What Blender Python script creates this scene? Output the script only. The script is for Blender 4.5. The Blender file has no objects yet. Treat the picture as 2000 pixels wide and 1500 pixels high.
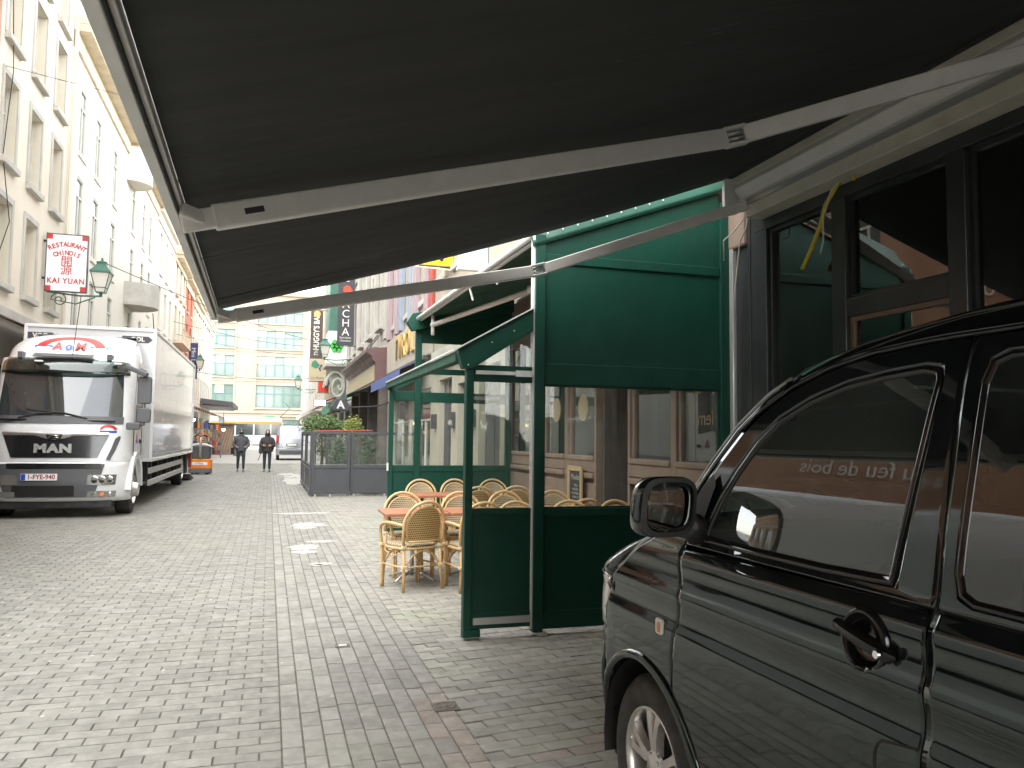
import bpy, math, random
from mathutils import Matrix, Vector
random.seed(7)
PI = math.pi
S = bpy.context.scene
COL = S.collection

# ---------------------------------------------------------------- camera
def basis(yaw, pitch, roll):
    f = Vector((math.sin(yaw)*math.cos(pitch), math.cos(yaw)*math.cos(pitch), math.sin(pitch)))
    r0 = Vector((math.cos(yaw), -math.sin(yaw), 0)); u0 = r0.cross(f)
    return r0*math.cos(roll)+u0*math.sin(roll), -r0*math.sin(roll)+u0*math.cos(roll), f
r_, u_, f_ = basis(math.radians(16.8594), math.radians(3.8646), math.radians(0.65))
cam = bpy.data.cameras.new('camera'); cam.sensor_width = 36; cam.lens = 36*1560/2000
cam.sensor_fit = 'HORIZONTAL'; cam.clip_start = 0.05; cam.clip_end = 2000
co = bpy.data.objects.new('camera', cam); COL.objects.link(co)
co.matrix_world = Matrix(((r_.x, u_.x, -f_.x, 0), (r_.y, u_.y, -f_.y, 0), (r_.z, u_.z, -f_.z, 1.55), (0, 0, 0, 1)))
S.camera = co

# ---------------------------------------------------------------- sky, sun, exposure (bright overcast day)
SUN_EL, SUN_AZ = math.radians(54), math.radians(238)      # azimuth clockwise from +Y (the street), sun behind the camera to the left
W = bpy.data.worlds.new('World'); S.world = W; W.use_nodes = True
nt = W.node_tree; nt.nodes.clear()
sky = nt.nodes.new('ShaderNodeTexSky'); sky.sky_type = 'NISHITA'; sky.sun_disc = False
sky.sun_elevation = SUN_EL; sky.sun_rotation = SUN_AZ; sky.air_density = 1.0; sky.dust_density = 0.6; sky.ozone_density = 1.0
hs = nt.nodes.new('ShaderNodeHueSaturation'); hs.inputs['Saturation'].default_value = 0.22
hs.inputs['Value'].default_value = 1.0
wm = nt.nodes.new('ShaderNodeMixRGB'); wm.blend_type = 'MULTIPLY'; wm.inputs[0].default_value = 1; wm.inputs[2].default_value = (1.0, 0.97, 0.925, 1)
bg = nt.nodes.new('ShaderNodeBackground'); bg.inputs['Strength'].default_value = 0.15
wo = nt.nodes.new('ShaderNodeOutputWorld')
nt.links.new(sky.outputs[0], hs.inputs['Color']); nt.links.new(hs.outputs[0], wm.inputs[1])
nt.links.new(wm.outputs[0], bg.inputs[0]); nt.links.new(bg.outputs[0], wo.inputs[0])
sl = bpy.data.lights.new('sun', 'SUN'); sl.energy = 0.5; sl.angle = math.radians(85); sl.color = (1.0, 0.97, 0.92)
so = bpy.data.objects.new('sun', sl); COL.objects.link(so)
sd = Vector((math.sin(SUN_AZ)*math.cos(SUN_EL), math.cos(SUN_AZ)*math.cos(SUN_EL), math.sin(SUN_EL)))
so.rotation_euler = sd.to_track_quat('Z', 'Y').to_euler(); so.location = sd*60
S.view_settings.view_transform = 'Standard'; S.view_settings.look = 'None'
S.view_settings.gamma = 1; S.view_settings.use_curve_mapping = False
S.view_settings.exposure = 3.2
S.render.engine = 'CYCLES'
S.cycles.max_bounces = 6; S.cycles.diffuse_bounces = 3; S.cycles.glossy_bounces = 4; S.cycles.transmission_bounces = 4; S.cycles.transparent_max_bounces = 12

# ---------------------------------------------------------------- materials
MATS = {}
def mat(name, rgb, rough=0.6, metal=0.0, var=0.0, vscale=3.0, bump=0.0, bscale=60.0, coat=0.0, spec=0.5, obj=False,
        stain=None, stain_amt=0.0, sscale=1.5, emit=None, island=0.0, stretch=None, sheen=0.0):
    m = bpy.data.materials.new(name); m.use_nodes = True
    n = m.node_tree.nodes; L = m.node_tree.links; b = n['Principled BSDF']
    b.inputs['Roughness'].default_value = rough; b.inputs['Metallic'].default_value = metal
    b.inputs['Specular IOR Level'].default_value = spec
    if coat: b.inputs['Coat Weight'].default_value = coat; b.inputs['Coat Roughness'].default_value = 0.03
    if sheen: b.inputs['Sheen Weight'].default_value = sheen
    c = (rgb[0], rgb[1], rgb[2], 1)
    b.inputs['Base Color'].default_value = c
    if emit:
        b.inputs['Emission Color'].default_value = (emit[0], emit[1], emit[2], 1); b.inputs['Emission Strength'].default_value = emit[3]
    if obj: vec = n.new('ShaderNodeTexCoord').outputs['Object']
    else: vec = n.new('ShaderNodeNewGeometry').outputs['Position']
    if stretch:
        mp = n.new('ShaderNodeMapping'); mp.inputs['Scale'].default_value = stretch
        L.new(vec, mp.inputs[0]); vec = mp.outputs[0]
    cur = None
    if var:
        t = n.new('ShaderNodeTexNoise'); t.inputs['Scale'].default_value = vscale; t.inputs['Detail'].default_value = 4; t.inputs['Roughness'].default_value = 0.65
        L.new(vec, t.inputs['Vector'])
        mr = n.new('ShaderNodeMapRange'); mr.inputs[1].default_value = 0.3; mr.inputs[2].default_value = 0.7
        mr.inputs[3].default_value = 1-var; mr.inputs[4].default_value = 1+var
        L.new(t.outputs[0], mr.inputs[0])
        mx = n.new('ShaderNodeMixRGB'); mx.blend_type = 'MULTIPLY'; mx.inputs[0].default_value = 1; mx.inputs[1].default_value = c
        L.new(mr.outputs[0], mx.inputs[2]); cur = mx.outputs[0]
        rr = n.new('ShaderNodeMapRange'); rr.inputs[1].default_value = 0.3; rr.inputs[2].default_value = 0.7
        rr.inputs[3].default_value = min(1, rough*1.18); rr.inputs[4].default_value = rough*0.85
        L.new(t.outputs[0], rr.inputs[0]); L.new(rr.outputs[0], b.inputs['Roughness'])
    if island:
        g = n.new('ShaderNodeNewGeometry'); oi = n.new('ShaderNodeObjectInfo')
        ad = n.new('ShaderNodeMath'); ad.operation = 'ADD'; L.new(g.outputs['Random Per Island'], ad.inputs[0]); L.new(oi.outputs['Random'], ad.inputs[1])
        fr = n.new('ShaderNodeMath'); fr.operation = 'FRACT'; L.new(ad.outputs[0], fr.inputs[0])
        mr = n.new('ShaderNodeMapRange'); mr.inputs[3].default_value = 1-island; mr.inputs[4].default_value = 1+island
        L.new(fr.outputs[0], mr.inputs[0])
        mx = n.new('ShaderNodeMixRGB'); mx.blend_type = 'MULTIPLY'; mx.inputs[0].default_value = 1
        if cur: L.new(cur, mx.inputs[1])
        else: mx.inputs[1].default_value = c
        L.new(mr.outputs[0], mx.inputs[2]); cur = mx.outputs[0]
    if stain:
        t = n.new('ShaderNodeTexNoise'); t.inputs['Scale'].default_value = sscale; t.inputs['Detail'].default_value = 5; t.inputs['Roughness'].default_value = 0.7
        L.new(vec, t.inputs['Vector'])
        mr = n.new('ShaderNodeMapRange'); mr.inputs[1].default_value = 0.5; mr.inputs[2].default_value = 0.72; mr.inputs[4].default_value = stain_amt
        L.new(t.outputs[0], mr.inputs[0])
        mx = n.new('ShaderNodeMixRGB'); mx.inputs[2].default_value = (stain[0], stain[1], stain[2], 1)
        L.new(mr.outputs[0], mx.inputs[0])
        if cur: L.new(cur, mx.inputs[1])
        else: mx.inputs[1].default_value = c
        cur = mx.outputs[0]
    if cur: L.new(cur, b.inputs['Base Color'])
    if bump:
        t = n.new('ShaderNodeTexNoise'); t.inputs['Scale'].default_value = bscale; t.inputs['Detail'].default_value = 2
        L.new(vec, t.inputs['Vector'])
        bp = n.new('ShaderNodeBump'); bp.inputs['Strength'].default_value = bump; bp.inputs['Distance'].default_value = 0.01
        L.new(t.outputs[0], bp.inputs['Height']); L.new(bp.outputs[0], b.inputs['Normal'])
    MATS[name] = m; return m

def glass(name, tint=(1, 1, 1), refl=1.0, dirt_haze=0.0, rough=0.0, ior=1.5, dirt_haze_col=(0.6, 0.6, 0.55)):
    m = bpy.data.materials.new(name); m.use_nodes = True
    n = m.node_tree.nodes; L = m.node_tree.links; n.clear()
    tr = n.new('ShaderNodeBsdfTransparent'); tr.inputs[0].default_value = (tint[0], tint[1], tint[2], 1)
    gl = n.new('ShaderNodeBsdfGlossy'); gl.inputs['Roughness'].default_value = rough
    fr = n.new('ShaderNodeFresnel'); fr.inputs[0].default_value = ior
    mu = n.new('ShaderNodeMath'); mu.operation = 'MULTIPLY'; mu.inputs[1].default_value = refl; mu.use_clamp = True
    L.new(fr.outputs[0], mu.inputs[0])
    mx = n.new('ShaderNodeMixShader'); L.new(mu.outputs[0], mx.inputs[0]); L.new(tr.outputs[0], mx.inputs[1]); L.new(gl.outputs[0], mx.inputs[2])
    out = n.new('ShaderNodeOutputMaterial'); res = mx.outputs[0]
    if dirt_haze:
        df = n.new('ShaderNodeBsdfDiffuse'); df.inputs[0].default_value = (dirt_haze_col[0], dirt_haze_col[1], dirt_haze_col[2], 1)
        g = n.new('ShaderNodeNewGeometry'); t = n.new('ShaderNodeTexNoise'); t.inputs['Scale'].default_value = 2.5; t.inputs['Detail'].default_value = 9; t.inputs['Roughness'].default_value = .7
        L.new(g.outputs['Position'], t.inputs['Vector'])
        mr = n.new('ShaderNodeMapRange'); mr.inputs[1].default_value = .35; mr.inputs[2].default_value = .75; mr.inputs[3].default_value = dirt_haze*.35; mr.inputs[4].default_value = dirt_haze*1.6
        L.new(t.outputs[0], mr.inputs[0])
        m2 = n.new('ShaderNodeMixShader'); L.new(mr.outputs[0], m2.inputs[0]); L.new(res, m2.inputs[1]); L.new(df.outputs[0], m2.inputs[2]); res = m2.outputs[0]
    L.new(res, out.inputs[0]); MATS[name] = m; return m

# ---------------------------------------------------------------- mesh helpers
class MB:
    def __init__(s, T=None): s.v = []; s.f = []; s.T = T; s.sm = False
    def add(s, vs, fs):
        o = len(s.v)
        if s.T is not None: vs = [tuple(s.T @ Vector(p)) for p in vs]
        s.v += [tuple(p) for p in vs]; s.f += [tuple(o+i for i in f) for f in fs]; return s
    def box(s, x0, x1, y0, y1, z0, z1):
        return s.add([(x0,y0,z0),(x1,y0,z0),(x1,y1,z0),(x0,y1,z0),(x0,y0,z1),(x1,y0,z1),(x1,y1,z1),(x0,y1,z1)],
                     [(0,3,2,1),(4,5,6,7),(0,1,5,4),(1,2,6,5),(2,3,7,6),(3,0,4,7)])
    def bar(s, p, q, w, h, up=(0,0,1)):
        p, q = Vector(p), Vector(q); d = (q-p).normalized(); upv = Vector(up)
        if abs(d.dot(upv.normalized())) > .99: upv = Vector((1,0,0))
        a = d.cross(upv).normalized(); b = a.cross(d).normalized()
        vs = []
        for c in (p, q):
            for (i, j) in ((-1,-1),(1,-1),(1,1),(-1,1)): vs.append(c + a*(w/2*i) + b*(h/2*j))
        return s.add(vs, [(0,1,2,3),(7,6,5,4),(0,4,5,1),(1,5,6,2),(2,6,7,3),(3,7,4,0)])
    def tube(s, pts, r, n=8, closed=False, cap=True):
        pts = [Vector(p) for p in pts]; N = len(pts); vs = []; prev = None
        rs = r if isinstance(r, (list, tuple)) else [r]*N
        for i, p in enumerate(pts):
            if closed: d = pts[(i+1) % N]-pts[i-1]
            elif i == 0: d = pts[1]-pts[0]
            elif i == N-1: d = pts[-1]-pts[-2]
            else: d = (pts[i+1]-p).normalized()+(p-pts[i-1]).normalized()
            d = d.normalized() if d.length > 1e-9 else Vector((0,0,1))
            if prev is None:
                a = d.orthogonal().normalized()
            else:
                a = (prev - d*prev.dot(d)); a = a.normalized() if a.length > 1e-6 else d.orthogonal().normalized()
            prev = a; b = d.cross(a)
            for k in range(n):
                t = 2*PI*k/n; vs.append(p + a*(rs[i]*math.cos(t)) + b*(rs[i]*math.sin(t)))
        fs = []
        for i in range(N if closed else N-1):
            j = (i+1) % N
            for k in range(n): fs.append((i*n+k, i*n+(k+1) % n, j*n+(k+1) % n, j*n+k))
        if cap and not closed: fs.append(tuple(range(n-1,-1,-1))); fs.append(tuple((N-1)*n+k for k in range(n)))
        return s.add(vs, fs)
    def prism(s, pts, axis, a, b):     # pts 2D polygon; axis 'x','y','z' extruded from a to b
        def P(u, v, w): return {'x': (w,u,v), 'y': (u,w,v), 'z': (u,v,w)}[axis]
        n = len(pts); vs = [P(u,v,a) for u,v in pts]+[P(u,v,b) for u,v in pts]
        return s.add(vs, [tuple(range(n-1,-1,-1)), tuple(range(n,2*n))]+[(i,(i+1)%n,n+(i+1)%n,n+i) for i in range(n)])
    def lathe(s, prof, c=(0,0,0), axis='z', n=24, a0=0, a1=2*PI):
        full = abs(a1-a0-2*PI) < 1e-6; m = n if full else n+1; vs = []
        for (r, h) in prof:
            for k in range(m):
                t = a0+(a1-a0)*k/n; x, y = r*math.cos(t), r*math.sin(t)
                p = {'z': (x,y,h), 'x': (h,x,y), 'y': (x,h,y)}[axis]
                vs.append((p[0]+c[0], p[1]+c[1], p[2]+c[2]))
        fs = []
        for i in range(len(prof)-1):
            for k in range(n):
                k2 = (k+1) % m if full else k+1
                fs.append((i*m+k, i*m+k2, (i+1)*m+k2, (i+1)*m+k))
        return s.add(vs, fs)
    def sphere(s, c, r, n=12, m=8, sc=(1,1,1)):
        prof = []
        vs = []; fs = []
        for i in range(m+1):
            t = PI*i/m
            for k in range(n):
                p = 2*PI*k/n
                vs.append((c[0]+r*sc[0]*math.sin(t)*math.cos(p), c[1]+r*sc[1]*math.sin(t)*math.sin(p), c[2]+r*sc[2]*math.cos(t)))
        for i in range(m):
            for k in range(n): fs.append((i*n+k, (i+1)*n+k, (i+1)*n+(k+1)%n, i*n+(k+1)%n))
        return s.add(vs, fs)
    def grid(s, P, flip=False):       # P: rows of points
        R, C = len(P), len(P[0]); vs = [p for row in P for p in row]; fs = []
        for i in range(R-1):
            for j in range(C-1):
                q = (i*C+j, i*C+j+1, (i+1)*C+j+1, (i+1)*C+j); fs.append(q[::-1] if flip else q)
        return s.add(vs, fs)
    def poly(s, pts): return s.add(pts, [tuple(range(len(pts)))])
    def rbox(s, x0, x1, y0, y1, z0, z1, r, n=4, axis='z'):   # box with rounded corners round the axis
        def rr(a0, a1, b0, b1):
            out = []
            for (ca, cb, t0) in ((a1-r,b1-r,0),(a0+r,b1-r,PI/2),(a0+r,b0+r,PI),(a1-r,b0+r,1.5*PI)):
                for k in range(n+1): t = t0+PI/2*k/n; out.append((ca+r*math.cos(t), cb+r*math.sin(t)))
            return out
        if axis == 'z': return s.prism(rr(x0,x1,y0,y1), 'z', z0, z1)
        if axis == 'x': return s.prism(rr(y0,y1,z0,z1), 'x', x0, x1)
        return s.prism(rr(x0,x1,z0,z1), 'y', y0, y1)
    def build(s, name, m, parent=None, smooth=False, bevel=0.0, seg=2, solid=0.0, auto=None, sub=0, local=False):
        me = bpy.data.meshes.new(name); me.from_pydata(s.v, [], s.f)
        me.materials.append(MATS[m] if isinstance(m, str) else m); me.update()
        return place(name, me, parent, smooth, bevel, seg, solid, auto, sub, local)
LOC = {}
import bmesh
def place(name, me, parent=None, smooth=False, bevel=0.0, seg=2, solid=0.0, auto=None, sub=0, local=False):
    bm = bmesh.new(); bm.from_mesh(me); bmesh.ops.recalc_face_normals(bm, faces=bm.faces)
    if smooth or auto:
        for f in bm.faces: f.smooth = True
    if auto:
        lim = math.radians(auto)
        for e in bm.edges:
            if len(e.link_faces) == 2 and e.calc_face_angle(0) > lim: e.smooth = False
    bm.to_mesh(me); bm.free()
    o = bpy.data.objects.new(name, me); COL.objects.link(o)
    if parent is not None:
        o.parent = parent
        if not local and parent.name in LOC: o.matrix_parent_inverse = Matrix.Translation(-LOC[parent.name])
    if solid: md = o.modifiers.new('solid', 'SOLIDIFY'); md.thickness = solid; md.offset = -1
    if bevel: md = o.modifiers.new('bevel', 'BEVEL'); md.width = bevel; md.segments = seg; md.limit_method = 'ANGLE'; md.angle_limit = math.radians(40)
    if sub: md = o.modifiers.new('sub', 'SUBSURF'); md.levels = sub; md.render_levels = sub
    return o
def tag(o, label=None, cat=None, group=None, kind=None):
    if label: o['label'] = label
    if cat: o['category'] = cat
    if group: o['group'] = group
    if kind: o['kind'] = kind
    return o
def thing(name, loc, label, cat, group=None, rz=0):
    o = bpy.data.objects.new(name, None); COL.objects.link(o); o.location = loc; o.rotation_euler = (0,0,rz)
    o.empty_display_size = .1; LOC[o.name] = Vector(loc); return tag(o, label, cat, group)
def struct(o): o['kind'] = 'structure'; return o
def copy_tree(o, parent=None):
    c = o.copy(); COL.objects.link(c); c.parent = parent
    for ch in o.children: 
        d = ch.copy(); COL.objects.link(d); d.parent = c
        for g in ch.children:
            e = g.copy(); COL.objects.link(e); e.parent = d
    return c
def textmesh(body, size, extrude=0.0, align='CENTER', shear=0.0, spacing=1.0, bold=0.0):
    cu = bpy.data.curves.new('txt', 'FONT'); cu.body = body; cu.size = size; cu.align_x = align; cu.align_y = 'CENTER'
    cu.extrude = extrude; cu.shear = shear; cu.space_character = spacing; cu.offset = bold; cu.resolution_u = 3
    to = bpy.data.objects.new('txt', cu); COL.objects.link(to)
    dg = bpy.context.evaluated_depsgraph_get()
    me = bpy.data.meshes.new_from_object(to.evaluated_get(dg))
    bpy.data.objects.remove(to); bpy.data.curves.remove(cu)
    return me
def text(name, body, size, origin, U, V, m, parent=None, sx=1.0, **k):
    me = textmesh(body, size, **k)
    U, V = Vector(U).normalized(), Vector(V).normalized(); N = U.cross(V); O = Vector(origin)
    for v in me.vertices: c = v.co.copy(); v.co = O + U*(c.x*sx) + V*c.y + N*c.z
    me.materials.clear(); me.materials.append(MATS[m])
    return place(name, me, parent)
def resample(pts, n):
    pts = [Vector(p) for p in pts]; L = [0]
    for a, b in zip(pts, pts[1:]): L.append(L[-1]+(b-a).length)
    out = []
    for k in range(n):
        t = L[-1]*k/(n-1); i = 0
        while i < len(L)-2 and L[i+1] < t: i += 1
        s = (t-L[i])/max(1e-9, L[i+1]-L[i]); out.append(pts[i].lerp(pts[i+1], min(1, max(0, s))))
    return out
def lerp(a, b, t): return a+(b-a)*t
def interp(x, tab):
    if x <= tab[0][0]: return tab[0][1]
    for (a, b), (c, d) in zip(tab, tab[1:]):
        if x <= c: return b+(d-b)*(x-a)/(c-a)
    return tab[-1][1]
def smooth_interp(x, tab):     # catmull-rom style (monotone enough)
    n = len(tab)
    if x <= tab[0][0]: return tab[0][1]
    if x >= tab[-1][0]: return tab[-1][1]
    i = max(k for k in range(n-1) if tab[k][0] <= x)
    x0, y0 = tab[i]; x1, y1 = tab[i+1]; h = x1-x0; t = (x-x0)/h
    def sl(j):
        if j == 0: return (tab[1][1]-tab[0][1])/(tab[1][0]-tab[0][0])
        if j == n-1: return (tab[-1][1]-tab[-2][1])/(tab[-1][0]-tab[-2][0])
        return (tab[j+1][1]-tab[j-1][1])/(tab[j+1][0]-tab[j-1][0])
    m0, m1 = sl(i)*h, sl(i+1)*h
    return (2*t**3-3*t**2+1)*y0+(t**3-2*t**2+t)*m0+(-2*t**3+3*t**2)*y1+(t**3-t**2)*m1

# ---------------------------------------------------------------- material library
mat('paver', (0.20,0.195,0.170), .78, var=.16, vscale=9, bump=.25, bscale=160, island=.13, stain=(0.235,0.235,0.168), stain_amt=.5, sscale=.55)
mat('paver_right', (0.25,0.243,0.21), .78, var=.16, vscale=9, bump=.25, bscale=160, island=.14, stain=(0.26,0.29,0.18), stain_amt=.55, sscale=.8)
mat('paver_band', (0.218,0.212,0.188), .78, var=.15, vscale=9, bump=.25, bscale=160, island=.15, stain=(0.25,0.255,0.19), stain_amt=.5, sscale=.7)
mat('paver_red', (0.255,0.222,0.19), .8, var=.18, vscale=9, bump=.25, bscale=160, island=.12)
mat('joint', (0.105,0.10,0.082), .95, var=.3, vscale=20, bump=.3, bscale=200, stain=(0.09,0.12,0.05), stain_amt=.6, sscale=1.2)
mat('ground_far', (0.33,0.325,0.30), .85, var=.15, vscale=2, bump=.1, bscale=20)
mat('worn_paint', (0.38,0.37,0.335), .8, var=.22, vscale=14, bump=.2, bscale=150)
mat('cast_iron', (0.13,0.115,0.095), .7, metal=.4, var=.3, vscale=30, bump=.4, bscale=200, stain=(0.17,0.08,0.04), stain_amt=.6, sscale=9)
mat('carpaint', (0.007,0.009,0.0105), .048, spec=.75, stain=(0.030,0.032,0.030), stain_amt=.55, sscale=2.5)
MATS['carpaint'].node_tree.nodes['Principled BSDF'].inputs['Specular Tint'].default_value = (.86,1,.95,1)
mat('rubber', (0.018,0.018,0.018), .62, bump=.1, bscale=150)
mat('tyre', (0.028,0.027,0.025), .75, var=.25, vscale=18, bump=.15, bscale=150, stain=(0.09,0.08,0.065), stain_amt=.35, sscale=6)
mat('black_plastic', (0.022,0.022,0.022), .45, bump=.15, bscale=500)
mat('gloss_black', (0.012,0.012,0.012), .12)
mat('alloy', (0.62,0.60,0.57), .32, metal=.9, var=.1, vscale=10)
mat('chrome', (0.75,0.74,0.72), .08, metal=1)
mat('mirror', (0.86,0.88,0.88), .01, metal=1)
mat('steel', (0.50,0.50,0.49), .38, metal=.45, var=.15, vscale=5, stretch=(8,8,.5))
mat('seat_fabric', (0.035,0.036,0.038), .9, bump=.2, bscale=300)
mat('dash', (0.03,0.03,0.03), .6, bump=.2, bscale=300)
mat('teal_cloth', (0.01,0.22,0.22), .7)
mat('amber', (0.75,0.20,0.03), .2)
mat('lamp_grey', (0.36,0.37,0.37), .12, metal=.7)
mat('clear_lamp', (0.72,0.70,0.66), .08, spec=.8)
mat('red_lamp', (0.45,0.015,0.015), .15)
glass('car_glass', (0.68,0.80,0.74), 2.2, dirt_haze=.085, dirt_haze_col=(.40,.50,.46))  # dust plus painted green haze, standing in for pale reflections in the glass
glass('car_glass_dark', (0.10,0.13,0.12), 2.4, dirt_haze=.06, dirt_haze_col=(.36,.45,.42))  # same painted haze on the tinted rear windows
glass('clear_glass', (0.90,0.93,0.91), 1.15, dirt_haze=.06)
glass('shop_glass', (0.62,0.70,0.67), 3.2, dirt_haze=.02)
mat('dark_window', (0.035,0.045,0.045), .06, spec=.9, var=.3, vscale=.6)
mat('pale_window', (0.22,0.235,0.22), .10, spec=.8, var=.35, vscale=.7)
mat('awning_cloth', (0.036,0.038,0.0375), .93, var=.05, vscale=1.2, bump=.35, bscale=700, stretch=(.7,5,1), stain=(0.085,0.083,0.078), stain_amt=.16, sscale=1.3)
mat('awning_metal', (0.72,0.70,0.66), .42, metal=.0, var=.07, vscale=4, stain=(0.55,0.52,0.46), stain_amt=.4, sscale=5)
mat('awning_metal_cream', (0.62,0.585,0.49), .45, var=.08, vscale=3, stain=(0.40,0.35,0.26), stain_amt=.4, sscale=4)
mat('strip_metal', (0.45,0.46,0.45), .35, metal=.5)
mat('green_paint', (0.004,0.050,0.032), .5, spec=.3, var=.14, vscale=2.0, bump=.12, bscale=7, stain=(0.013,0.058,0.041), stain_amt=.5, sscale=4)
mat('green_cloth', (0.006,0.060,0.034), .85, var=.15, vscale=3, bump=.2, bscale=500)
mat('white_seal', (0.62,0.64,0.61), .4)
mat('aluminium', (0.55,0.55,0.53), .38, metal=.8, var=.1, vscale=6)
mat('rattan', (0.56,0.37,0.175), .45, var=.16, vscale=14, obj=True, bump=.1, bscale=60)
mat('rattan_binding', (0.66,0.52,0.30), .55, var=.12, vscale=20, obj=True)
mat('table_top', (0.36,0.145,0.075), .38, var=.12, vscale=7, stretch=(1,9,1))
mat('grey_paint', (0.055,0.058,0.064), .5, var=.08, vscale=5)
mat('leaf', (0.075,0.13,0.030), .6, var=.4, vscale=8)
mat('leaf_dark', (0.035,0.075,0.025), .6, var=.4, vscale=8)
mat('leaf_yellow', (0.20,0.22,0.035), .6, var=.35, vscale=8)
mat('bark', (0.09,0.065,0.045), .9)
mat('soil', (0.05,0.035,0.025), .95)
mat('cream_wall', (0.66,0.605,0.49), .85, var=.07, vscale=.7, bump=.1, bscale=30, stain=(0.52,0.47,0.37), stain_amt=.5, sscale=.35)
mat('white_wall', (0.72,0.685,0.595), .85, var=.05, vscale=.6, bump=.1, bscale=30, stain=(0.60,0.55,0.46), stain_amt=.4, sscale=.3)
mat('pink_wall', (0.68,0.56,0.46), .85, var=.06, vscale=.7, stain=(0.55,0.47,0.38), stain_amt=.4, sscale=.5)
mat('dimmed_white_wall', (0.40,0.385,0.345), .85, var=.08, vscale=.8, bump=.1, bscale=30, stain=(0.29,0.275,0.24), stain_amt=.5, sscale=.5)  # white_wall darkened to keep the lit right side from burning out
mat('dimmed_cream_wall', (0.37,0.335,0.27), .85, var=.08, vscale=.8, bump=.1, bscale=30, stain=(0.28,0.25,0.20), stain_amt=.5, sscale=.5)  # cream_wall darkened against the same strong light on the right
mat('dimmed_wood', (0.34,0.29,0.215), .75, var=.12, vscale=2, stain=(0.22,0.18,0.13), stain_amt=.5, sscale=1.2)  # cornice_wood darkened likewise for the right side's light
mat('grey_stone', (0.46,0.44,0.39), .85, var=.15, vscale=2, bump=.2, bscale=40, stain=(0.30,0.28,0.24), stain_amt=.5, sscale=1)
mat('orange_wall', (0.36,0.205,0.12), .85, var=.12, vscale=1.5, bump=.15, bscale=30, stain=(0.34,0.22,0.14), stain_amt=.4, sscale=.6)
mat('brick_wall', (0.46,0.15,0.085), .88, var=.18, vscale=12, bump=.2, bscale=30)
mat('beige_wall', (0.30,0.255,0.195), .85, var=.06, vscale=.25, stain=(0.25,0.21,0.155), stain_amt=.4, sscale=.15)
mat('lilac_paint', (0.27,0.265,0.33), .7, var=.06, vscale=1)
mat('pink_paint', (0.33,0.25,0.27), .7, var=.06, vscale=1)
mat('blue_paint', (0.24,0.28,0.34), .7, var=.06, vscale=1)
mat('red_paint', (0.36,0.06,0.045), .55, var=.08, vscale=2)
mat('maroon_paint', (0.12,0.06,0.058), .5, var=.12, vscale=2)
mat('pale_green_frame', (0.07,0.16,0.14), .5)
mat('sky_pane', (0.11,0.155,0.138), .12, spec=.8, var=.25, vscale=.35)
mat('lit_pane', (0.55,0.50,0.25), .2, emit=(1.0,0.85,0.35,.35))
mat('window_white', (0.62,0.60,0.53), .5, var=.05, vscale=3)
mat('window_wood', (0.24,0.16,0.11), .55)
mat('roof_slate', (0.08,0.08,0.085), .8, var=.2, vscale=3)
mat('cornice_wood', (0.66,0.57,0.42), .75, var=.12, vscale=2, stain=(0.40,0.32,0.22), stain_amt=.5, sscale=1.2)
mat('brown_wood', (0.25,0.185,0.145), .5, var=.12, vscale=5, bump=.08, bscale=60, stretch=(1,1,.4))
mat('brown_wall', (0.11,0.095,0.083), .75, var=.2, vscale=3)
mat('interior_warm', (0.34,0.25,0.17), .8, var=.3, vscale=1.3)
mat('interior_dark', (0.040,0.040,0.038), .8, var=.4, vscale=1.5)
mat('black_frame', (0.034,0.038,0.037), .38, var=.2, vscale=4, bump=.05, bscale=60)
mat('grey_tile', (0.24,0.26,0.25), .55, var=.15, vscale=2)
mat('truck_white', (0.70,0.71,0.71), .24, coat=.5, var=.02, vscale=2, stain=(0.52,0.51,0.48), stain_amt=.35, sscale=2.2)
mat('box_white', (0.62,0.63,0.64), .13, coat=.6, var=.03, vscale=1.2, stain=(0.48,0.48,0.46), stain_amt=.35, sscale=1.2)
mat('truck_grey', (0.085,0.088,0.092), .5, bump=.1, bscale=200)
mat('truck_black', (0.014,0.014,0.015), .16, coat=.4)
mat('chassis', (0.035,0.035,0.035), .7, var=.3, vscale=8)
glass('truck_glass', (0.30,0.36,0.35), 2.3, dirt_haze=.015)
mat('truck_glass_opaque', (0.030,0.036,0.038), .03, spec=1.0, var=.2, vscale=2)
glass('visor_glass', (0.28,0.36,0.34), 1.6, dirt_haze=.03)
mat('red_print', (0.50,0.035,0.03), .35)
mat('blue_print', (0.03,0.10,0.50), .35)
mat('plate_white', (0.75,0.75,0.73), .35)
mat('plate_red', (0.28,0.02,0.03), .4)
mat('eu_blue', (0.02,0.06,0.42), .4)
mat('sign_white', (0.78,0.79,0.80), .35, var=.02, vscale=2)
mat('sign_dark', (0.045,0.045,0.055), .5)
mat('sign_brown', (0.085,0.055,0.045), .55)
mat('sign_cream', (0.46,0.40,0.26), .6)
mat('sign_navy', (0.03,0.035,0.12), .5)
mat('sign_yellow', (0.80,0.66,0.02), .45)
mat('sign_green', (0.05,0.45,0.06), .45)
mat('sign_blue_pale', (0.45,0.62,0.70), .5, var=.15, vscale=3)
mat('gold', (0.55,0.38,0.14), .4, metal=.5)
mat('yellow_cable', (0.62,0.48,0.03), .5)
mat('white_cable', (0.6,0.58,0.52), .5)
mat('pale_text', (0.72,0.70,0.66), .6)
mat('chalk', (0.55,0.55,0.52), .9)
mat('board', (0.03,0.032,0.032), .8, var=.2, vscale=8)
mat('board_frame', (0.50,0.36,0.20), .6, var=.15, vscale=9)
mat('lantern_green', (0.04,0.13,0.09), .5, var=.15, vscale=8)
mat('lantern_glass', (0.70,0.66,0.58), .3)
mat('orange_machine', (0.80,0.22,0.02), .4)
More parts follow.
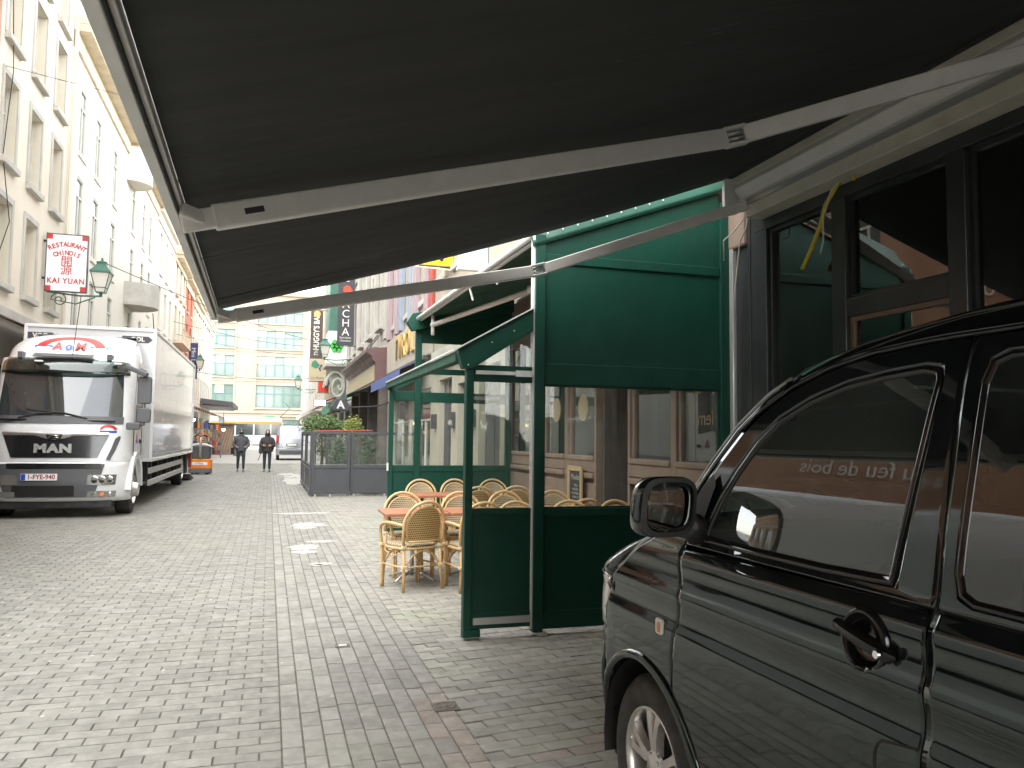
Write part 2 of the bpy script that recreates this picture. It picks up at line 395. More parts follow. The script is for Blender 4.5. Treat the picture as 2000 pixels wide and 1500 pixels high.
mat('silver_van', (0.36,0.37,0.395), .28, metal=.35, coat=.5)
mat('tram_white', (0.36,0.36,0.36), .3)
mat('tram_orange', (0.46,0.17,0.03), .4)
mat('jacket', (0.085,0.088,0.098), .8, var=.3, vscale=20, bump=.3, bscale=40)
mat('jacket_brown', (0.045,0.040,0.042), .8, var=.3, vscale=20, bump=.3, bscale=40)
mat('trousers', (0.03,0.038,0.040), .85, bump=.2, bscale=60)
mat('skin', (0.50,0.30,0.22), .55)
mat('hair', (0.14,0.055,0.03), .6)
mat('mask', (0.012,0.012,0.013), .8)
mat('shoe', (0.02,0.02,0.02), .5)
mat('sole_white', (0.6,0.6,0.58), .6)
mat('green_sheet', (0.05,0.22,0.13), .7, var=.1, vscale=3)
mat('blue_cloth', (0.06,0.09,0.24), .8)
mat('red_cloth', (0.30,0.035,0.03), .85, var=.15, vscale=2)
mat('red_bright', (0.70,0.07,0.03), .6)
mat('lit_lamp', (0.9,0.6,0.2), .4, emit=(1.0,0.62,0.22,6))
mat('lit_lamp_warm', (0.9,0.6,0.2), .4, emit=(1.0,0.55,0.15,3))
mat('dark_stuff', (0.05,0.045,0.04), .8, var=.5, vscale=3)
mat('bin_grey', (0.12,0.13,0.13), .6)

# ---------------------------------------------------------------- ground and paving
def rect_z(name, x0, x1, y0, y1, z, m): return MB().poly([(x0,y0,z),(x1,y0,z),(x1,y1,z),(x0,y1,z)]).build(name, m)
struct(rect_z('ground', -400, 400, -300, 700, -.03, 'ground_far'))
paving = struct(rect_z('street_paving', -8, 6, -12, 46, -.006, 'joint'))
road = struct(rect_z('street', -8, 6, 46, 107, -.004, 'ground_far'))
BL, BW = .212, .106
def in_view(x, y, z=0.0):
    d = Vector((x, y, z-1.55)); zc = d.dot(f_)
    if zc < .3: return None
    px, py = 1000+1560*d.dot(r_)/zc, 750-1560*d.dot(u_)/zc
    return (px, py, zc)
BR = []       # (cx, cy, lx, ly, rot, material)
def add_brick(cx, cy, lx, ly, rot, m): BR.append((cx, cy, lx, ly, rot, m))
XA, XB = .11, .11+9*BW
rows = int((45.5+3)/BW)
for i in range(rows):
    y = -3 + i*BW
    x = XA
    first = BL/2 if i % 2 else BL
    while x > -6.25:
        w = first if x == XA else BL
        add_brick(x-w/2, y+BW/2, w, BW, random.gauss(0,.004), 'paver'); x -= w
for c in range(9):
    y = -3 + random.random()*BL
    while y < 45.3:
        red = (c >= 7 and 3.0 < y < 4.75 and random.random() < .9)
        add_brick(XA+(c+.5)*BW, y+BL/2, BW, BL, random.gauss(0,.004), 'paver_red' if red else 'paver_band'); y += BL
ang = math.radians(8); ca, sa = math.cos(ang), math.sin(ang)
i = 0
for i in range(-40, int(48/BW)):
    for j in range(-2, 18):
        a = (j+.5*(i % 2))*BL; b = i*BW - 2.5
        for part in (0,):
            cx, cy = XB + a*ca - b*sa*0 - 0, b + a*sa
            if cx-BL/2 < XB-.001:
                if cx+BL/2 > XB+.03:
                    w = cx+BL/2-XB; add_brick(XB+w/2, cy+(w-BL)/2*sa, w, BW, ang, 'paver_right')
                continue
            if cx > 3.95 or cy > 45.3 or cy < -3: continue
            red = (cx < XB+.75 and 2.6 < cy < 3.9+.3*math.sin(cx*9) and random.random() < .55)
            add_brick(cx, cy, BL, BW, ang+random.gauss(0,.003), 'paver_red' if red else 'paver_right')
def brick_geo(lx, ly, g=.0085, ch=.003, h=.03):
    a, b = lx/2-g/2, ly/2-g/2
    def ring(d, z): return [(-a+d,-b+d,z),(a-d,-b+d,z),(a-d,b-d,z),(-a+d,b-d,z)]
    vs = ring(0,-h)+ring(0,-ch*.8)+ring(ch,0)
    fs = []
    for k in range(2):
        for q in range(4): fs.append((k*4+q, k*4+(q+1)%4, (k+1)*4+(q+1)%4, (k+1)*4+q))
    fs.append((8,9,10,11)); return vs, fs
cand = []
for n_, b in enumerate(BR):
    v = in_view(b[0], b[1])
    if v and 0 < v[0] < 2000 and v[1] < 1496 and not (b[0] > 1.38 and b[1] < 3.3) and v[0] < 1190: cand.append((v[2], n_))
cand.sort(); single = set(n_ for _, n_ in cand[:300])
shared = {}; stuff = {}
for n_, (cx, cy, lx, ly, rot, m) in enumerate(BR):
    zz = random.gauss(0, .0012)
    if n_ in single:
        key = (round(lx,3), round(ly,3), m)
        if key not in shared:
            vs, fs = brick_geo(lx, ly); me = bpy.data.meshes.new('paver'); me.from_pydata(vs, [], fs); me.materials.append(MATS[m]); me.update(); shared[key] = me
        o = bpy.data.objects.new('paver', shared[key]); COL.objects.link(o); o.location = (cx, cy, zz); o.rotation_euler = (random.gauss(0,.006), random.gauss(0,.006), rot); o.parent = paving
    else:
        vs, fs = brick_geo(lx, ly)
        c, s = math.cos(rot), math.sin(rot); t1, t2 = random.gauss(0,.006), random.gauss(0,.006)
        mb = stuff.setdefault(m, MB()); mb.add([(cx+x*c-y*s, cy+x*s+y*c, z+zz+x*t1+y*t2) for x, y, z in vs], fs)
for m, mb in stuff.items(): tag(mb.build('pavers', m, paving), kind='stuff')
# worn white paint remnants, iron covers
def blotch(cx, cy, rx, ry, seed, n=26):
    R = random.Random(seed); pts = []
    for k in range(n):
        t = 2*PI*k/n; q = .7+.5*R.random()
        pts.append((cx+rx*q*math.cos(t), cy+ry*q*math.sin(t), .004))
    return pts
for k, (cx, cy, rx, ry) in enumerate([(.93,28.6,.42,2.2),(1.02,31.4,.5,1.2),(.78,33.2,.4,.9),(.72,16.6,.62,.18),(.72,14.5,.34,.30),(.62,14.0,.2,.2),(.78,12.15,.22,.13),(.52,11.6,.24,.30),(.50,11.1,.2,.18),(.66,10.05,.16,.10),(.60,9.96,.08,.08)]):
    MB().poly(blotch(cx, cy, rx, ry, k)).build('paint_mark', 'worn_paint', paving)
for k in range(70):      # chewing gum spots
    x, y = random.uniform(-3,1.1), random.uniform(3.4,9.5); q = random.uniform(.006,.016)
    MB().lathe([(0,.0045),(q*.8,.0045),(q,.002)], (x,y,0), n=9).build('gum_spot', 'worn_paint', paving)
vc = thing('valve_cover', (1.02,4.62,0), 'small rusty square valve cover with round lid set in the paving', 'valve cover')
MB().box(-.075,.075,-.075,.075,-.02,.006).build('frame', 'cast_iron', vc, local=True, bevel=.004)
MB().lathe([(0,.011),(.03,.011),(.033,.008),(.05,.008),(.053,.0105),(.060,.0105),(.063,.004)], n=24).build('lid', 'cast_iron', vc, local=True)
vc = thing('drain_cover', (.57,6.13,0), 'tiny pale metal cover sunk between the pavers mid street', 'drain cover')
MB().box(-.055,.055,-.045,.045,-.02,.004).build('frame', 'cast_iron', vc, local=True, bevel=.003)
MB().box(-.03,.03,-.022,.022,.004,.008).build('lid', 'steel', vc, local=True, bevel=.003)

# pale rub marks on the awning cloth
_m = MATS['awning_cloth']; _n = _m.node_tree.nodes; _l = _m.node_tree.links; _b = _n['Principled BSDF']
_src = _b.inputs['Base Color'].links[0].from_socket
_g = _n.new('ShaderNodeNewGeometry'); _mp = _n.new('ShaderNodeMapping'); _mp.inputs['Scale'].default_value = (7,42,7); _mp.inputs['Rotation'].default_value = (0,0,.35)
_t = _n.new('ShaderNodeTexNoise'); _t.inputs['Scale'].default_value = 1.0; _t.inputs['Detail'].default_value = 5; _t.inputs['Roughness'].default_value = .75
_t2 = _n.new('ShaderNodeTexNoise'); _t2.inputs['Scale'].default_value = .9; _t2.inputs['Detail'].default_value = 2
_l.new(_g.outputs['Position'], _mp.inputs[0]); _l.new(_mp.outputs[0], _t.inputs['Vector']); _l.new(_g.outputs['Position'], _t2.inputs['Vector'])
_r1 = _n.new('ShaderNodeMapRange'); _r1.inputs[1].default_value = .60; _r1.inputs[2].default_value = .74; _l.new(_t.outputs[0], _r1.inputs[0])
_r2 = _n.new('ShaderNodeMapRange'); _r2.inputs[1].default_value = .50; _r2.inputs[2].default_value = .66; _r2.inputs[4].default_value = .75; _l.new(_t2.outputs[0], _r2.inputs[0])
_mu = _n.new('ShaderNodeMath'); _mu.operation = 'MULTIPLY'; _l.new(_r1.outputs[0], _mu.inputs[0]); _l.new(_r2.outputs[0], _mu.inputs[1])
_mx = _n.new('ShaderNodeMixRGB'); _mx.inputs[2].default_value = (.22,.215,.20,1); _l.new(_mu.outputs[0], _mx.inputs[0]); _l.new(_src, _mx.inputs[1]); _l.new(_mx.outputs[0], _b.inputs['Base Color'])

# ---------------------------------------------------------------- buildings
def frame_mat(O, U, N):
    U, N, V, O = Vector(U), Vector(N), Vector((0,0,1)), Vector(O)
    return Matrix(((U.x,V.x,N.x,O.x),(U.y,V.y,N.y,O.y),(U.z,V.z,N.z,O.z),(0,0,0,1)))
TL = lambda X: frame_mat((X,0,0), (0,1,0), (1,0,0))          # left side, faces +X: local (u=Y, v=Z, w=out)
TR = lambda X: frame_mat((X,0,0), (0,1,0), (-1,0,0))         # right side, faces -X
def wall_holes(T, u0, u1, v0, v1, holes, d):
    us = sorted(set([u0,u1]+[h[0] for h in holes]+[h[1] for h in holes])); vs_ = sorted(set([v0,v1]+[h[2] for h in holes]+[h[3] for h in holes]))
    us = [u for u in us if u0-1e-6 <= u <= u1+1e-6]; vs_ = [v for v in vs_ if v0-1e-6 <= v <= v1+1e-6]
    mb = MB(T)
    for a, b in zip(us, us[1:]):
        for c, e in zip(vs_, vs_[1:]):
            m, n = (a+b)/2, (c+e)/2
            if any(h[0] < m < h[1] and h[2] < n < h[3] for h in holes): continue
            mb.add([(a,c,0),(b,c,0),(b,e,0),(a,e,0)], [(0,1,2,3)])
    for h in holes:
        a, b, c, e = h[:4]
        mb.add([(a,c,0),(b,c,0),(b,e,0),(a,e,0),(a,c,-d),(b,c,-d),(b,e,-d),(a,e,-d)], [(0,1,5,4),(1,2,6,5),(2,3,7,6),(3,0,4,7)])
    return mb
def window(T, h, d, root, pane='dark_window', fr='window_white', fw=.06, transom=.68, mull=True, sill=None, sillmat='grey_stone', so=.08):
    a, b, c, e = h[:4]; w = -d+.03
    mb = MB(T)
    for q in ((a,a+fw,c,e),(b-fw,b,c,e),(a+fw,b-fw,c,c+fw),(a+fw,b-fw,e-fw,e)): mb.box(q[0],q[1],q[2],q[3],w,w+.06)
    if transom: t = c+(e-c)*transom; mb.box(a+fw,b-fw,t-fw*.45,t+fw*.45,w,w+.055)
    if mull: m = (a+b)/2; mb.box(m-fw*.45,m+fw*.45,c+fw,(c+(e-c)*transom-fw*.45) if transom else e-fw,w,w+.05)
    win = mb.build('window', fr, root)
    MB(T).box(a,b,c,e,-d-.02,w+.012).build('pane', pane, win)
    if sill: MB(T).box(a-.12,b+.12,c-.16,c-.002,-.05,so).build('sill', sillmat, win, bevel=.015)
    return win
def building(name, label, T, u0, u1, h, wm, holes, d=.2, depth=7.0, wkw=None, base=None, group=None):
    c = T @ Vector(((u0+u1)/2, 0, -depth/2))
    root = thing(name, (c.x, c.y, 0), label, 'building', group)
    wall_holes(T, u0, u1, 0, h, holes, d).build('wall', wm, root)
    MB(T).add([(u0,0,0),(u1,0,0),(u1,0,-depth),(u0,0,-depth),(u0,h,0),(u1,h,0),(u1,h,-depth),(u0,h,-depth)],
              [(0,4,7,3),(1,2,6,5),(2,3,7,6),(4,5,6,7)]).build('side_wall', wm, root)
    for hh in holes:
        k = dict(wkw or {}); 
        if len(hh) > 4: k.update(hh[4])
        if k.pop('skip', False): continue
        window(T, hh, d, root, **k)
    return root
def cornice(T, u0, u1, v, root, m='cornice_wood', out=.6, hgt=.45, dent=0):
    mb = MB(T)
    mb.box(u0,u1,v-.55,v-.05,.003,.10); mb.box(u0,u1,v-.05,v+hgt*.4,.003,out*.65); mb.box(u0-.01,u1+.01,v+hgt*.4,v+hgt,.003,out)
    o = mb.build('cornice', m, root, bevel=.02)
    if dent:
        n = int((u1-u0)/dent)
        for k in range(n): MB(T).box(u0+(k+.3)*dent,u0+(k+.65)*dent,v-.28,v-.052,.101,out*.55).build('bracket', m, o)
    MB(T).tube([(u0,v+hgt+.02,out+.03),(u1,v+hgt+.02,out+.03)], .07, 8).build('gutter', 'grey_stone', o)
    return o
L = TL(-6.2)
# orange corner house with a brasserie, beside the camera (mostly seen in reflections)
oh = [(u, u+1.1, z, z+1.9) for u in (15.6,18.2) for z in (5.6,8.6,11.4)]
sh = [(u, u+2.5, .5, 3.0, dict(transom=0, mull=True, fr='window_wood')) for u in (14.6,17.6)]
lh = [(u, u+2.5, .5, 3.0, dict(transom=0, mull=True, fr='window_wood')) for u in (-24,-20,-16,-12,-8.7,-5.5,-2.3,.9,4.1,7.3,10.5)] + [(u, u+1.1, 5.2, 6.4) for u in (-11,-8.4,-5.4,-2.4,.6,3.6,6.6,9.6)]
ob = building('orange_house', 'orange rendered house at the left edge, its corner above the truck', L, 14, 20.55, 14.2, 'orange_wall', oh+sh, .22, wkw=dict(sill=True))
lb_ = building('brasserie_lowered_house', 'orange brasserie house opposite the black van, unseen top lowered for sky light, seen mirrored in its windows', L, -26, 14, 7.0, 'orange_wall', lh, .22, wkw=dict(sill=True))  # kept low out of view so more sky light reaches the near paving
for u in (-21.5,-17.5,-13.5,-9.5,-6.2,-3.0,.2,3.4,6.6,9.8,13.0): MB(L).box(u+.02,u+.68,0,3.4,.003,.08).build('added_pier', 'grey_stone', lb_, bevel=.01)  # grey facing added to the unseen orange wall, mutes its reflected colour
MB(L).box(-26,14,3.4,3.7,.003,.10).build('string_course', 'grey_stone', lb_, bevel=.01)
cornice(L, -26, 14, 7.0, lb_, out=.4)
for (s, y) in (('Brasserie', 6.2), ('au feu de bois', 11.5), ('LE JOUR', 16.2)):
    text('lettering', s, .55, (-6.2+.02, y, 4.72), (0,1,0), (0,0,1), 'pale_text', lb_ if y < 14 else ob, shear=.25 if s != 'LE JOUR' else 0, extrude=.006)
cornice(L, 14, 20.5, 13.5, ob)
ba = thing('brasserie_awning', (-6.1,8,3.3), 'dark red awning with pale front bar on the orange house', 'awning')
MB(L).add([(-4,3.75,.05),(14.0,3.75,.05),(14.0,3.0,2.0),(-4,3.0,2.0)], [(0,1,2,3)]).build('canopy', 'red_cloth', ba, solid=.01)
MB(L).box(-4,14.0,2.93,3.05,1.99,2.09).build('front_bar', 'white_seal', ba)
MB(L).add([(-4,2.93,2.06),(14.0,2.93,2.06),(14.0,2.66,2.08),(-4,2.66,2.08)], [(0,1,2,3)]).build('valance', 'red_cloth', ba, solid=.004)
# cream house with stone window surrounds
h1 = [(u-.52, u+.52, z, z+2.0) for u in (21.45,23.65,25.85) for z in (5.1,8.0,10.95,13.6)]
h1 += [(u-.9, u+.9, .4, 3.2, dict(transom=.75, fr='window_wood')) for u in (21.9,24.0,25.9)]
b1 = building('cream_house', 'cream rendered house with deep set windows and stone sills behind the hanging restaurant sign', L, 20.55, 27.2, 16.4, 'cream_wall', h1, .30, wkw=dict(sill=True, pane='pale_window', transom=.66, mull=False, so=.14))
for u in (21.45,23.65,25.85):
    for z in (5.1,8.0,10.95,13.6):
        mb = MB(L); mb.box(u-.66,u-.52,z,z+2.14,.002,.035); mb.box(u+.52,u+.66,z,z+2.14,.002,.035); mb.box(u-.52,u+.52,z+2.0,z+2.14,.002,.035); mb.build('surround', 'grey_stone', b1)
MB(L).box(20.6,27.15,4.3,4.55,.003,.10).build('string_course', 'grey_stone', b1, bevel=.02)
MB(L).tube([(27.12,4.6,.09),(27.12,16.2,.09)], .055, 8).build('drainpipe', 'cream_wall', b1)
cornice(L, 20.6, 27.15, 16.5, b1)
# long pale houses with slim windows
def slim(us, zs, w=.46, h=2.15): return [(u-w, u+w, z, z+h) for u in us for z in zs]
h2 = slim((28.9,31.4,34.7), (4.75,7.75,10.7)) + [(28.2,29.6,.3,3.3),(30.4,34.6,.3,3.3,dict(transom=.8))]
b2 = building('pale_house', 'long pale house with slim windows and yellowish eaves beside the green street lantern', L, 27.2, 37.4, 14.2, 'white_wall', h2, .11, wkw=dict(pane='pale_window', mull=True, transom=.72, fw=.05, sill=True, sillmat='white_wall', so=.05))
cornice(L, 27.2, 37.4, 14.2, b2, out=.75, hgt=.5)
MB(L).box(27.25,37.35,3.5,4.3,.003,.04).build('fascia', 'pink_wall', b2)
h3 = slim((39.3,42.4,44.7), (4.9,7.75,10.7), .42) + [(38.2,40.6,.3,3.2),(41.4,46.4,.3,3.2,dict(transom=.8))]
b3 = building('white_house', 'white house with slim paired windows and a round grey balcony over its door', L, 37.4, 47.2, 14.1, 'white_wall', h3, .11, wkw=dict(pane='pale_window', mull=False, transom=.72, fw=.05, sill=True, sillmat='white_wall', so=.05))
cornice(L, 37.4, 47.2, 14.1, b3, out=.7, hgt=.45)
MB(L).lathe([(0,12.5),(.9,12.5),(.9,14.0),(0,14.0)], (38.1,0,.003), axis='y', n=20, a0=0, a1=PI).build('round_bay', 'white_wall', b3, auto=30)
rb = MB(L); rb.lathe([(1.0,7.15),(1.25,7.15),(1.25,8.15),(1.13,8.15),(1.13,7.3),(0,7.3),(0,7.15),(1.0,7.15)], (38.9,0,.003), axis='y', n=24, a0=0, a1=PI); rb.build('balcony', 'grey_stone', b3, auto=30)
rb = MB(L); rb.box(37.9,41.2,5.0,5.35,.003,.75); rb.box(38.05,41.05,4.7,5.0,.003,.6); rb.box(38.2,40.9,4.4,4.7,.003,.42); rb.build('door_canopy', 'grey_stone', b3, bevel=.03)
MB(L).tube([(39.9,7.1,.9),(44.8,5.2,.5),(46.9,3.6,.1)], .02, 6).build('cable', 'chassis', b3)
h4 = [(u-.5, u+.5, z, z+2.3) for u in (49,51.6,54.1) for z in (4.4,7.6,10.7)] + [(48,50,.3,3.1),(51,55,.3,3.1)]
b4 = building('white_house', 'bright white house with square set-back windows, beyond the round balcony', L, 47.2, 55.8, 13.9, 'white_wall', h4, .28, wkw=dict(pane='pale_window', fw=.06, sill=True, sillmat='white_wall'))
cornice(L, 47.2, 55.8, 13.9, b4, m='white_wall', out=.45, hgt=.35)
h5 = [(u-.55, u+.55, z, z+2.2) for u in (57.2,59.6,61.9) for z in (4.6,7.9,10.9)] + [(56.4,59,.3,3.1),(60,62.4,.3,3.1)]
b5 = building('ornate_house', 'ornate cream house with bracketed eaves and wrought iron balcony far down the left side', L, 55.8, 63, 13.4, 'cream_wall', h5, .2, wkw=dict(pane='pale_window', sill=True, sillmat='cream_wall', so=.15))
cornice(L, 55.8, 63, 13.4, b5, out=.9, hgt=.4, dent=.55)
mb = MB(L); mb.box(56.4,62.4,7.55,7.7,.003,.6)
for k in range(24): mb.tube([(56.5+k*.254,7.7,.56),(56.5+k*.254,8.5,.56)], .018, 5)
mb.box(56.4,62.4,8.5,8.55,.53,.59); mb.build('balcony', 'cornice_wood', b5)
h6 = [(u-.5, u+.5, z, z+2.1) for u in (64.8,67.6) for z in (4.6,7.8,10.8)] + [(63.5,66,.3,3.1),(67,69,.3,3.1)]
b6 = building('brick_house', 'orange red brick house among the pale facades on the left', L, 63, 69.4, 13.0, 'brick_wall', h6, .2, wkw=dict(pane='pale_window', sill=True))
cornice(L, 63, 69.4, 13.0, b6, out=.7)
h7 = [(u-.5, u+.5, z, z+2.2) for u in (70.6,72.8,75,77) for z in (4.4,7.4,10.2)] + [(70,73.5,.3,3.1),(74.5,77.6,.3,3.1)]
b7 = building('cream_house', 'tall cream house with rows of tall windows next to the brick house', L, 69.4, 78, 12.6, 'cream_wall', h7, .25, wkw=dict(pane='pale_window'))
cornice(L, 69.4, 78, 12.6, b7, out=.5)
h8 = [(u-.5, u+.5, z, z+2.2) for u in (79.4,82,84.6,87.2,89.8,92.4) for z in (4.4,7.4,10.2)] + [(79,83,.3,3.1),(85,92,.3,3.1)]
b8 = building('white_house', 'last white house on the left before the end of the street', L, 78, 94, 12.7, 'white_wall', h8, .25, wkw=dict(pane='pale_window'))
cornice(L, 78, 94, 12.7, b8, m='white_wall', out=.4)

# ------------------------------------------------ right side
Rr = TR(3.85)
# house with the dark shopfront beside the black van (ground floor built separately below)
bh = [(u, u+1.2, z, z+2.0) for u in (-22,-19,-16,-13,-10,-6,-3.4,-.8,1.8,4.0) for z in (5.4,8.6,11.6)]
B0 = thing('shop_house', (7.35,-1,0), 'house above the dark shopfront behind the black van', 'building')
wall_holes(Rr, -26, 5.78, 3.45, 14, bh, .2).build('wall', 'grey_stone', B0)
MB(Rr).add([(-26,0,-4.0),(5.78,0,-4.0),(5.78,14,-4.0),(-26,14,-4.0)], [(0,1,2,3)]).build('rear_wall', 'interior_dark', B0)
MB(Rr).box(-26,-8.9,0,3.449,-.3,.02).build('ground_wall', 'brown_wall', B0)
MB(Rr).add([(-26,0,0),(-26,0,-4.0),(-26,14,-4.0),(-26,14,0),(5.78,0,0),(5.78,0,-4.0),(5.78,14,-4.0),(5.78,14,0),],[(0,1,2,3),(4,5,6,7),(3,2,6,7)]).build('side_wall', 'grey_stone', B0)
MB(Rr).box(-8.98,5.76,3.4,3.5,-3.98,-.01).build('ceiling', 'interior_dark', B0)
for hh in bh: window(Rr, hh, .2, B0, sill=True)
# brasserie with brown panelled front
B1 = thing('brasserie_house', (7.35,9.2,0), 'house with brown panelled brasserie front behind the green terrace', 'building')
uh = [(u, u+1.1, z, z+2.1) for u in (6.5,8.9,11.2) for z in (5.2,8.4,11.4)]
wall_holes(Rr, 5.78, 12.9, 3.75, 13.6, uh, .2).build('wall', 'dimmed_cream_wall', B1)
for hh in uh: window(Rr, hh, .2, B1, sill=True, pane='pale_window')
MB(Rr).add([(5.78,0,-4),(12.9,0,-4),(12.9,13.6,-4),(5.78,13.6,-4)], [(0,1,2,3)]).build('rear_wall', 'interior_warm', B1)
MB(Rr).add([(12.9,0,0),(12.9,0,-4),(12.9,13.6,-4),(12.9,13.6,0)], [(0,1,2,3)]).build('side_wall', 'dimmed_cream_wall', B1)
MB(Rr).box(5.8,12.88,3.7,3.8,-3.98,-.01).build('ceiling', 'interior_warm', B1)
MB(Rr).box(5.8,12.88,-.02,.02,-3.98,-.01).build('floor', 'interior_warm', B1)
def wood_bay(u0, u1, root, cols):
    # panelled bay: plinth panels below z 1.22, glazing above
    w = (u1-u0)/cols
    fr = MB(Rr)
    for k in range(cols+1):
        x = u0+k*w; fr.box(x-.055 if k else x, x+.055 if k < cols else x, 0, 3.2, -.06, .03)
    f = None
    for k in range(cols):
        a, b = u0+k*w+.055, u0+(k+1)*w-.055
        if k == 0: a = u0+.001+.055
        fr.box(a,b,1.14,1.28,-.055,.028); fr.box(a,b,0,.18,-.055,.035); fr.box(a,b,3.0,3.2,-.055,.028)
    f = fr.build('window_bay', 'brown_wood', root, bevel=.006)
    for k in range(cols):
        a, b = u0+k*w+.056, u0+(k+1)*w-.056
        MB(Rr).box(a,b,.18,1.14,-.05,-.02).build('panel', 'brown_wood', f)
        mb = MB(Rr); mb.prism([(a+.07,.28),(b-.07,.28),(b-.07,1.0),(a+.07,1.0)], 'z', -.02, .004); mb.build('raised_panel', 'brown_wood', f, bevel=.012)
        MB(Rr).box(a,b,1.06,1.13,-.019,.06).build('ledge', 'brown_wood', f, bevel=.015)
        MB(Rr).box(a,b,1.28,1.34,-.05,.05).build('sill', 'brown_wood', f, bevel=.012)
        mb = MB(Rr)
        for q in ((a,a+.045,1.34,3.0),(b-.045,b,1.34,3.0),(a+.045,b-.045,2.55,2.62)): mb.box(q[0],q[1],q[2],q[3],-.05,.0)
        mb.build('sash', 'brown_wood', f, bevel=.005)
        MB(Rr).box(a+.001,b-.001,1.341,2.999,-.035,-.029).build('pane', 'shop_glass', f)
        MB(Rr).box(a+.05,b-.05,1.36,1.58,-.05,-.045).build('curtain_strip', 'window_white', f)
    return f
wood_bay(6.05, 8.15, B1, 2); wood_bay(9.05, 11.1, B1, 2); wood_bay(11.35, 12.85, B1, 1)
MB(Rr).box(8.15,9.05,0,3.2,-1.2,-1.1).build('entrance_wall', 'brown_wall', B1)
mb = MB(Rr); mb.box(8.151,8.2,0,3.2,-1.1,-.06); mb.box(9.0,9.049,0,3.2,-1.1,-.06); mb.box(8.2,9.0,3.0,3.2,-1.1,-.06); mb.build('entrance_reveal', 'brown_wall', B1)
MB(Rr).box(11.101,11.349,0,3.2,-.06,.03).build('pilaster', 'brown_wood', B1, bevel=.01)
MB(Rr).box(5.80,12.9,3.2,3.75,-.06,.06).build('fascia', 'brown_wood', B1, bevel=.02)
for u, v in ((7.6,2.25),(6.6,2.35),(10.2,2.3)):
    MB(Rr).sphere((u,v,-1.4), .07, 10, 6).build('ceiling_lamp', 'lit_lamp', B1)
for u in (9.6,10.6): MB(Rr).lathe([(0,-.025),(.17,-.025),(.17,-.02),(0,-.02)], (u,1.95,0), axis='z', n=20).build('window_sticker', 'sign_cream', B1)
MB(Rr).box(9.62,9.95,1.6,1.72,-.9,-.6).build('red_box', 'red_bright', B1)
text('lettering', 'ion de', .2, (3.85+.026, 6.58, 2.05), (0,1,0), (0,0,1), 'interior_warm', B1)  # mirror-written words laid on the pane as a sign's painted reflection
text('lettering', 'lem', .2, (3.85+.026, 6.58, 1.75), (0,1,0), (0,0,1), 'interior_warm', B1)  # second line of the painted reflection
# menu board
mn = thing('menu_board', (3.76,9.6,.55), 'wood framed chalk menu board hanging on the brown front', 'menu board')
mb = MB(Rr); a, b, c, e = 9.36,9.84,.62,1.20
for q in ((a,a+.05,c,e),(b-.05,b,c,e),(a+.05,b-.05,c,c+.05),(a+.05,b-.05,e-.06,e)): mb.box(q[0],q[1],q[2],q[3],.07,.10)
mb.build('frame', 'board_frame', mn, bevel=.006)
MB(Rr).box(a+.04,b-.04,c+.04,e-.05,.065,.078).build('slate', 'board', mn)
text('lettering', 'Moules', .10, (3.85-.081, 9.6, 1.06), (0,-1,0), (0,0,1), 'chalk', mn)
for k in range(6): text('lettering', ['frites','marinière','au vin blanc','crème ail','provençale','20,50'][k], .055, (3.85-.081, 9.6+random.uniform(-.02,.02), .96-.05*k), (0,-1,0), (0,0,1), 'chalk', mn)

# pale facade with arched grey doors
h = [(u, u+1.0, z, z+2.2) for u in (14.0,16.2,18.0) for z in (5.4,8.6,11.4)]
h += [(13.4,14.9,.1,2.9,dict(skip=True)),(15.5,16.7,.1,2.7,dict(skip=True)),(17.3,18.7,.1,2.9,dict(skip=True))]
B2 = building('pale_facade', 'pale facade with grey arched doors beyond the green terrace', Rr, 12.9, 19.3, 13.5, 'dimmed_cream_wall', h, .18, wkw=dict(sill=True, pane='pale_window'))
for (a, b, t) in ((13.4,14.9,2.9),(15.5,16.7,2.7),(17.3,18.7,2.9)):
    d = MB(Rr).box(a,b,.1,t,-.2,-.14).build('door', 'grey_paint', B2)
    n = 12; r = (b-a)/2; cx = (a+b)/2
    MB(Rr).prism([(cx+r*.75*math.cos(PI*k/n), t-r*.8+r*.75*math.sin(PI*k/n)) for k in range(n+1)], 'z', -.14, -.12).build('fanlight', 'dark_window', d)
    MB(Rr).box(a+.15,cx-.05,.3,t-r*.9,-.139,-.12).build('panel', 'grey_paint', d, bevel=.01); MB(Rr).box(cx+.05,b-.15,.3,t-r*.9,-.139,-.12).build('panel', 'grey_paint', d, bevel=.01)
    MB(Rr).box(b+.18,b+.36,1.75,2.1,.003,.12).build('wall_lamp', 'chassis', B2, bevel=.01)
MB(Rr).box(12.95,19.25,3.2,3.6,.003,.10).build('fascia', 'grey_stone', B2, bevel=.02)
cornice(Rr, 12.9, 19.3, 13.5, B2, m='dimmed_wood')
# striped house
B3h = [(u, u+.9, z, z+2.3) for u in (20.4,22.9,25.4) for z in (5.2,8.4,11.4)] + [(19.7,22.4,.3,2.8),(23,26.6,.3,2.8)]
B3 = building('striped_house', 'house painted with lilac, pink and blue upright stripes', Rr, 19.3, 27, 13.5, 'dimmed_cream_wall', B3h, .2, wkw=dict(sill=True))
u = 19.35; k = 0
while u < 26.9:
    inh = any(a-.06 < u+.2 < b+.06 for a, b in ((20.4,21.3),(22.9,23.8),(25.4,26.3)))
    m = ['lilac_paint','pink_paint','dimmed_white_wall','blue_paint'][k % 4]
    if k == 0: m = 'red_paint'
    if not inh: MB(Rr).box(u,u+.40,4.75,13.4,.003,.10+.05*(k%2)).build('pilaster_strip', m, B3, bevel=.02)
    u += .42; k += 1
MB(Rr).box(19.4,26.9,3.6,4.7,.003,.12).build('fascia', 'dimmed_cream_wall', B3, bevel=.02)
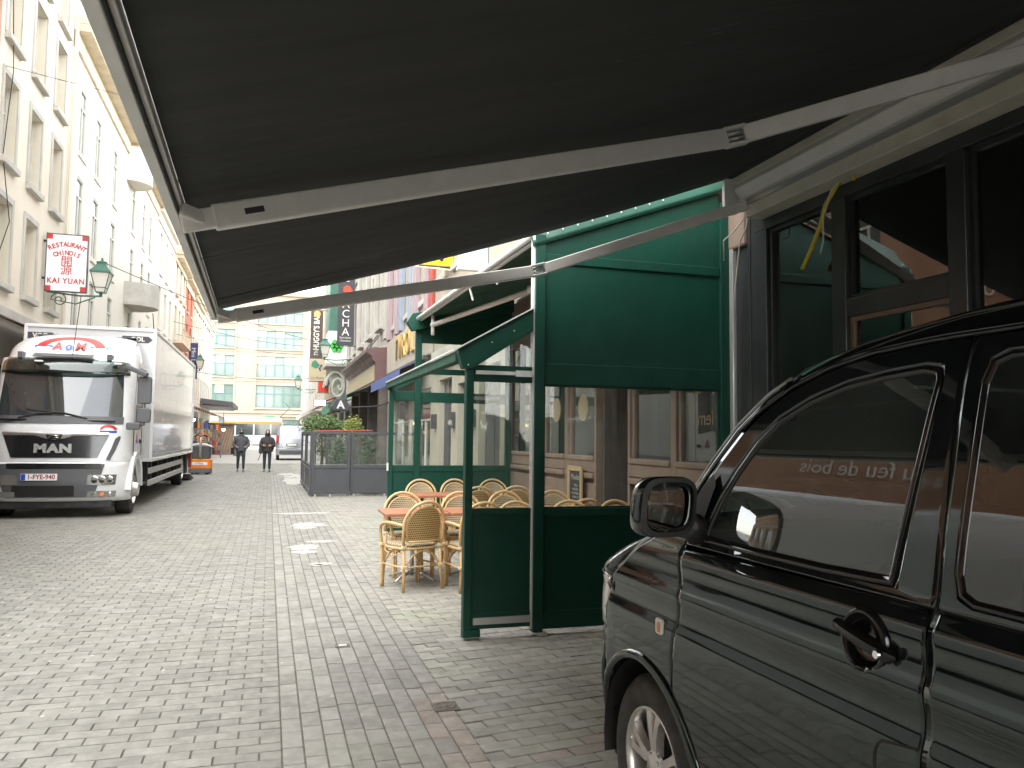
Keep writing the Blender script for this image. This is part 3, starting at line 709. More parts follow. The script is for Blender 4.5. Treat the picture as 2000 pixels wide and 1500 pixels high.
text('lettering', 'TYROL', 1.0, (3.85-.14, 23.2, 4.2), (0,-1,0), (0,0,1), 'gold', B3, extrude=.04, spacing=1.15)
mb = MB(Rr); mb.add([(20.0,3.55,.13),(25.8,3.55,.13),(25.8,3.25,.75),(20.0,3.25,.75)], [(0,1,2,3)]); mb.add([(20.0,3.25,.75),(25.8,3.25,.75),(25.8,2.95,.77),(20.0,2.95,.77)], [(0,1,2,3)])
aw = thing('shop_awning', (3.8,23.2,3.2), 'blue shop awning under the gold lettering', 'awning')
mb.build('canopy', 'blue_cloth', aw, solid=.01)
MB(Rr).bar((19.8,3.56,.13),(26.6,3.56,.13),.1,.1).build('cassette', 'sign_dark', aw)
# white classical house with maroon shopfront
h = [(u, u+1.2, z, z+2.4) for u in (28.2,31.2,34.4) for z in (5.5,8.9)] + [(27.8,30,.3,2.9),(30.6,33,.3,2.9),(33.6,36.6,.3,2.9)]
B4 = building('white_classical_house', 'white classical house with a maroon shopfront cornice', Rr, 27, 37.2, 13, 'dimmed_white_wall', h, .2, wkw=dict(sill=True, sillmat='dimmed_white_wall', so=.25, pane='pale_window'))
for uu in (27.3,30.2,33.2,36.4): MB(Rr).box(uu,uu+.5,4.9,12.4,.003,.16).build('pilaster', 'dimmed_white_wall', B4, bevel=.02)
mb = MB(Rr); mb.prism([(0,0),(.75,0),(.75,.10),(.62,.22),(.5,.3),(.42,.42),(.42,.98),(.0,1.0)], 'x', 0, 0)
sf = MB(Rr); prof = [(.003,3.35),(.45,3.35),(.45,4.05),(.55,4.15),(.60,4.3),(.78,4.4),(.78,4.52),(.003,4.6)]
vs = [(27.2,v,w) for w, v in prof]+[(37.0,v,w) for w, v in prof]; n = len(prof)
sf.add(vs, [tuple(range(n)), tuple(range(2*n-1,n-1,-1))]+[(i,(i+1)%n,n+(i+1)%n,n+i) for i in range(n)]); sf.build('shopfront_cornice', 'maroon_paint', B4)
MB(Rr).box(27.5,36.8,3.45,4.0,.451,.47).build('fascia_board', 'sign_cream', B4)
for uu in (27.3,30.05,33.1,36.65): MB(Rr).box(uu,uu+.35,0,3.35,.003,.3).build('shopfront_post', 'brown_wall', B4, bevel=.02)
MB(Rr).tube([(27.4,4.5,.7),(27.4,5.3,.1)], .02, 5).build('stay_rod', 'chassis', B4); MB(Rr).tube([(29.6,4.5,.7),(29.6,5.3,.1)], .02, 5).build('stay_rod', 'chassis', B4)
cornice(Rr, 27, 37.2, 12.6, B4, m='dimmed_white_wall')
aw = thing('shop_awning', (3.8,33,3.2), 'dark green awning below the maroon shopfront cornice', 'awning')
mb = MB(Rr); mb.add([(27.4,3.34,.32),(36.6,3.34,.32),(36.6,2.95,1.35),(27.4,2.95,1.35)], [(0,1,2,3)]); mb.add([(27.4,2.95,1.35),(36.6,2.95,1.35),(36.6,2.75,1.37),(27.4,2.75,1.37)], [(0,1,2,3)])
mb.build('canopy', 'green_cloth', aw, solid=.01)
# white house with oriel
h = [(u, u+1.1, z, z+2.3) for u in (38.2,41.0,45.4) for z in (5.6,9.0)] + [(37.8,40,.3,2.9),(40.8,43.2,.3,2.9),(44,46.8,.3,2.9)]
B5 = building('oriel_house', 'white house with a boxed oriel on a scrolled stone bracket', Rr, 37.2, 48, 13, 'dimmed_white_wall', h, .2, wkw=dict(sill=True, pane='pale_window', fr='lantern_green'))
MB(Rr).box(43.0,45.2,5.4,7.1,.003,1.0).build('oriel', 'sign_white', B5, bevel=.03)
MB(Rr).box(42.9,45.3,5.2,5.4,.003,1.1).build('oriel_base', 'dimmed_white_wall', B5, bevel=.04)
mb = MB(Rr); pts = []
for k in range(40):
    t = k/39; a_ = t*4.2*PI; rr = .75*(1-t)+.08; pts.append((.9*(1-t*.3)-.05+rr*.6*math.cos(a_)-.3, 4.2+rr*math.sin(a_)))
for uu in (43.2,44.9): mb.tube([(uu,v,max(.06,w)) for w, v in pts], .075, 6)
mb.prism([(.003,3.2),(.35,3.4),(.75,4.2),(.9,5.2),(.003,5.2)], 'x', 43.3, 44.8) if False else mb.add([(43.4,3.3,.003),(43.4,3.5,.35),(43.4,4.3,.7),(43.4,5.2,.9),(43.4,5.2,.003),(44.8,3.3,.003),(44.8,3.5,.35),(44.8,4.3,.7),(44.8,5.2,.9),(44.8,5.2,.003)], [(0,1,2,3,4),(9,8,7,6,5),(0,5,6,1),(1,6,7,2),(2,7,8,3),(3,8,9,4)])
mb.build('scroll_bracket', 'dimmed_white_wall', B5)
for k in range(7):
    a_ = k*PI*2/6
    MB().lathe([(0,0),(.15,0),(.15,.02),(0,.02)], (3.3+(.22*math.cos(a_) if k < 6 else 0), 42.96, 6.3+(.22*math.sin(a_) if k < 6 else 0)), axis='y', n=10).build('green_emblem', 'sign_green', B5)
cornice(Rr, 37.2, 48, 12.8, B5, m='dimmed_white_wall')
aw = thing('shop_awning', (3.8,42,3.2), 'bright green awning ahead of the grape sign', 'awning')
mb = MB(Rr); mb.add([(37.4,3.3,.1),(43.4,3.3,.1),(43.4,3.0,1.2),(37.4,3.0,1.2)], [(0,1,2,3)]); mb.add([(37.4,3.0,1.2),(43.4,3.0,1.2),(43.4,2.6,1.22),(37.4,2.6,1.22)], [(0,1,2,3)])
mb.build('canopy', 'green_sheet', aw, solid=.01)
aw = thing('shop_awning', (3.8,46,3.4), 'small red awning past the green awning', 'awning')
mb = MB(Rr); mb.add([(44.0,3.8,.1),(48,3.8,.1),(48,3.4,1.1),(44.0,3.4,1.1)], [(0,1,2,3)]); mb.add([(44.0,3.4,1.1),(48,3.4,1.1),(48,3.1,1.12),(44.0,3.1,1.12)], [(0,1,2,3)])
mb.build('canopy', 'red_cloth', aw, solid=.01)
# two farther houses
h = [(u, u+1.0, z, z+2.2) for u in (49,52,55,58.4) for z in (5,8.2,11)] + [(48.6,51.5,.3,2.9),(52.5,56,.3,2.9),(57,60,.3,2.9)]
B6 = building('green_frame_house', 'narrow house with dark green window frames beside the bar banner', Rr, 48, 61, 13.6, 'dimmed_wood', h, .2, wkw=dict(sill=True, fr='lantern_green'))
MB(Rr).box(48.3,51.8,4.6,12.8,.003,.6).build('bay_window', 'lantern_green', B6, bevel=.03)
MB(Rr).box(54.8,57,5,13.4,.003,.35).build('bay_wall', 'brick_wall', B6)
h = [(u, u+1.0, z, z+2.2) for u in range(63,100,3) for z in (4.6,7.6,10.4)] + [(62,65,.3,2.9),(67,72,.3,2.9),(74,80,.3,2.9)]
B7 = building('white_terrace', 'long white house at the far end of the right side', Rr, 61, 101, 12.2, 'dimmed_white_wall', h, .25, wkw=dict(pane='dark_window'))
MB(Rr).box(61.1,100,3.4,3.8,.003,.7).build('canopy', 'grey_stone', B7)
aw = thing('shop_awning', (3.8,56,3.4), 'brownish red awning far down the right side', 'awning')
mb = MB(Rr); mb.add([(49,3.7,.1),(60,3.7,.1),(60,3.25,1.1),(49,3.25,1.1)], [(0,1,2,3)]); mb.build('canopy', 'sign_brown', aw, solid=.03)

# ------------------------------------------------ building across the end of the street
TB = frame_mat((0,125,0), (1,0,0), (0,-1,0))
bays = [(-31.1,-24.6),(-21.4,-14.9),(-11.75,-5.25),(-2.04,4.47),(7.7,14.2),(17.4,23.9)]
rowz = [(5.65,9.0),(10.2,13.35),(14.55,17.25),(18.4,21.1)]
gh = [(a, b, c, e, dict(skip=True)) for a, b in bays for c, e in rowz] + [(a, b, .4, 3.9, dict(skip=True)) for a, b in bays]
E1 = building('department_store', 'large beige building with green framed window bays across the end of the street', TB, -36, 30, 23.1, 'beige_wall', gh, .5, depth=14)
for a, b in bays:
    for c, e in rowz + [(.4,3.9)]:
        mb = MB(TB); nc = 5
        for k in range(nc+1): x = a+(b-a)*k/nc; mb.box(max(a,x-.07),min(b,x+.07),c,e,-.3,-.16)
        for z in (c+.06, c+(e-c)*.62, e-.06): mb.box(a,b,z-.06,z+.06,-.299,-.17)
        win = mb.build('window', 'pale_green_frame', E1)
        if -13 < a < 6 or True:
            for k in range(nc):
                for (za, zb) in ((c+.1,c+(e-c)*.62-.05),(c+(e-c)*.62+.05,e-.1)):
                    lit = (za > c+1 and random.random() < .25)
                    MB(TB).box(a+(b-a)*k/nc+.06,a+(b-a)*(k+1)/nc-.06,za,zb,-.28,-.24).build('pane', 'lit_pane' if lit and 'lit_pane' in MATS else 'sky_pane', win)
        MB(TB).box(a-.25,b+.25,c-.25,c-.01,.003,.22).build('sill', 'beige_wall', E1, bevel=.03)
    MB(TB).box(a-.28,a-.03,5.2,22,.003,.12).build('pier_strip', 'beige_wall', E1); MB(TB).box(b+.03,b+.28,5.2,22,.003,.12).build('pier_strip', 'beige_wall', E1)
mb = MB(TB); mb.box(-36,30,4.3,4.75,.003,.35); mb.box(-36,30,4.75,5.1,.003,.55); mb.build('string_course', 'beige_wall', E1, bevel=.04)
mb = MB(TB); mb.box(-36,30,22.6,23.2,.003,.4); mb.build('parapet', 'beige_wall', E1, bevel=.04)
for z in (9.6,14.0,17.9): MB(TB).box(-36,30,z-.05,z+.06,.003,.09).build('moulding', 'beige_wall', E1)

# ---------------------------------------------------------------- dark shopfront beside the van
SF = thing('dark_shopfront', (3.85,1,0), 'black framed shopfront with leaded panes behind the black van', 'shopfront')
MB(Rr).box(5.985,6.16,0,3.30,-.05,.055).build('steel_pilaster', 'steel', SF, bevel=.008)
mb = MB(Rr); mb.box(5.70,5.984,0,3.44,-.12,.02); mb.box(5.76,5.80,0,3.44,.021,.03); mb.build('dark_pilaster', 'black_frame', SF, bevel=.006)
MB(Rr).box(-8.9,5.70,3.27,3.449,-.1,.03).build('head_board', 'black_frame', SF, bevel=.006)
MB(Rr).box(-8.9,5.70,0,.45,-.1,.03).build('plinth', 'black_frame', SF, bevel=.006)
posts = [(5.53,5.699),(4.605,4.745),(3.595,3.725),(1.6,1.78),(-.6,-.42),(-2.8,-2.62),(-5,-4.82),(-7.2,-7.02)]
for a, b in posts: MB(Rr).box(a,b,.45,3.269,-.1,.032).build('post', 'black_frame', SF, bevel=.006)
MB(Rr).box(3.725,4.605,2.415,2.54,-.09,.025).build('transom', 'black_frame', SF, bevel=.006)
panes = [(4.745,5.53,.45,3.269),(3.725,4.605,2.54,3.269),(3.725,4.605,.45,2.415),(1.78,3.595,.45,3.269),(-.42,1.6,.45,3.269),(-2.62,-.6,.45,3.269)]
for i, (a, b, c, e) in enumerate(panes):
    mb = MB(Rr); fw = .03
    for q in ((a,a+fw,c,e),(b-fw,b,c,e),(a+fw,b-fw,c,c+fw),(a+fw,b-fw,e-fw,e)): mb.box(q[0],q[1],q[2],q[3],-.06,-.005)
    sash = mb.build('sash', 'black_frame' if i != 2 else 'window_wood', SF)
    MB(Rr).box(a+.01,b-.01,c+.01,e-.01,-.04,-.034).build('pane', 'shop_glass', sash)
    if i in (0,3,4):
        w = b-a; us_ = [a+.16, a+.42] if i == 0 else [a+.2+k*.33 for k in range(int(w/.33))]
        for uu in us_: MB(Rr).box(uu-.007,uu+.007,c+fw,e-fw,-.052,-.041).build('lead_bar', 'black_frame', sash)
        z = e-.28
        while z > c+.1: MB(Rr).box(a+fw,b-fw,z-.007,z+.007,-.0515,-.0415).build('lead_bar', 'black_frame', sash); z -= .42
MB(Rr).box(4.6,5.6,.45,3.25,-.75,-.7).build('screen_wall', 'grey_tile', SF)
MB(Rr).box(3.6,4.6,.45,3.25,-1.6,-1.55).build('screen_wall', 'interior_warm', SF)
MB(Rr).box(1.6,3.3,.45,2.2,-1.3,-1.25).build('counter', 'interior_warm', SF)
MB(Rr).box(3.9,4.5,1.6,1.9,-.3,-.28).build('yellow_notice', 'sign_cream', SF)
# conduit, cables
cb = thing('yellow_cable', (3.82,4.52,3.38), 'yellow cable end hanging down from a metal conduit over the shopfront', 'cable')
MB().tube([(3.78,4.50,3.40),(3.775,4.60,3.37),(3.77,4.74,3.24),(3.77,4.80,3.10),(3.77,4.90,2.96),(3.765,5.0,2.83)], .016, 8).build('sheath', 'yellow_cable', cb, smooth=True)
MB().tube([(3.77,4.49,3.41),(3.765,4.44,3.38),(3.765,4.44,3.33)], .012, 7).build('sheath', 'yellow_cable', cb, smooth=True)
MB().tube([(3.765,4.52,3.40),(3.755,4.66,3.32),(3.75,4.74,3.15),(3.755,4.75,2.98),(3.76,4.79,2.90)], .006, 6).build('wire', 'white_cable', cb, smooth=True)
cd = thing('metal_conduit', (3.82,3,3.4), 'thin grey conduit running along the black fascia', 'conduit')
MB().tube([(3.785,4.5,3.395),(3.785,1.0,3.41),(3.785,-4,3.41)], .013, 8).build('pipe', 'steel', cd, smooth=True)
MB().tube([(3.77,4.48,3.375),(3.775,3.4,3.365),(3.77,2.2,3.385),(3.77,-4,3.38)], .007, 6).build('wire', 'white_cable', cd, smooth=True)
for y in (4.1,2.9,1.7): MB().box(3.77,3.82,y-.012,y+.012,3.375,3.43).build('clip', 'chassis', cd)

# ---------------------------------------------------------------- big black folding-arm awning overhead
AW = thing('folding_awning', (3.75,1.8,3.5), 'large black folding arm awning stretched overhead with pale metal arms', 'awning')
Y0, Y1 = -3.2, 5.62
def sag(x, y): return -.05*math.sin(PI*min(1,max(0,(x+.3)/3.9)))
rows_ = []
for i in range(41):
    y = lerp(Y0, Y1, i/40); row = []
    for j in range(25):
        t = j/24; x = lerp(-.345+.012*(5.6-y), 3.56, t); z = lerp(2.385, 3.70, t)+sag(x,y)+.006*math.sin(y*4.1)*math.sin(PI*t)
        row.append((x,y,z))
    rows_.append(row)
MB().grid(rows_).build('canopy', 'awning_cloth', AW, smooth=True, solid=.004)
for y in (-2.0,-.8,.4,1.6,2.8,4.0,5.2):      # fabric seams
    pts = []
    for j in range(13): t = j/12; x = lerp(-.33, 3.5, t); pts.append((x, y, lerp(2.385,3.70,t)+sag(x,y)-.006+.006*math.sin(y*4.1)*math.sin(PI*t)))
    mb = MB()
    for p, q in zip(pts, pts[1:]): mb.bar(p, q, .022, .003)
    mb.build('seam', 'awning_cloth', AW)
fx = lambda y: -.37+.012*(5.6-y)
def along(prof, m, name, bev=.004):    # extrude an (x,z) profile along the slightly skewed front bar
    n = len(prof); vs = []
    for y in (Y0, Y1+.03):
        for (dx, z) in prof: vs.append((fx(y)+dx, y, z))
    return MB().add(vs, [tuple(range(n)), tuple(range(2*n-1,n-1,-1))]+[(i,(i+1)%n,n+(i+1)%n,n+i) for i in range(n)]).build(name, m, AW, bevel=bev)
along([(-.028,2.325),(.006,2.325),(.006,2.352),(.024,2.352),(.024,2.395),(-.012,2.415),(-.028,2.395)], 'awning_metal', 'front_bar')
along([(.007,2.334),(.012,2.334),(.012,2.349),(.007,2.349)], 'chassis', 'groove')
mb = MB(); mb.box(fx(5.6)-.034,fx(5.6)+.03,Y1+.031,Y1+.045,2.315,2.425); mb.build('end_cap', 'awning_metal', AW, bevel=.006)
# cassette on the wall
mb = MB(); mb.prism([(3.848,3.36),(3.848,3.78),(3.70,3.78),(3.56,3.70),(3.56,3.62),(3.66,3.58),(3.66,3.36)], 'y', Y0, 5.58); mb.build('cassette', 'awning_metal_cream', AW, bevel=.008)
MB().prism([(3.545,3.575),(3.56,3.615),(3.659,3.575),(3.659,3.50),(3.60,3.50)], 'y', Y0, 5.57).build('rail', 'awning_metal', AW, bevel=.006)
MB().box(3.64,3.6595,Y0,5.575,3.455,3.495).build('trim_strip', 'strip_metal', AW)
MB().tube([(3.52,Y0,3.72),(3.52,5.60,3.72)], .055, 14).build('roller', 'awning_cloth', AW, smooth=True)
for y in (5.585,):
    mb = MB(); mb.lathe([(0,0),(.07,0),(.07,.02),(.03,.02),(.03,.05),(0,.05)], (3.52,y+.02,3.72), axis='y', n=16); mb.box(3.47,3.62,y-.01,y+.03,3.42,3.70); mb.build('bracket', 'white_seal', AW, bevel=.004)
mb = MB(); mb.tube([(3.70,5.60,3.40),(3.72,5.66,3.30),(3.70,5.72,3.20),(3.74,5.78,3.22),(3.73,5.84,2.85),(3.74,5.86,2.6)], .006, 6); mb.tube([(3.66,5.6,3.36),(3.62,5.68,3.27),(3.66,5.9,3.25),(3.72,6.0,3.1)], .006, 6); mb.build('wire', 'white_cable', AW, smooth=True)
mb = MB(); mb.prism([(3.60,3.95),(3.72,3.95),(3.72,3.55),(3.66,3.42),(3.60,3.5)], 'y', 5.70, 5.76); mb.build('wall_plate', 'board_frame', AW)
def arm(F, E_, C, w=.042, h=.085):
    F, E_, C = Vector(F), Vector(E_), Vector(C)
    d1 = (E_-F).normalized(); d2 = (C-E_).normalized()
    nrm = Vector((-.31,0,1)).normalized()
    a = MB(); 
    # bars are wide in the fabric plane so the flat face is seen from below
    a.bar(F+d1*.09, E_-d1*.05, w, h, nrm)
    o = a.build('front_arm', 'awning_metal', AW, bevel=.008, seg=3)
    mb = MB(); mb.bar(F-d1*.02, F+d1*.12, w*.8, h*.8, nrm); mb.bar(F-d1*.02+Vector((0,-.03,.04)), F+d1*.06, .03, .05, nrm); mb.build('front_joint', 'awning_metal', o, bevel=.006)
    side = d1.cross(nrm)
    mb = MB(); mb.bar(F+d1*.20-side*(w/2) if False else F+d1*.20+side*(w/2), F+d1*.27+side*(w/2), .004, .022, nrm); mb.build('slot', 'chassis', o)
    b = MB(); b.bar(E_+d2*.05, C, w, h*.95, nrm); o2 = b.build('rear_arm', 'awning_metal', AW, bevel=.008, seg=3)
    mb = MB(); s2 = (d1.cross(nrm)).normalized()
    for sg in (-1, 1): mb.bar(E_-d1*.06+nrm*(sg*h*.44), E_+d2*.06+nrm*(sg*h*.44), w*1.25, h*.2, nrm)
    mb.build('elbow', 'white_seal', o2, bevel=.006)
    mb = MB()
    for sg in (-1, 1): mb.tube([E_-d1*.05+nrm*(sg*.013), E_+d2*.05+nrm*(sg*.013)], .011, 8)
    mb.build('cable_link', 'steel', o2, smooth=True)
arm((-.30,3.0,2.30), (2.13,3.34,3.03), (3.60,2.62,3.44), h=.092)
arm((-.32,5.42,2.30), (1.95,5.77,2.84), (3.58,5.44,3.42), h=.088)

# ---------------------------------------------------------------- green terrace enclosure
G = 'green_paint'
EN = thing('green_terrace_screen', (2.9,6.08,0), 'dark green framed terrace screen with window nearest the black van', 'terrace screen')
yp = 6.08
def bx(x0, x1, z0, z1, y0=None, y1=None, m=G, name='panel', par=None, bev=.006):
    return MB().box(x0,x1,yp-.025 if y0 is None else y0,yp+.025 if y1 is None else y1,z0,z1).build(name, m, par or EN, bevel=bev)
bx(2.022,2.105,.03,3.2,yp-.045,yp+.045,name='post'); bx(3.712,3.80,.03,3.62,yp-.045,yp+.045,name='post')
bx(2.004,2.0215,.06,3.19,yp-.03,yp+.03,'white_seal','seal_strip',bev=.002)
bx(2.105,3.712,.05,.19,yp-.03,yp+.03,name='bottom_rail'); bx(2.105,3.712,.19,.93,yp-.015,yp+.015,name='lower_panel',bev=0)
bx(2.105,3.712,.93,.99,yp-.028,yp+.028,name='sill_rail'); bx(2.105,3.712,1.98,2.155,yp-.03,yp+.03,name='transom')
bx(2.105,3.712,2.155,2.97,yp-.012,yp+.012,name='upper_panel',bev=0); bx(2.105,3.712,2.97,3.05,yp-.028,yp+.028,name='top_rail')
bx(2.105,3.712,.99,1.98,yp-.004,yp+.004,'clear_glass','pane',bev=0)
mb = MB()
for q in ((2.105,2.12,.99,1.98),(3.697,3.712,.99,1.98),(2.12,3.697,.99,1.003),(2.12,3.697,1.967,1.98)): mb.box(q[0],q[1],yp-.014,yp+.014,q[2],q[3])
mb.build('glazing_bead', G, EN)
MB().prism([(2.105,3.05),(3.712,3.05),(3.712,3.72),(2.105,3.13)], 'y', yp-.01, yp+.01).build('gable_panel', G, EN)
# curved cowl following the roof slope
rows_ = []
for k in range(9):
    t = k/8; a_ = t*1.25
    dy = -.055+.30*math.sin(a_)*t**.5*.9; dz = .30*(1-math.cos(a_))*.3+.26*t
    rows_.append([(lerp(1.99,3.82,j/8), yp+dy, lerp(3.14,3.80,j/8)+dz-.05) for j in range(9)])
MB().grid(rows_).build('cowl', G, EN, smooth=True, solid=.004)
MB().bar((2.0,yp-.062,3.12),(3.8,yp-.062,3.77),.012,.014).build('cowl_edge', G, EN)
for k in range(9):
    x = 2.12+k*.13; z = 3.14+(x-1.99)*.3607
    MB().sphere((x,yp-.045,z+.025), .008, 6, 4).build('rivet', 'white_seal', EN)
bx(2.06,2.14,.0,.03,yp-.06,yp+.03,'aluminium','foot')
# folded-out wing
WG = thing('green_wing_screen', (1.73,6.08,0), 'narrow dark green glazed wing screen folded out over the street', 'terrace screen')
def wx(*a, **k): k.setdefault('par', WG); return bx(*a, **k)
wx(1.462,1.522,.08,2.12,yp-.04,yp+.04,name='post'); wx(1.522,2.003,.08,.95,yp-.015,yp+.015,name='lower_panel',bev=0)
wx(1.522,2.003,.08,.20,yp-.03,yp+.03,name='bottom_rail'); wx(1.522,2.003,.95,1.0,yp-.025,yp+.025,name='sill_rail')
wx(1.522,2.003,1.99,2.12,yp-.03,yp+.03,name='top_rail'); wx(1.522,2.003,1.0,1.99,yp-.004,yp+.004,'clear_glass','pane',bev=0)
wx(1.54,2.0,.115,.168,yp-.042,yp-.031,'aluminium','kick_strip',bev=.002)
wx(1.535,1.86,2.045,2.075,yp-.042,yp-.031,'aluminium','slide_bar',bev=.002); wx(1.86,2.0,2.035,2.085,yp-.046,yp-.031,'aluminium','slide_bar',bev=.002)
wx(1.462,1.60,.02,.08,yp-.04,yp+.04,name='foot'); 
MB().prism([(1.56,2.12),(2.003,2.12),(2.003,2.42)], 'y', yp-.004, yp+.004).build('gable_pane', 'clear_glass', WG)
mb = MB(); mb.prism([(1.385,2.235),(1.43,2.085),(1.50,2.085),(2.003,2.41),(2.003,2.585)], 'y', yp-.05, yp+.05); mb.build('sloped_cowl', G, WG, bevel=.004)
mb = MB(); mb.bar((1.385,yp-.03,2.243),(2.003,yp-.03,2.593),.07,.008); mb.build('cowl_edge', 'white_seal', WG)
for (x, z) in ((1.47,2.115),(1.66,2.30),(1.84,2.40)): MB().sphere((x,yp-.052,z), .006, 6, 4).build('rivet', 'white_seal', WG)
# far screen and far wing
yf = 12.6
FS = thing('green_terrace_screen', (3.0,yf,0), 'farther green terrace screen closing the terrace behind the wicker chairs', 'terrace screen')
def fx_(x0,x1,z0,z1,dy=.03,m=G,name='panel',par=None,bev=.006): return MB().box(x0,x1,yf-dy,yf+dy,z0,z1).build(name, m, par or FS, bevel=bev)
fx_(2.20,2.30,.03,3.40,.045,name='post'); fx_(3.71,3.80,.03,3.7,.045,name='post')
fx_(2.30,3.71,.05,1.0,.018,name='lower_panel'); fx_(2.30,3.71,1.0,1.10,.03,name='sill_rail'); fx_(2.30,3.71,2.10,2.26,.032,name='transom')
fx_(3.02,3.10,1.10,2.10,.03,name='mullion'); fx_(3.02,3.10,2.26,2.55,.03,name='mullion'); fx_(2.30,3.71,2.55,2.64,.03,name='top_rail')
fx_(2.30,3.02,1.10,2.10,.004,'clear_glass','pane',bev=0); fx_(3.10,3.71,1.10,2.10,.004,'clear_glass','pane',bev=0)
fx_(2.30,3.02,2.26,2.55,.004,'clear_glass','pane',bev=0); fx_(3.10,3.71,2.26,2.55,.004,'clear_glass','pane',bev=0)
fx_(3.15,3.6,2.16,2.22,.045,'aluminium','slide_bar')
fx_(2.3,3.71,2.64,3.05,.004,'clear_glass','pane',bev=0)
MB().prism([(2.30,3.05),(3.71,3.05),(3.71,3.85),(2.30,3.45)], 'y', yf-.015, yf+.015).build('gable_panel', G, FS)
MB().prism([(2.03,3.36),(2.12,3.22),(3.8,3.62),(3.8,3.90),(2.12,3.50)], 'y', yf-.16, yf-.02).build('cowl', G, FS, bevel=.01)
FW = thing('green_wing_screen', (1.98,yf,0), 'farther green glazed wing screen at the left end of the wicker tables', 'terrace screen')
def fw_(*a, **k): k.setdefault('par', FW); return fx_(*a, **k)
fw_(1.80,1.87,.05,2.30,.04,name='post'); fw_(1.87,2.198,.05,1.0,.018,name='lower_panel'); fw_(1.87,2.198,1.0,1.10,.03,name='sill_rail')
fw_(1.87,2.198,2.12,2.27,.03,name='top_rail'); fw_(1.87,2.198,1.10,2.12,.004,'clear_glass','pane',bev=0)
mb = MB(); mb.prism([(1.74,2.40),(1.78,2.28),(1.88,2.28),(2.198,2.42),(2.198,2.58)], 'y', yf-.05, yf+.05); mb.build('sloped_cowl', G, FW, bevel=.004)
MB().box(1.775,1.80,yf-.06,yf-.03,1.02,1.14).build('latch', 'white_seal', FW)
# lower lean-to cowl running along the terrace edge between both wings
LT = thing('terrace_eave', (1.6,9,2.3), 'dark green sloped eave strip running along the street edge of the terrace', 'eave')
MB().add([(1.385,6.13,2.235),(1.74,12.55,2.385),(2.2,12.55,2.60),(2.02,6.13,2.59)], [(0,1,2,3)]).build('sheet', G, LT, solid=.012) if False else None
mb = MB(); mb.bar((1.43,6.14,2.19),(1.79,12.54,2.35),.08,.085); mb.build('beam', 'green_cloth', LT, bevel=.006)
MB().bar((1.375,6.14,2.237),(1.735,12.54,2.397),.014,.012).build('edge_strip', 'white_seal', LT)
# terrace roof awning
RA = thing('terrace_awning', (3.8,9.3,3.6), 'dark green roof awning over the wicker chairs with white front tube', 'awning')
rows_ = []
for i in range(21):
    t = i/20; y = lerp(6.2, 12.45, t); rows_.append([(lerp(lerp(2.05,2.2,t),3.84,j/10), y, lerp(lerp(3.20,3.42,t),3.84,j/10)-.04*math.sin(PI*j/10)) for j in range(11)])
MB().grid(rows_).build('canopy', 'green_cloth', RA, smooth=True, solid=.006)
MB().tube([(2.04,6.12,3.22),(2.18,12.3,3.40)], .030, 12).build('front_tube', 'white_seal', RA, smooth=True)
MB().tube([(2.09,6.12,3.20),(2.23,12.3,3.38)], .022, 10).build('front_tube', 'white_seal', RA, smooth=True)
for y in (7.6,8.6): MB().tube([(2.10,y,3.21),(2.14,y,3.08)], .012, 7).build('hanger', 'white_seal', RA)
o = MB(); o.tube([(2.26,11.55,3.20),(2.86,8.75,3.26)], .035, 12); o.build('arm', 'awning_metal', RA, smooth=True)
MB().tube([(2.27,11.55,3.05),(2.27,11.55,3.38)], .028, 10).build('arm_end', 'white_seal', RA, smooth=True)
mb = MB(); mb.tube([(2.84,8.72,3.27),(2.92,8.60,3.28)], .05, 10); mb.tube([(2.9,8.65,3.28),(3.7,9.6,3.45)], .035, 10); mb.build('elbow', 'awning_metal', RA, smooth=True)
mb = MB(); mb.tube([(2.10,6.35,3.26),(2.35,6.5,3.12),(2.5,6.6,3.05)], .03, 9); mb.build('arm_end', 'awning_metal', RA, smooth=True)

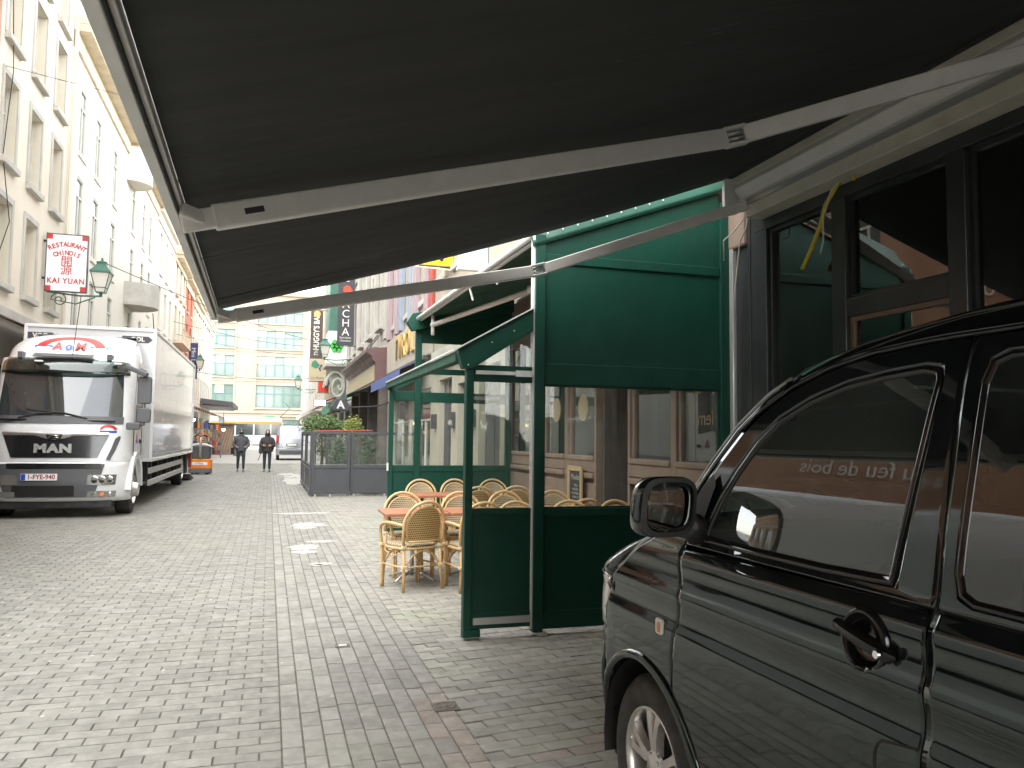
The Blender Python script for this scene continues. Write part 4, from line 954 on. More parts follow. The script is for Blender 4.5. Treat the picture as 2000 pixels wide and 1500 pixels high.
# ---------------------------------------------------------------- bistro chairs and tables
def weave_material(name, base, dot, rough=.6):
    m = mat(name, base, rough); n = m.node_tree.nodes; L_ = m.node_tree.links; b = n['Principled BSDF']
    tc = n.new('ShaderNodeTexCoord'); mp = n.new('ShaderNodeMapping'); mp.inputs['Scale'].default_value = (46,46,46); mp.inputs['Rotation'].default_value = (0,0,0)
    L_.new(tc.outputs['Generated' if False else 'UV'], mp.inputs[0])
    sp = n.new('ShaderNodeSeparateXYZ'); L_.new(mp.outputs[0], sp.inputs[0])
    # staggered rows of dots
    fl = n.new('ShaderNodeMath'); fl.operation = 'FLOOR'; L_.new(sp.outputs[1], fl.inputs[0])
    hf = n.new('ShaderNodeMath'); hf.operation = 'MULTIPLY'; hf.inputs[1].default_value = .5; L_.new(fl.outputs[0], hf.inputs[0])
    ax = n.new('ShaderNodeMath'); ax.operation = 'ADD'; L_.new(sp.outputs[0], ax.inputs[0]); L_.new(hf.outputs[0], ax.inputs[1])
    ds = []
    for src in (ax.outputs[0], sp.outputs[1]):
        f = n.new('ShaderNodeMath'); f.operation = 'FRACT'; L_.new(src, f.inputs[0])
        s = n.new('ShaderNodeMath'); s.operation = 'SUBTRACT'; s.inputs[1].default_value = .5; L_.new(f.outputs[0], s.inputs[0])
        p = n.new('ShaderNodeMath'); p.operation = 'MULTIPLY'; L_.new(s.outputs[0], p.inputs[0]); L_.new(s.outputs[0], p.inputs[1]); ds.append(p.outputs[0])
    ad = n.new('ShaderNodeMath'); ad.operation = 'ADD'; L_.new(ds[0], ad.inputs[0]); L_.new(ds[1], ad.inputs[1])
    lt = n.new('ShaderNodeMath'); lt.operation = 'LESS_THAN'; lt.inputs[1].default_value = .115; L_.new(ad.outputs[0], lt.inputs[0])
    mx = n.new('ShaderNodeMixRGB'); mx.inputs[1].default_value = (*base,1); mx.inputs[2].default_value = (*dot,1); L_.new(lt.outputs[0], mx.inputs[0]); L_.new(mx.outputs[0], b.inputs['Base Color'])
    bp = n.new('ShaderNodeBump'); bp.inputs['Strength'].default_value = .6; bp.inputs['Distance'].default_value = .004; bp.invert = True; L_.new(lt.outputs[0], bp.inputs['Height']); L_.new(bp.outputs[0], b.inputs['Normal'])
    return m
weave_material('weave_cream', (0.50,0.405,0.25), (0.030,0.02,0.01))
weave_material('weave_orange', (0.50,0.33,0.13), (0.018,0.013,0.008))
def uv_from(o, fu):
    me = o.data; uv = me.uv_layers.new(name='UVMap')
    for l in me.loops: uv.data[l.index].uv = fu(me.vertices[l.vertex_index].co)
def arch(hw, zb, zt, y0, y1, n=20):        # inverted U; y follows lean from y0 (bottom) to y1 (top)
    pts = [( -hw*.93, zb)]; zs = zt-hw*.98
    pts.append((-hw, (zb+zs)/2))
    for k in range(n+1): t = PI-PI*k/n; pts.append((hw*math.cos(t), zs+hw*.98*math.sin(t)))
    pts += [(hw,(zb+zs)/2),(hw*.93,zb)]
    return [(x, lerp(y0,y1,(z-zb)/(zt-zb))-.04*(1-(x/hw)**2)*.9, z) for x, z in pts]
def make_chair():
    c = thing('wicker_chair', (0,0,0), 'x', 'chair', 'wicker chairs on the green terrace')
    rat = 'rattan'
    # chair faces +Y, back at -Y
    a1 = arch(.235,.44,.895,-.205,-.265); bf = MB(); bf.tube(a1, .0165, 8, cap=True); bf.build('back_frame', rat, c, smooth=True, local=True)
    a2 = arch(.195,.50,.845,-.212,-.258); MB().tube(a2, .011, 7).build('back_frame', rat, c, smooth=True, local=True)
    MB().tube([(-.19,-.25,.50),(0,-.255,.495),(.19,-.25,.50)], .011, 7).build('back_rail', rat, c, smooth=True, local=True)
    # woven back: fan of quads inside a2, front and rear sheets
    n = 14; inner = resample([Vector(p) for p in a2], 41)
    for (off_, m, nm) in ((.007,'weave_cream','woven_back'),(-.007,'weave_orange','woven_back')):
        rows = []
        for i in range(n+1):
            z = lerp(.50,.842,i/n)
            hw = .188 if z < .655 else .19*math.sqrt(max(0,1-((z-.655)/.188)**2)); hw = max(hw,.004)
            y = lerp(-.212,-.258,(z-.5)/.345)
            rows.append([(hw*(-1+2*j/10), y-.036*(1-(hw*(-1+2*j/10)/.195)**2)+off_, z) for j in range(11)])
        o = MB().grid(rows).build(nm, m, c, smooth=True, local=True); uv_from(o, lambda p: (p.x, p.z))
    # seat
    seat = []
    def sp(r):
        out = []
        for k in range(28):
            t = 2*PI*k/28; ex = .62; x = math.copysign(abs(math.cos(t))**ex, math.cos(t))*.225*r; y = math.copysign(abs(math.sin(t))**ex, math.sin(t))*.215*r
            out.append((x*(1+.06*(y/.2)), y+.0))
        return out
    ring = sp(1); mb = MB(); vs = [(x,y,.455) for x, y in ring]+[(x*.93,y*.93,.467) for x, y in ring]+[(0,0,.463)]
    fs = [(k,(k+1)%28,28+(k+1)%28,28+k) for k in range(28)]+[(28+k,28+(k+1)%28,56) for k in range(28)]
    o = mb.add(vs, fs).build('seat', 'weave_cream', c, smooth=True, local=True); uv_from(o, lambda p: (p.x, p.y))
    mb = MB(); vs = [(x,y,.456) for x, y in ring]+[(x*1.01,y*1.01,.425) for x, y in ring]; o = mb.add(vs, [(k,(k+1)%28,28+(k+1)%28,28+k) for k in range(28)]).build('seat_edge', 'weave_cream', c, smooth=True, local=True); uv_from(o, lambda p: (math.atan2(p.x,p.y)*.22, p.z))
    MB().tube([(x*1.0,y*1.0,.42) for x, y in ring], .014, 7, closed=True).build('seat_ring', rat, c, smooth=True, local=True)
    # legs
    for s in (-1, 1):
        MB().tube([(s*.232,-.235,0),(s*.215,-.215,.22),(s*.219,-.205,.46)], .0165, 8).build('leg', rat, c, smooth=True, local=True)
        # front leg bends up into the arm rest and curves back to the back frame
        pts = [(s*.225,.215,0),(s*.228,.205,.25),(s*.245,.195,.47),(s*.268,.185,.60),(s*.275,.15,.655),(s*.27,.06,.675),(s*.255,-.08,.672),(s*.236,-.225,.66)]
        MB().tube(resample(pts,22), .0165, 8).build('leg', rat, c, smooth=True, local=True)
        MB().tube([(s*.200,.222,0),(s*.203,.212,.25),(s*.222,.20,.46)], .0135, 7).build('leg', rat, c, smooth=True, local=True)
        MB().tube([(s*.219,-.215,.24),(s*.222,.205,.24)], .011, 6).build('stretcher', rat, c, smooth=True, local=True)
        ap = [(s*(.205-.0), -.205, .25),(s*.19,-.12,.36),(s*.17,0,.405),(s*.19,.11,.36),(s*.205,.195,.25)]
        MB().tube(resample(ap,12), .0095, 6).build('brace', rat, c, smooth=True, local=True)
        for (x, y, z) in ((s*.2135,.21,.245),(s*.216,-.217,.245),(s*.238,.196,.44),(s*.22,-.21,.44)): MB().box(x-.027,x+.027,y-.02,y+.02,z-.017,z+.017).build('binding', 'rattan_binding', c, local=True, bevel=.006)
    for y in (-.215,.205):
        ap = [(-.205,y,.25),(-.12,y,.355),(0,y,.405),(.12,y,.355),(.205,y,.25)]
        MB().tube(resample(ap,12), .0095, 6).build('brace', rat, c, smooth=True, local=True)
    MB().tube([(-.21,-.21,.24),(.21,-.21,.24)], .010, 6).build('stretcher', rat, c, smooth=True, local=True)
    return c
def make_table(label):
    c = thing('bistro_table', (0,0,0), label, 'table', 'bistro tables on the green terrace')
    mb = MB(); mb.rbox(-.34,.34,-.34,.34,.715,.745,.02); mb.build('table_top', 'table_top', c, local=True, bevel=.004)
    MB().tube([(0,0,.05),(0,0,.715)], .022, 10).build('column', 'aluminium', c, local=True, smooth=True)
    MB().box(-.12,.12,-.12,.12,.70,.7149).build('plate', 'chassis', c, local=True)
    for k in range(4):
        a_ = PI/4+k*PI/2; x, y = math.cos(a_), math.sin(a_)
        MB().tube([(x*.02,y*.02,.09),(x*.15,y*.15,.075),(x*.30,y*.30,.02)], [.022,.018,.012], 8).build('foot', 'aluminium', c, local=True, smooth=True)
    return c
chairs = [ # x, y (of seat), heading (radians, 0 faces +Y), label
 (1.45,8.31,.38,'wicker armchair nearest the street, its back turned to the camera'),
 (1.56,9.12,PI+.1,'wicker armchair facing the camera behind the leftmost red brown table'),
 (2.20,9.10,PI-.05,'wicker armchair facing the camera, second behind the nearest row of tables'),
 (2.06,8.12,.15,'wicker armchair half hidden by the wing screen, next to the nearest chair'),
 (2.10,7.16,PI/2-.5,'wicker armchair behind the wing screen with only its arm and legs showing'),
 (2.24,11.88,PI,'wicker armchair in front of the far green screen, left end of its row'),
 (2.80,11.90,PI+.08,'wicker armchair in front of the far green screen, second of its row'),
 (3.36,11.86,PI-.06,'wicker armchair in front of the far green screen, third of its row'),
 (2.66,10.62,.1,'wicker armchair with its back turned, left one of the middle row'),
 (3.28,10.72,-.12,'wicker armchair with its back turned, right one of the middle row'),
 (2.80,9.16,PI+.06,'wicker armchair facing the camera in the centre of the terrace'),
 (3.40,9.18,PI-.08,'wicker armchair facing the camera beside the brown front wall'),
 (2.46,7.60,PI+.05,'wicker armchair facing the camera seen low in the wing pane'),
 (3.03,7.62,PI-.04,'wicker armchair facing the camera seen low at the left of the big pane'),
 (3.30,8.38,.05,'wicker armchair with its back turned in front of the menu board'),
 (3.58,7.60,PI+.1,'wicker armchair facing the camera low behind the van mirror'),
]
ch0 = make_chair()
for i, (x, y, a_, lb) in enumerate(chairs):
    o = ch0 if i == 0 else copy_tree(ch0)
    o.location = (x,y,.001); o.rotation_euler = (0,0,a_); o['label'] = lb
tables = [(1.53,8.72,'red brown bistro table nearest the street with silver crossed feet'),(2.23,8.70,'red brown bistro table touching the right of the streetmost table'),(2.93,8.76,'red brown bistro table in the nearest row, third from the street'),
 (2.10,11.25,'red brown bistro table by the far screen, nearest the street'),(2.80,11.27,'red brown bistro table by the far screen, second from the street'),(3.48,11.28,'red brown bistro table by the far screen, beside the wall'),
 (2.10,7.02,'red brown bistro table close behind the wing screen, only a corner showing'),(2.80,7.0,'red brown bistro table hidden low behind the big green screen')]
tb0 = make_table('x')
for i, (x, y, lb) in enumerate(tables):
    o = tb0 if i == 0 else copy_tree(tb0)
    o.location = (x,y,.001); o['label'] = lb

# ---------------------------------------------------------------- black van on the right
VC = 2.30     # centre line X
VAN = thing('black_van', (VC,1.2,0), 'glossy black van parked close on the right with a silver alloy front wheel', 'van')
OFF = [(.18,.10),(.26,.070),(.40,.034),(.55,.012),(.70,.002),(.82,-.0025),(.870,-.0045),(.893,-.0035),(.925,.004),(.955,.0045),(.985,.0005),(1.008,-.004),(1.028,-.002),(1.05,.007),(1.085,.011),(1.125,.011),(1.15,.016),(1.172,.030),(1.20,.044),(1.35,.073),(1.55,.118),(1.70,.156),(1.78,.185),(1.83,.215),(1.88,.275),(1.925,.40),(1.95,.60),(1.96,.95)]
PLAN = [(2.95,0),(3.05,.001),(3.12,.008),(3.20,.032),(3.28,.082),(3.36,.17),(3.43,.31),(3.48,.50),(3.515,.72),(3.525,.95)]
def SX(y, z):
    p = 0.0
    if y > 2.95: p = smooth_interp(y, PLAN)
    if y < -1.0: p = .25*((-1.0-y)/.35)**2
    return 1.35+smooth_interp(z, OFF)+p
def surf(y, z, d=0.0): return (SX(y,z)+d, y, z)
def coons(bot, right, top, left, nu, nv):
    b, r, t, l = resample(bot,nu), resample(right,nv), resample(top,nu), resample(left,nv)
    out = []
    for j in range(nv):
        v = j/(nv-1); row = []
        for i in range(nu):
            u = i/(nu-1)
            p = (1-v)*b[i]+v*t[i]+(1-u)*l[j]+u*r[j]-((1-u)*(1-v)*b[0]+u*(1-v)*b[-1]+(1-u)*v*t[0]+u*v*t[-1])
            row.append(p)
        out.append(row)
    return out
def V2(l): return [Vector((a,b,0)) for a, b in l]
def panel(name, bot, right, top, left, nu=24, nv=24, m='carpaint', d=0.0, par=None, solid=.014, both=True, smooth=True):
    # left/right edges run from bottom to top, bottom/top edges run from left to right; coordinates (Y, z)
    g = coons(V2(bot), V2(right), V2(top), V2(left), nu, nv)
    res = None
    for side in ((0,1) if both else (0,)):
        rows = [[surf(p.x, p.y, d) for p in row] for row in g]
        if side: rows = [[(2*VC-x, y, z) for x, y, z in row] for row in rows]
        mb = MB().grid(rows, flip=bool(side))
        me = bpy.data.meshes.new(name); me.from_pydata(mb.v, [], mb.f); me.materials.append(MATS[m]); me.update()
        for pl in me.polygons: pl.use_smooth = True
        o = bpy.data.objects.new(name, me); COL.objects.link(o); o.parent = par or VAN
        if (par or VAN).name in LOC: o.matrix_parent_inverse = Matrix.Translation(-LOC[(par or VAN).name])
        # make sure normals face outward
        n0 = me.polygons[len(me.polygons)//2].normal
        if (n0.x > 0) != bool(side): me.flip_normals()
        if solid: md = o.modifiers.new('solid','SOLIDIFY'); md.thickness = solid; md.offset = -1
        if not side: res = o
        else: res2 = o
    return (res, res2) if both else res
g_ = .004   # half panel gap
WC = (2.775,.335); AR = .395
def arc(a0, a1, n=14, r=AR, c=WC): return [(c[0]+r*math.cos(lerp(a0,a1,k/n)), c[1]+r*math.sin(lerp(a0,a1,k/n))) for k in range(n+1)]
dfe = [(2.495,1.29),(2.494,1.175),(2.47,1.05),(2.468,.985),(2.50,.88),(2.522,.80),(2.522,.68)]          # door front edge, top to bottom
dre = [(1.418,.26),(1.418,.86),(1.408,.99),(1.409,1.06),(1.414,1.19)]                                   # door rear edge, bottom to top
a_r = math.atan2(.68-WC[1], 2.522-WC[0])
low = arc(a_r, PI+.10, 10)
# front door lower skin
fd = panel('door_skin', [(1.418+g_,.26),(2.38,.26)], [(2.38,.26)]+[(y-g_,z) for y, z in reversed(low)]+[(y-g_,z) for y, z in dfe[::-1][1:-1]], [(1.414+g_,1.19),(2.494-g_,1.19)], [(y+g_,z) for y, z in dre], 96, 84)
for o in fd:
    bm = bmesh.new(); bm.from_mesh(o.data); bmesh.ops.delete(bm, geom=[f for f in bm.faces if ((f.calc_center_median().y-1.593)**2+(f.calc_center_median().z-1.083)**2)**.5 < .061], context='FACES'); bm.to_mesh(o.data); bm.free()
# front fender
fen = panel('fender', arc(a_r-.01, .52, 20)[::1], [(3.118,.532),(3.11,.66),(3.09,.80),(3.06,.92),(3.0,1.01)], [(2.495+g_,1.325),(2.60,1.265),(2.75,1.178),(2.88,1.098),(3.0,1.012)], [(y+g_,z) for y, z in dfe[::-1]]+[(2.495+g_,1.325)], 34, 40)
# window geometry (Y, z)
gin = [(2.405,1.212),(2.385,1.27),(2.335,1.36),(2.27,1.452),(2.185,1.548),(2.09,1.62),(1.96,1.675),(1.82,1.712),(1.68,1.730),(1.56,1.738),(1.508,1.728),(1.498,1.70),(1.515,1.52),(1.533,1.35),(1.549,1.215),(1.80,1.208),(2.10,1.208)]
gout = [(2.49,1.192),(2.492,1.29),(2.475,1.355),(2.385,1.468),(2.28,1.572),(2.15,1.662),(2.00,1.727),(1.83,1.772),(1.66,1.790),(1.52,1.797),(1.442,1.797),(1.438,1.73),(1.430,1.52),(1.422,1.35),(1.416,1.192),(1.80,1.192),(2.10,1.192)]
def ringpanel(name, outer, inner, m, n=110, k=6, d0=0.0, d1=0.0, par=None, both=True, solid=.012, bulge=0.0):
    o_ = resample(V2(outer+[outer[0]]), n); i_ = []
    # corresponding inner points by matching control points
    rows = []
    L0 = [0]; pts = V2(outer+[outer[0]]); ptsi = V2(inner+[inner[0]])
    tot = []
    N = len(outer); sub = 6
    for q in range(N):
        for s in range(sub):
            t = s/sub; a = pts[q].lerp(pts[q+1], t); b = ptsi[q].lerp(ptsi[q+1], t)
            rows.append([surf(lerp(a.x,b.x,w/k), lerp(a.y,b.y,w/k), lerp(d0,d1,w/k)-bulge*math.sin(PI*w/k)) for w in range(k+1)])
    rows.append(rows[0]); out = []
    for side in ((0,1) if both else (0,)):
        rr = [[(2*VC-x,y,z) for x, y, z in r] for r in rows] if side else rows
        mb = MB().grid(rr); me = bpy.data.meshes.new(name); me.from_pydata(mb.v, [], mb.f); me.materials.append(MATS[m]); me.update()
        bm = bmesh.new(); bm.from_mesh(me); bmesh.ops.remove_doubles(bm, verts=bm.verts, dist=1e-5); bm.to_mesh(me); bm.free()
        for pl in me.polygons: pl.use_smooth = True
        if sum(p.normal.x for p in me.polygons) > 0 != bool(side): pass
        if (sum(p.normal.x for p in me.polygons) > 0) != bool(side): me.flip_normals()
        o = bpy.data.objects.new(name, me); COL.objects.link(o); o.parent = par or VAN
        if (par or VAN).name in LOC: o.matrix_parent_inverse = Matrix.Translation(-LOC[(par or VAN).name])
        if solid: md = o.modifiers.new('solid','SOLIDIFY'); md.thickness = solid; md.offset = -1
        out.append(o)
    return out
def shrink(pts, d):      # inset a closed polygon by d (vertex normals)
    out = []; n = len(pts); A = sum(pts[i][0]*pts[(i+1)%n][1]-pts[(i+1)%n][0]*pts[i][1] for i in range(n)); sg = 1 if A > 0 else -1
    for i in range(n):
        a, b, c = Vector(pts[i-1]), Vector(pts[i]), Vector(pts[(i+1)%n]); e1 = (b-a).normalized(); e2 = (c-b).normalized()
        n1 = Vector((-e1.y,e1.x))*sg; n2 = Vector((-e2.y,e2.x))*sg; nn = (n1+n2); nn = nn.normalized() if nn.length > 1e-6 else n1
        out.append(tuple(b+nn*d/max(.5,nn.dot(n1))))
    return out
seal_in = shrink(gin, .022)
ringpanel('window_frame', gout, gin, 'carpaint', d1=.004)
ringpanel('window_seal', gin, seal_in, 'gloss_black', d0=.003, d1=.010, bulge=.006)
def fillpanel(name, outline, m, d, par=None, both=True, k=8, sub=5):
    c = Vector((sum(p[0] for p in outline)/len(outline), sum(p[1] for p in outline)/len(outline), 0)); pts = V2(outline+[outline[0]]); rows = []
    for q in range(len(outline)):
        for s in range(sub):
            a = pts[q].lerp(pts[q+1], s/sub); rows.append([surf(lerp(a.x,c.x,w/k), lerp(a.y,c.y,w/k), d) for w in range(k+1)])
    rows.append(rows[0]); out = []
    for side in ((0,1) if both else (0,)):
        rr = [[(2*VC-x,y,z) for x, y, z in r] for r in rows] if side else rows
        mb = MB().grid(rr); me = bpy.data.meshes.new(name); me.from_pydata(mb.v, [], mb.f); me.materials.append(MATS[m]); me.update()
        for pl in me.polygons: pl.use_smooth = True
        if (sum(p.normal.x for p in me.polygons) > 0) != bool(side): me.flip_normals()
        o = bpy.data.objects.new(name, me); COL.objects.link(o); o.parent = par or VAN
        if (par or VAN).name in LOC: o.matrix_parent_inverse = Matrix.Translation(-LOC[(par or VAN).name])
        out.append(o)
    return out
fillpanel('side_window', seal_in, 'car_glass', .010)
# black triangle behind the mirror
fillpanel('mirror_triangle', [(2.40,1.235),(2.472,1.215),(2.474,1.33),(2.43,1.395),(2.375,1.44),(2.352,1.40),(2.385,1.30)], 'black_plastic', -.012)
# sliding door / rear side
ya, yb = 1.41, -1.30
wr = (-.225,.335)
rarc = [(wr[0]+AR*math.cos(PI*k/16), wr[1]+AR*math.sin(PI*k/16)) for k in range(17)][::-1]   # from rear (-) to front
rs = panel('side_skin', [(yb,.30),(wr[0]-AR-.01,.30)]+rarc+[(wr[0]+AR+.01,.30),(.6,.26),(1.418-g_,.26)], [(1.418-g_,.26),(1.418-g_,.86),(1.408-g_,.99),(1.409-g_,1.06),(1.414-g_,1.19)], [(yb,1.19),(1.414-g_,1.19)], [(yb,.30),(yb,1.19)], 120, 84)
rin = [(1.375,1.27),(1.378,1.50),(1.382,1.68),(1.366,1.735),(1.32,1.752),(.6,1.752),(.33,1.745),(.30,1.70),(.28,1.45),(.28,1.26),(.31,1.215),(.8,1.205),(1.32,1.208),(1.36,1.225)]
rout = [(1.411,1.27),(1.418,1.50),(1.428,1.68),(1.43,1.75),(1.432,1.797),(.6,1.797),(.22,1.797),(.21,1.70),(.20,1.45),(.20,1.26),(.20,1.192),(.8,1.192),(1.36,1.192),(1.409,1.192)]
ringpanel('window_frame', rout, rin, 'carpaint'); ringpanel('window_seal', rin, shrink(rin,.020), 'gloss_black', d0=.001, d1=.006, bulge=.007)
fillpanel('side_window', shrink(rin,.018), 'car_glass_dark', .004)
rin2 = [(.10,1.26),(.11,1.70),(.08,1.745),(-.2,1.745),(-.95,1.735),(-1.05,1.70),(-1.08,1.45),(-1.08,1.26),(-1.04,1.215),(-.4,1.208),(.05,1.212)]
rout2 = [(.19,1.26),(.19,1.70),(.19,1.797),(-.2,1.797),(-.95,1.797),(-1.30,1.797),(-1.30,1.45),(-1.30,1.26),(-1.30,1.192),(-.4,1.192),(.19,1.192)]
ringpanel('window_frame', rout2, rin2, 'carpaint'); fillpanel('side_window', shrink(rin2,-.002), 'car_glass_dark', .004)
# roof and roof rails
rows = []
prof = [(z, o) for z, o in OFF if z >= 1.78]
ys = [lerp(yb, 1.50, k/16) for k in range(17)]+[1.60,1.70,1.80,1.90,2.0,2.07]
def roof_drop(y): return 0 if y < 1.35 else -.62*(y-1.35)**2*.30-.02*max(0,y-1.7)
for y in ys:
    half = []
    for k in range(19):
        z = lerp(1.80,1.925,k/8) if k <= 8 else 0; zq = 1.80+(z-1.80)*.76
        if k <= 8: x = 1.35+smooth_interp(z,OFF)
        else: t = (k-8)/10; x = lerp(1.35+smooth_interp(1.925,OFF), VC, t); zq = 1.80+.125*.76+.03*math.sin(t*PI/2)
        base = interp(y, [(1.52,1.797),(1.66,1.790),(1.83,1.772),(2.0,1.727),(2.15,1.662)])
        zz = zq if y < 1.45 else base+.003+(zq-1.80)*lerp(1,.62,min(1,max(0,(y-1.45)/.62)))
        xx = x if y < 1.45 else x+(SX(1.5,base)-SX(1.5,1.797))
        half.append((xx+.003, y, zz))
    rows.append(half+[(2*VC-x, y_, z) for x, y_, z in reversed(half[:-1])])
for row in rows:
    y0_ = row[0][1]; w_ = max(0, (y0_-1.45)/.62)**1.6
    for k in range(len(row)): b_ = math.sin(PI*k/(len(row)-1)); x, y, z = row[k]; row[k] = (x, y+.19*b_**.8*w_, z)
pe = surf(2.072,1.726,.010)
rows.append([(lerp(pe[0],2*VC-pe[0],k/36), pe[1]+.035+.18*math.sin(PI*k/36)**.8, pe[2]+.006+.022*math.sin(PI*k/36)) for k in range(37)])
MB().grid(rows).build('roof', 'carpaint', VAN, smooth=True, solid=.012)
for s in (0,1):
    pts = [surf(y, interp(y,[(1.45,1.803),(1.66,1.796),(1.83,1.779),(2.0,1.735),(2.15,1.672),(2.28,1.582)]), -.004) for y in [lerp(-1.25,1.5,k/12) for k in range(13)]+[1.6,1.75,1.9,2.05,2.18,2.28]]
    if s: pts = [(2*VC-x,y,z) for x, y, z in pts]
    MB().tube(pts, .007, 7).build('rain_gutter', 'gloss_black', VAN, smooth=True)
# A pillars and windscreen
apl = [(2.60,1.262),(2.497,1.355),(2.40,1.468),(2.295,1.575),(2.165,1.668),(2.06,1.716)]
near = [Vector(surf(y+.012, z+.010, .012)) for y, z in apl]
near_r = resample(near, 14); rows = []
for p in near_r:
    row = []
    for k in range(15):
        t = k/14; x = lerp(p.x+.045, 2*VC-p.x-.045, t); b = math.sin(PI*t)
        row.append((x, p.y+.02+.17*b**.8, p.z+.012*b))
    rows.append(row)
MB().grid(rows).build('windscreen', 'car_glass', VAN, smooth=True)
for s in (0,1):
    rows = []
    for p in near_r:
        pts = [Vector(surf(p.y-.016, p.z-.012, .001)), Vector((p.x-.004,p.y+.012,p.z+.008)), Vector((p.x+.018,p.y+.022,p.z+.012)), Vector((p.x+.05,p.y+.028,p.z+.010))]
        rows.append([(2*VC-q.x,q.y,q.z) if s else tuple(q) for q in pts])
    MB().grid(rows).build('pillar', 'carpaint', VAN, smooth=True, solid=.02)
    MB().tube([(2*VC-p.x-.012 if s else p.x+.012, p.y+.026, p.z+.016) for p in near_r], .007, 6).build('windscreen_trim', 'steel', VAN, smooth=True)
# bonnet, nose, bumper
def nose_row(y0, z, n=22):      # plan outline at height z from near side round to far side, starting at y0 on the side
    pts = []
    ysl = [lerp(y0, 3.50, (k/n)**.8) for k in range(n+1)]
    half = [Vector(surf(min(y,3.524), z)) for y in ysl]+[Vector((VC,3.525,z))]
    half = resample(half, n)
    return [tuple(p) for p in half]+[(2*VC-p.x,p.y,p.z) for p in reversed(half[:-1])]
rows = []
for (z, s_) in ((.20,-.03),(.26,.02),(.34,.035),(.48,.04),(.56,.035),(.62,.02),(.655,.0),(.70,-.01)):
    r = nose_row(3.13, max(z,.26)); rows.append([(x+(VC-x)*(-.0), y+s_, z) for x, y, _ in r])
MB().grid(rows).build('bumper', 'carpaint', VAN, smooth=True, solid=.02)
rows = [[(x,y-.012-.02*(z-.70)/.3,z) for x, y, _ in nose_row(3.085+(.70-z)*.2, z)] for z in (.70,.78,.86,.93,.985)]
MB().grid(rows).build('grille', 'gloss_black', VAN, smooth=True, solid=.02)
for s in (0,1):
    rows = []
    for z in (.79,.84,.90,.955,.995):
        r = [Vector(p) for p in nose_row(3.055-.12*(z-.79), z)][:9]
        rows.append([((2*VC-p.x) if s else p.x+.004, p.y+.002, p.z) for p in r])
    MB().grid(rows).build('headlight', 'clear_lamp', VAN, smooth=True, solid=.02)
top_edge = [(2.60,1.265),(2.75,1.178),(2.88,1.098),(3.0,1.012)]
te = [Vector(surf(y,z,.010))+Vector((0,0,.006)) for y, z in resample(V2(top_edge), 14) for y, z in [(y,z)]] if False else [Vector(surf(p.x,p.y,.008))+Vector((0,0,.008)) for p in resample(V2(top_edge), 14)]
rows = []
for i, p in enumerate(te):
    t = i/13; row = []
    for k in range(17):
        u = k/16; x = lerp(p.x, 2*VC-p.x, u); b = math.sin(PI*u)**.7
        row.append((x, p.y+lerp(.20,.46,t)*b, p.z+lerp(.045,.02,t)*b))
    rows.append(row)
no = resample([Vector(p) for p in nose_row(3.0,.99)], 17)
for i in range(5,14):
    t = ((i-4)/9)**1.5
    rows[i] = [tuple(Vector(a).lerp(Vector((b.x,b.y-.012,te[i].z+(a[2]-te[i].z)*.8)), t)) for a, b in zip(rows[i], no)]
rows.append([(b.x,b.y+.002,.985) for b in no])
MB().grid(rows).build('bonnet', 'carpaint', VAN, smooth=True, solid=.014)
for s in (0,1): MB().tube([(2*VC-p.x-.01 if s else p.x+.01,p.y,p.z+.006) for p in te], .010, 7).build('bonnet_edge', 'steel', VAN, smooth=True)
# wheel arch lips and liners, wheels
for wy in (WC[0], wr[0]):
    for s in (0,1):
        rows = []
        for k in range(25):
            a_ = lerp(-.25, PI+.25, k/24)
            ring = []
            for (r, d) in ((AR+.035,.004),(AR+.02,-.012),(AR+.004,-.016),(AR-.008,-.008),(AR-.012,.03)):
                y, z = wy+r*math.cos(a_), WC[1]+r*math.sin(a_); x = SX(y, max(.2,z))+d
                ring.append((2*VC-x if s else x, y, z))
            rows.append(ring)
        MB().grid(rows).build('arch_lip', 'carpaint', VAN, smooth=True, solid=.004)
        rows = []
        for k in range(17):
            a_ = lerp(-.2, PI+.2, k/16); y, z = wy+(AR-.012)*math.cos(a_), WC[1]+(AR-.012)*math.sin(a_)
            rows.append([(2*VC-x if s else x, y, z) for x in (1.375,1.45,1.55,1.68)])
        MB().grid(rows).build('arch_liner', 'black_plastic', VAN, smooth=True)
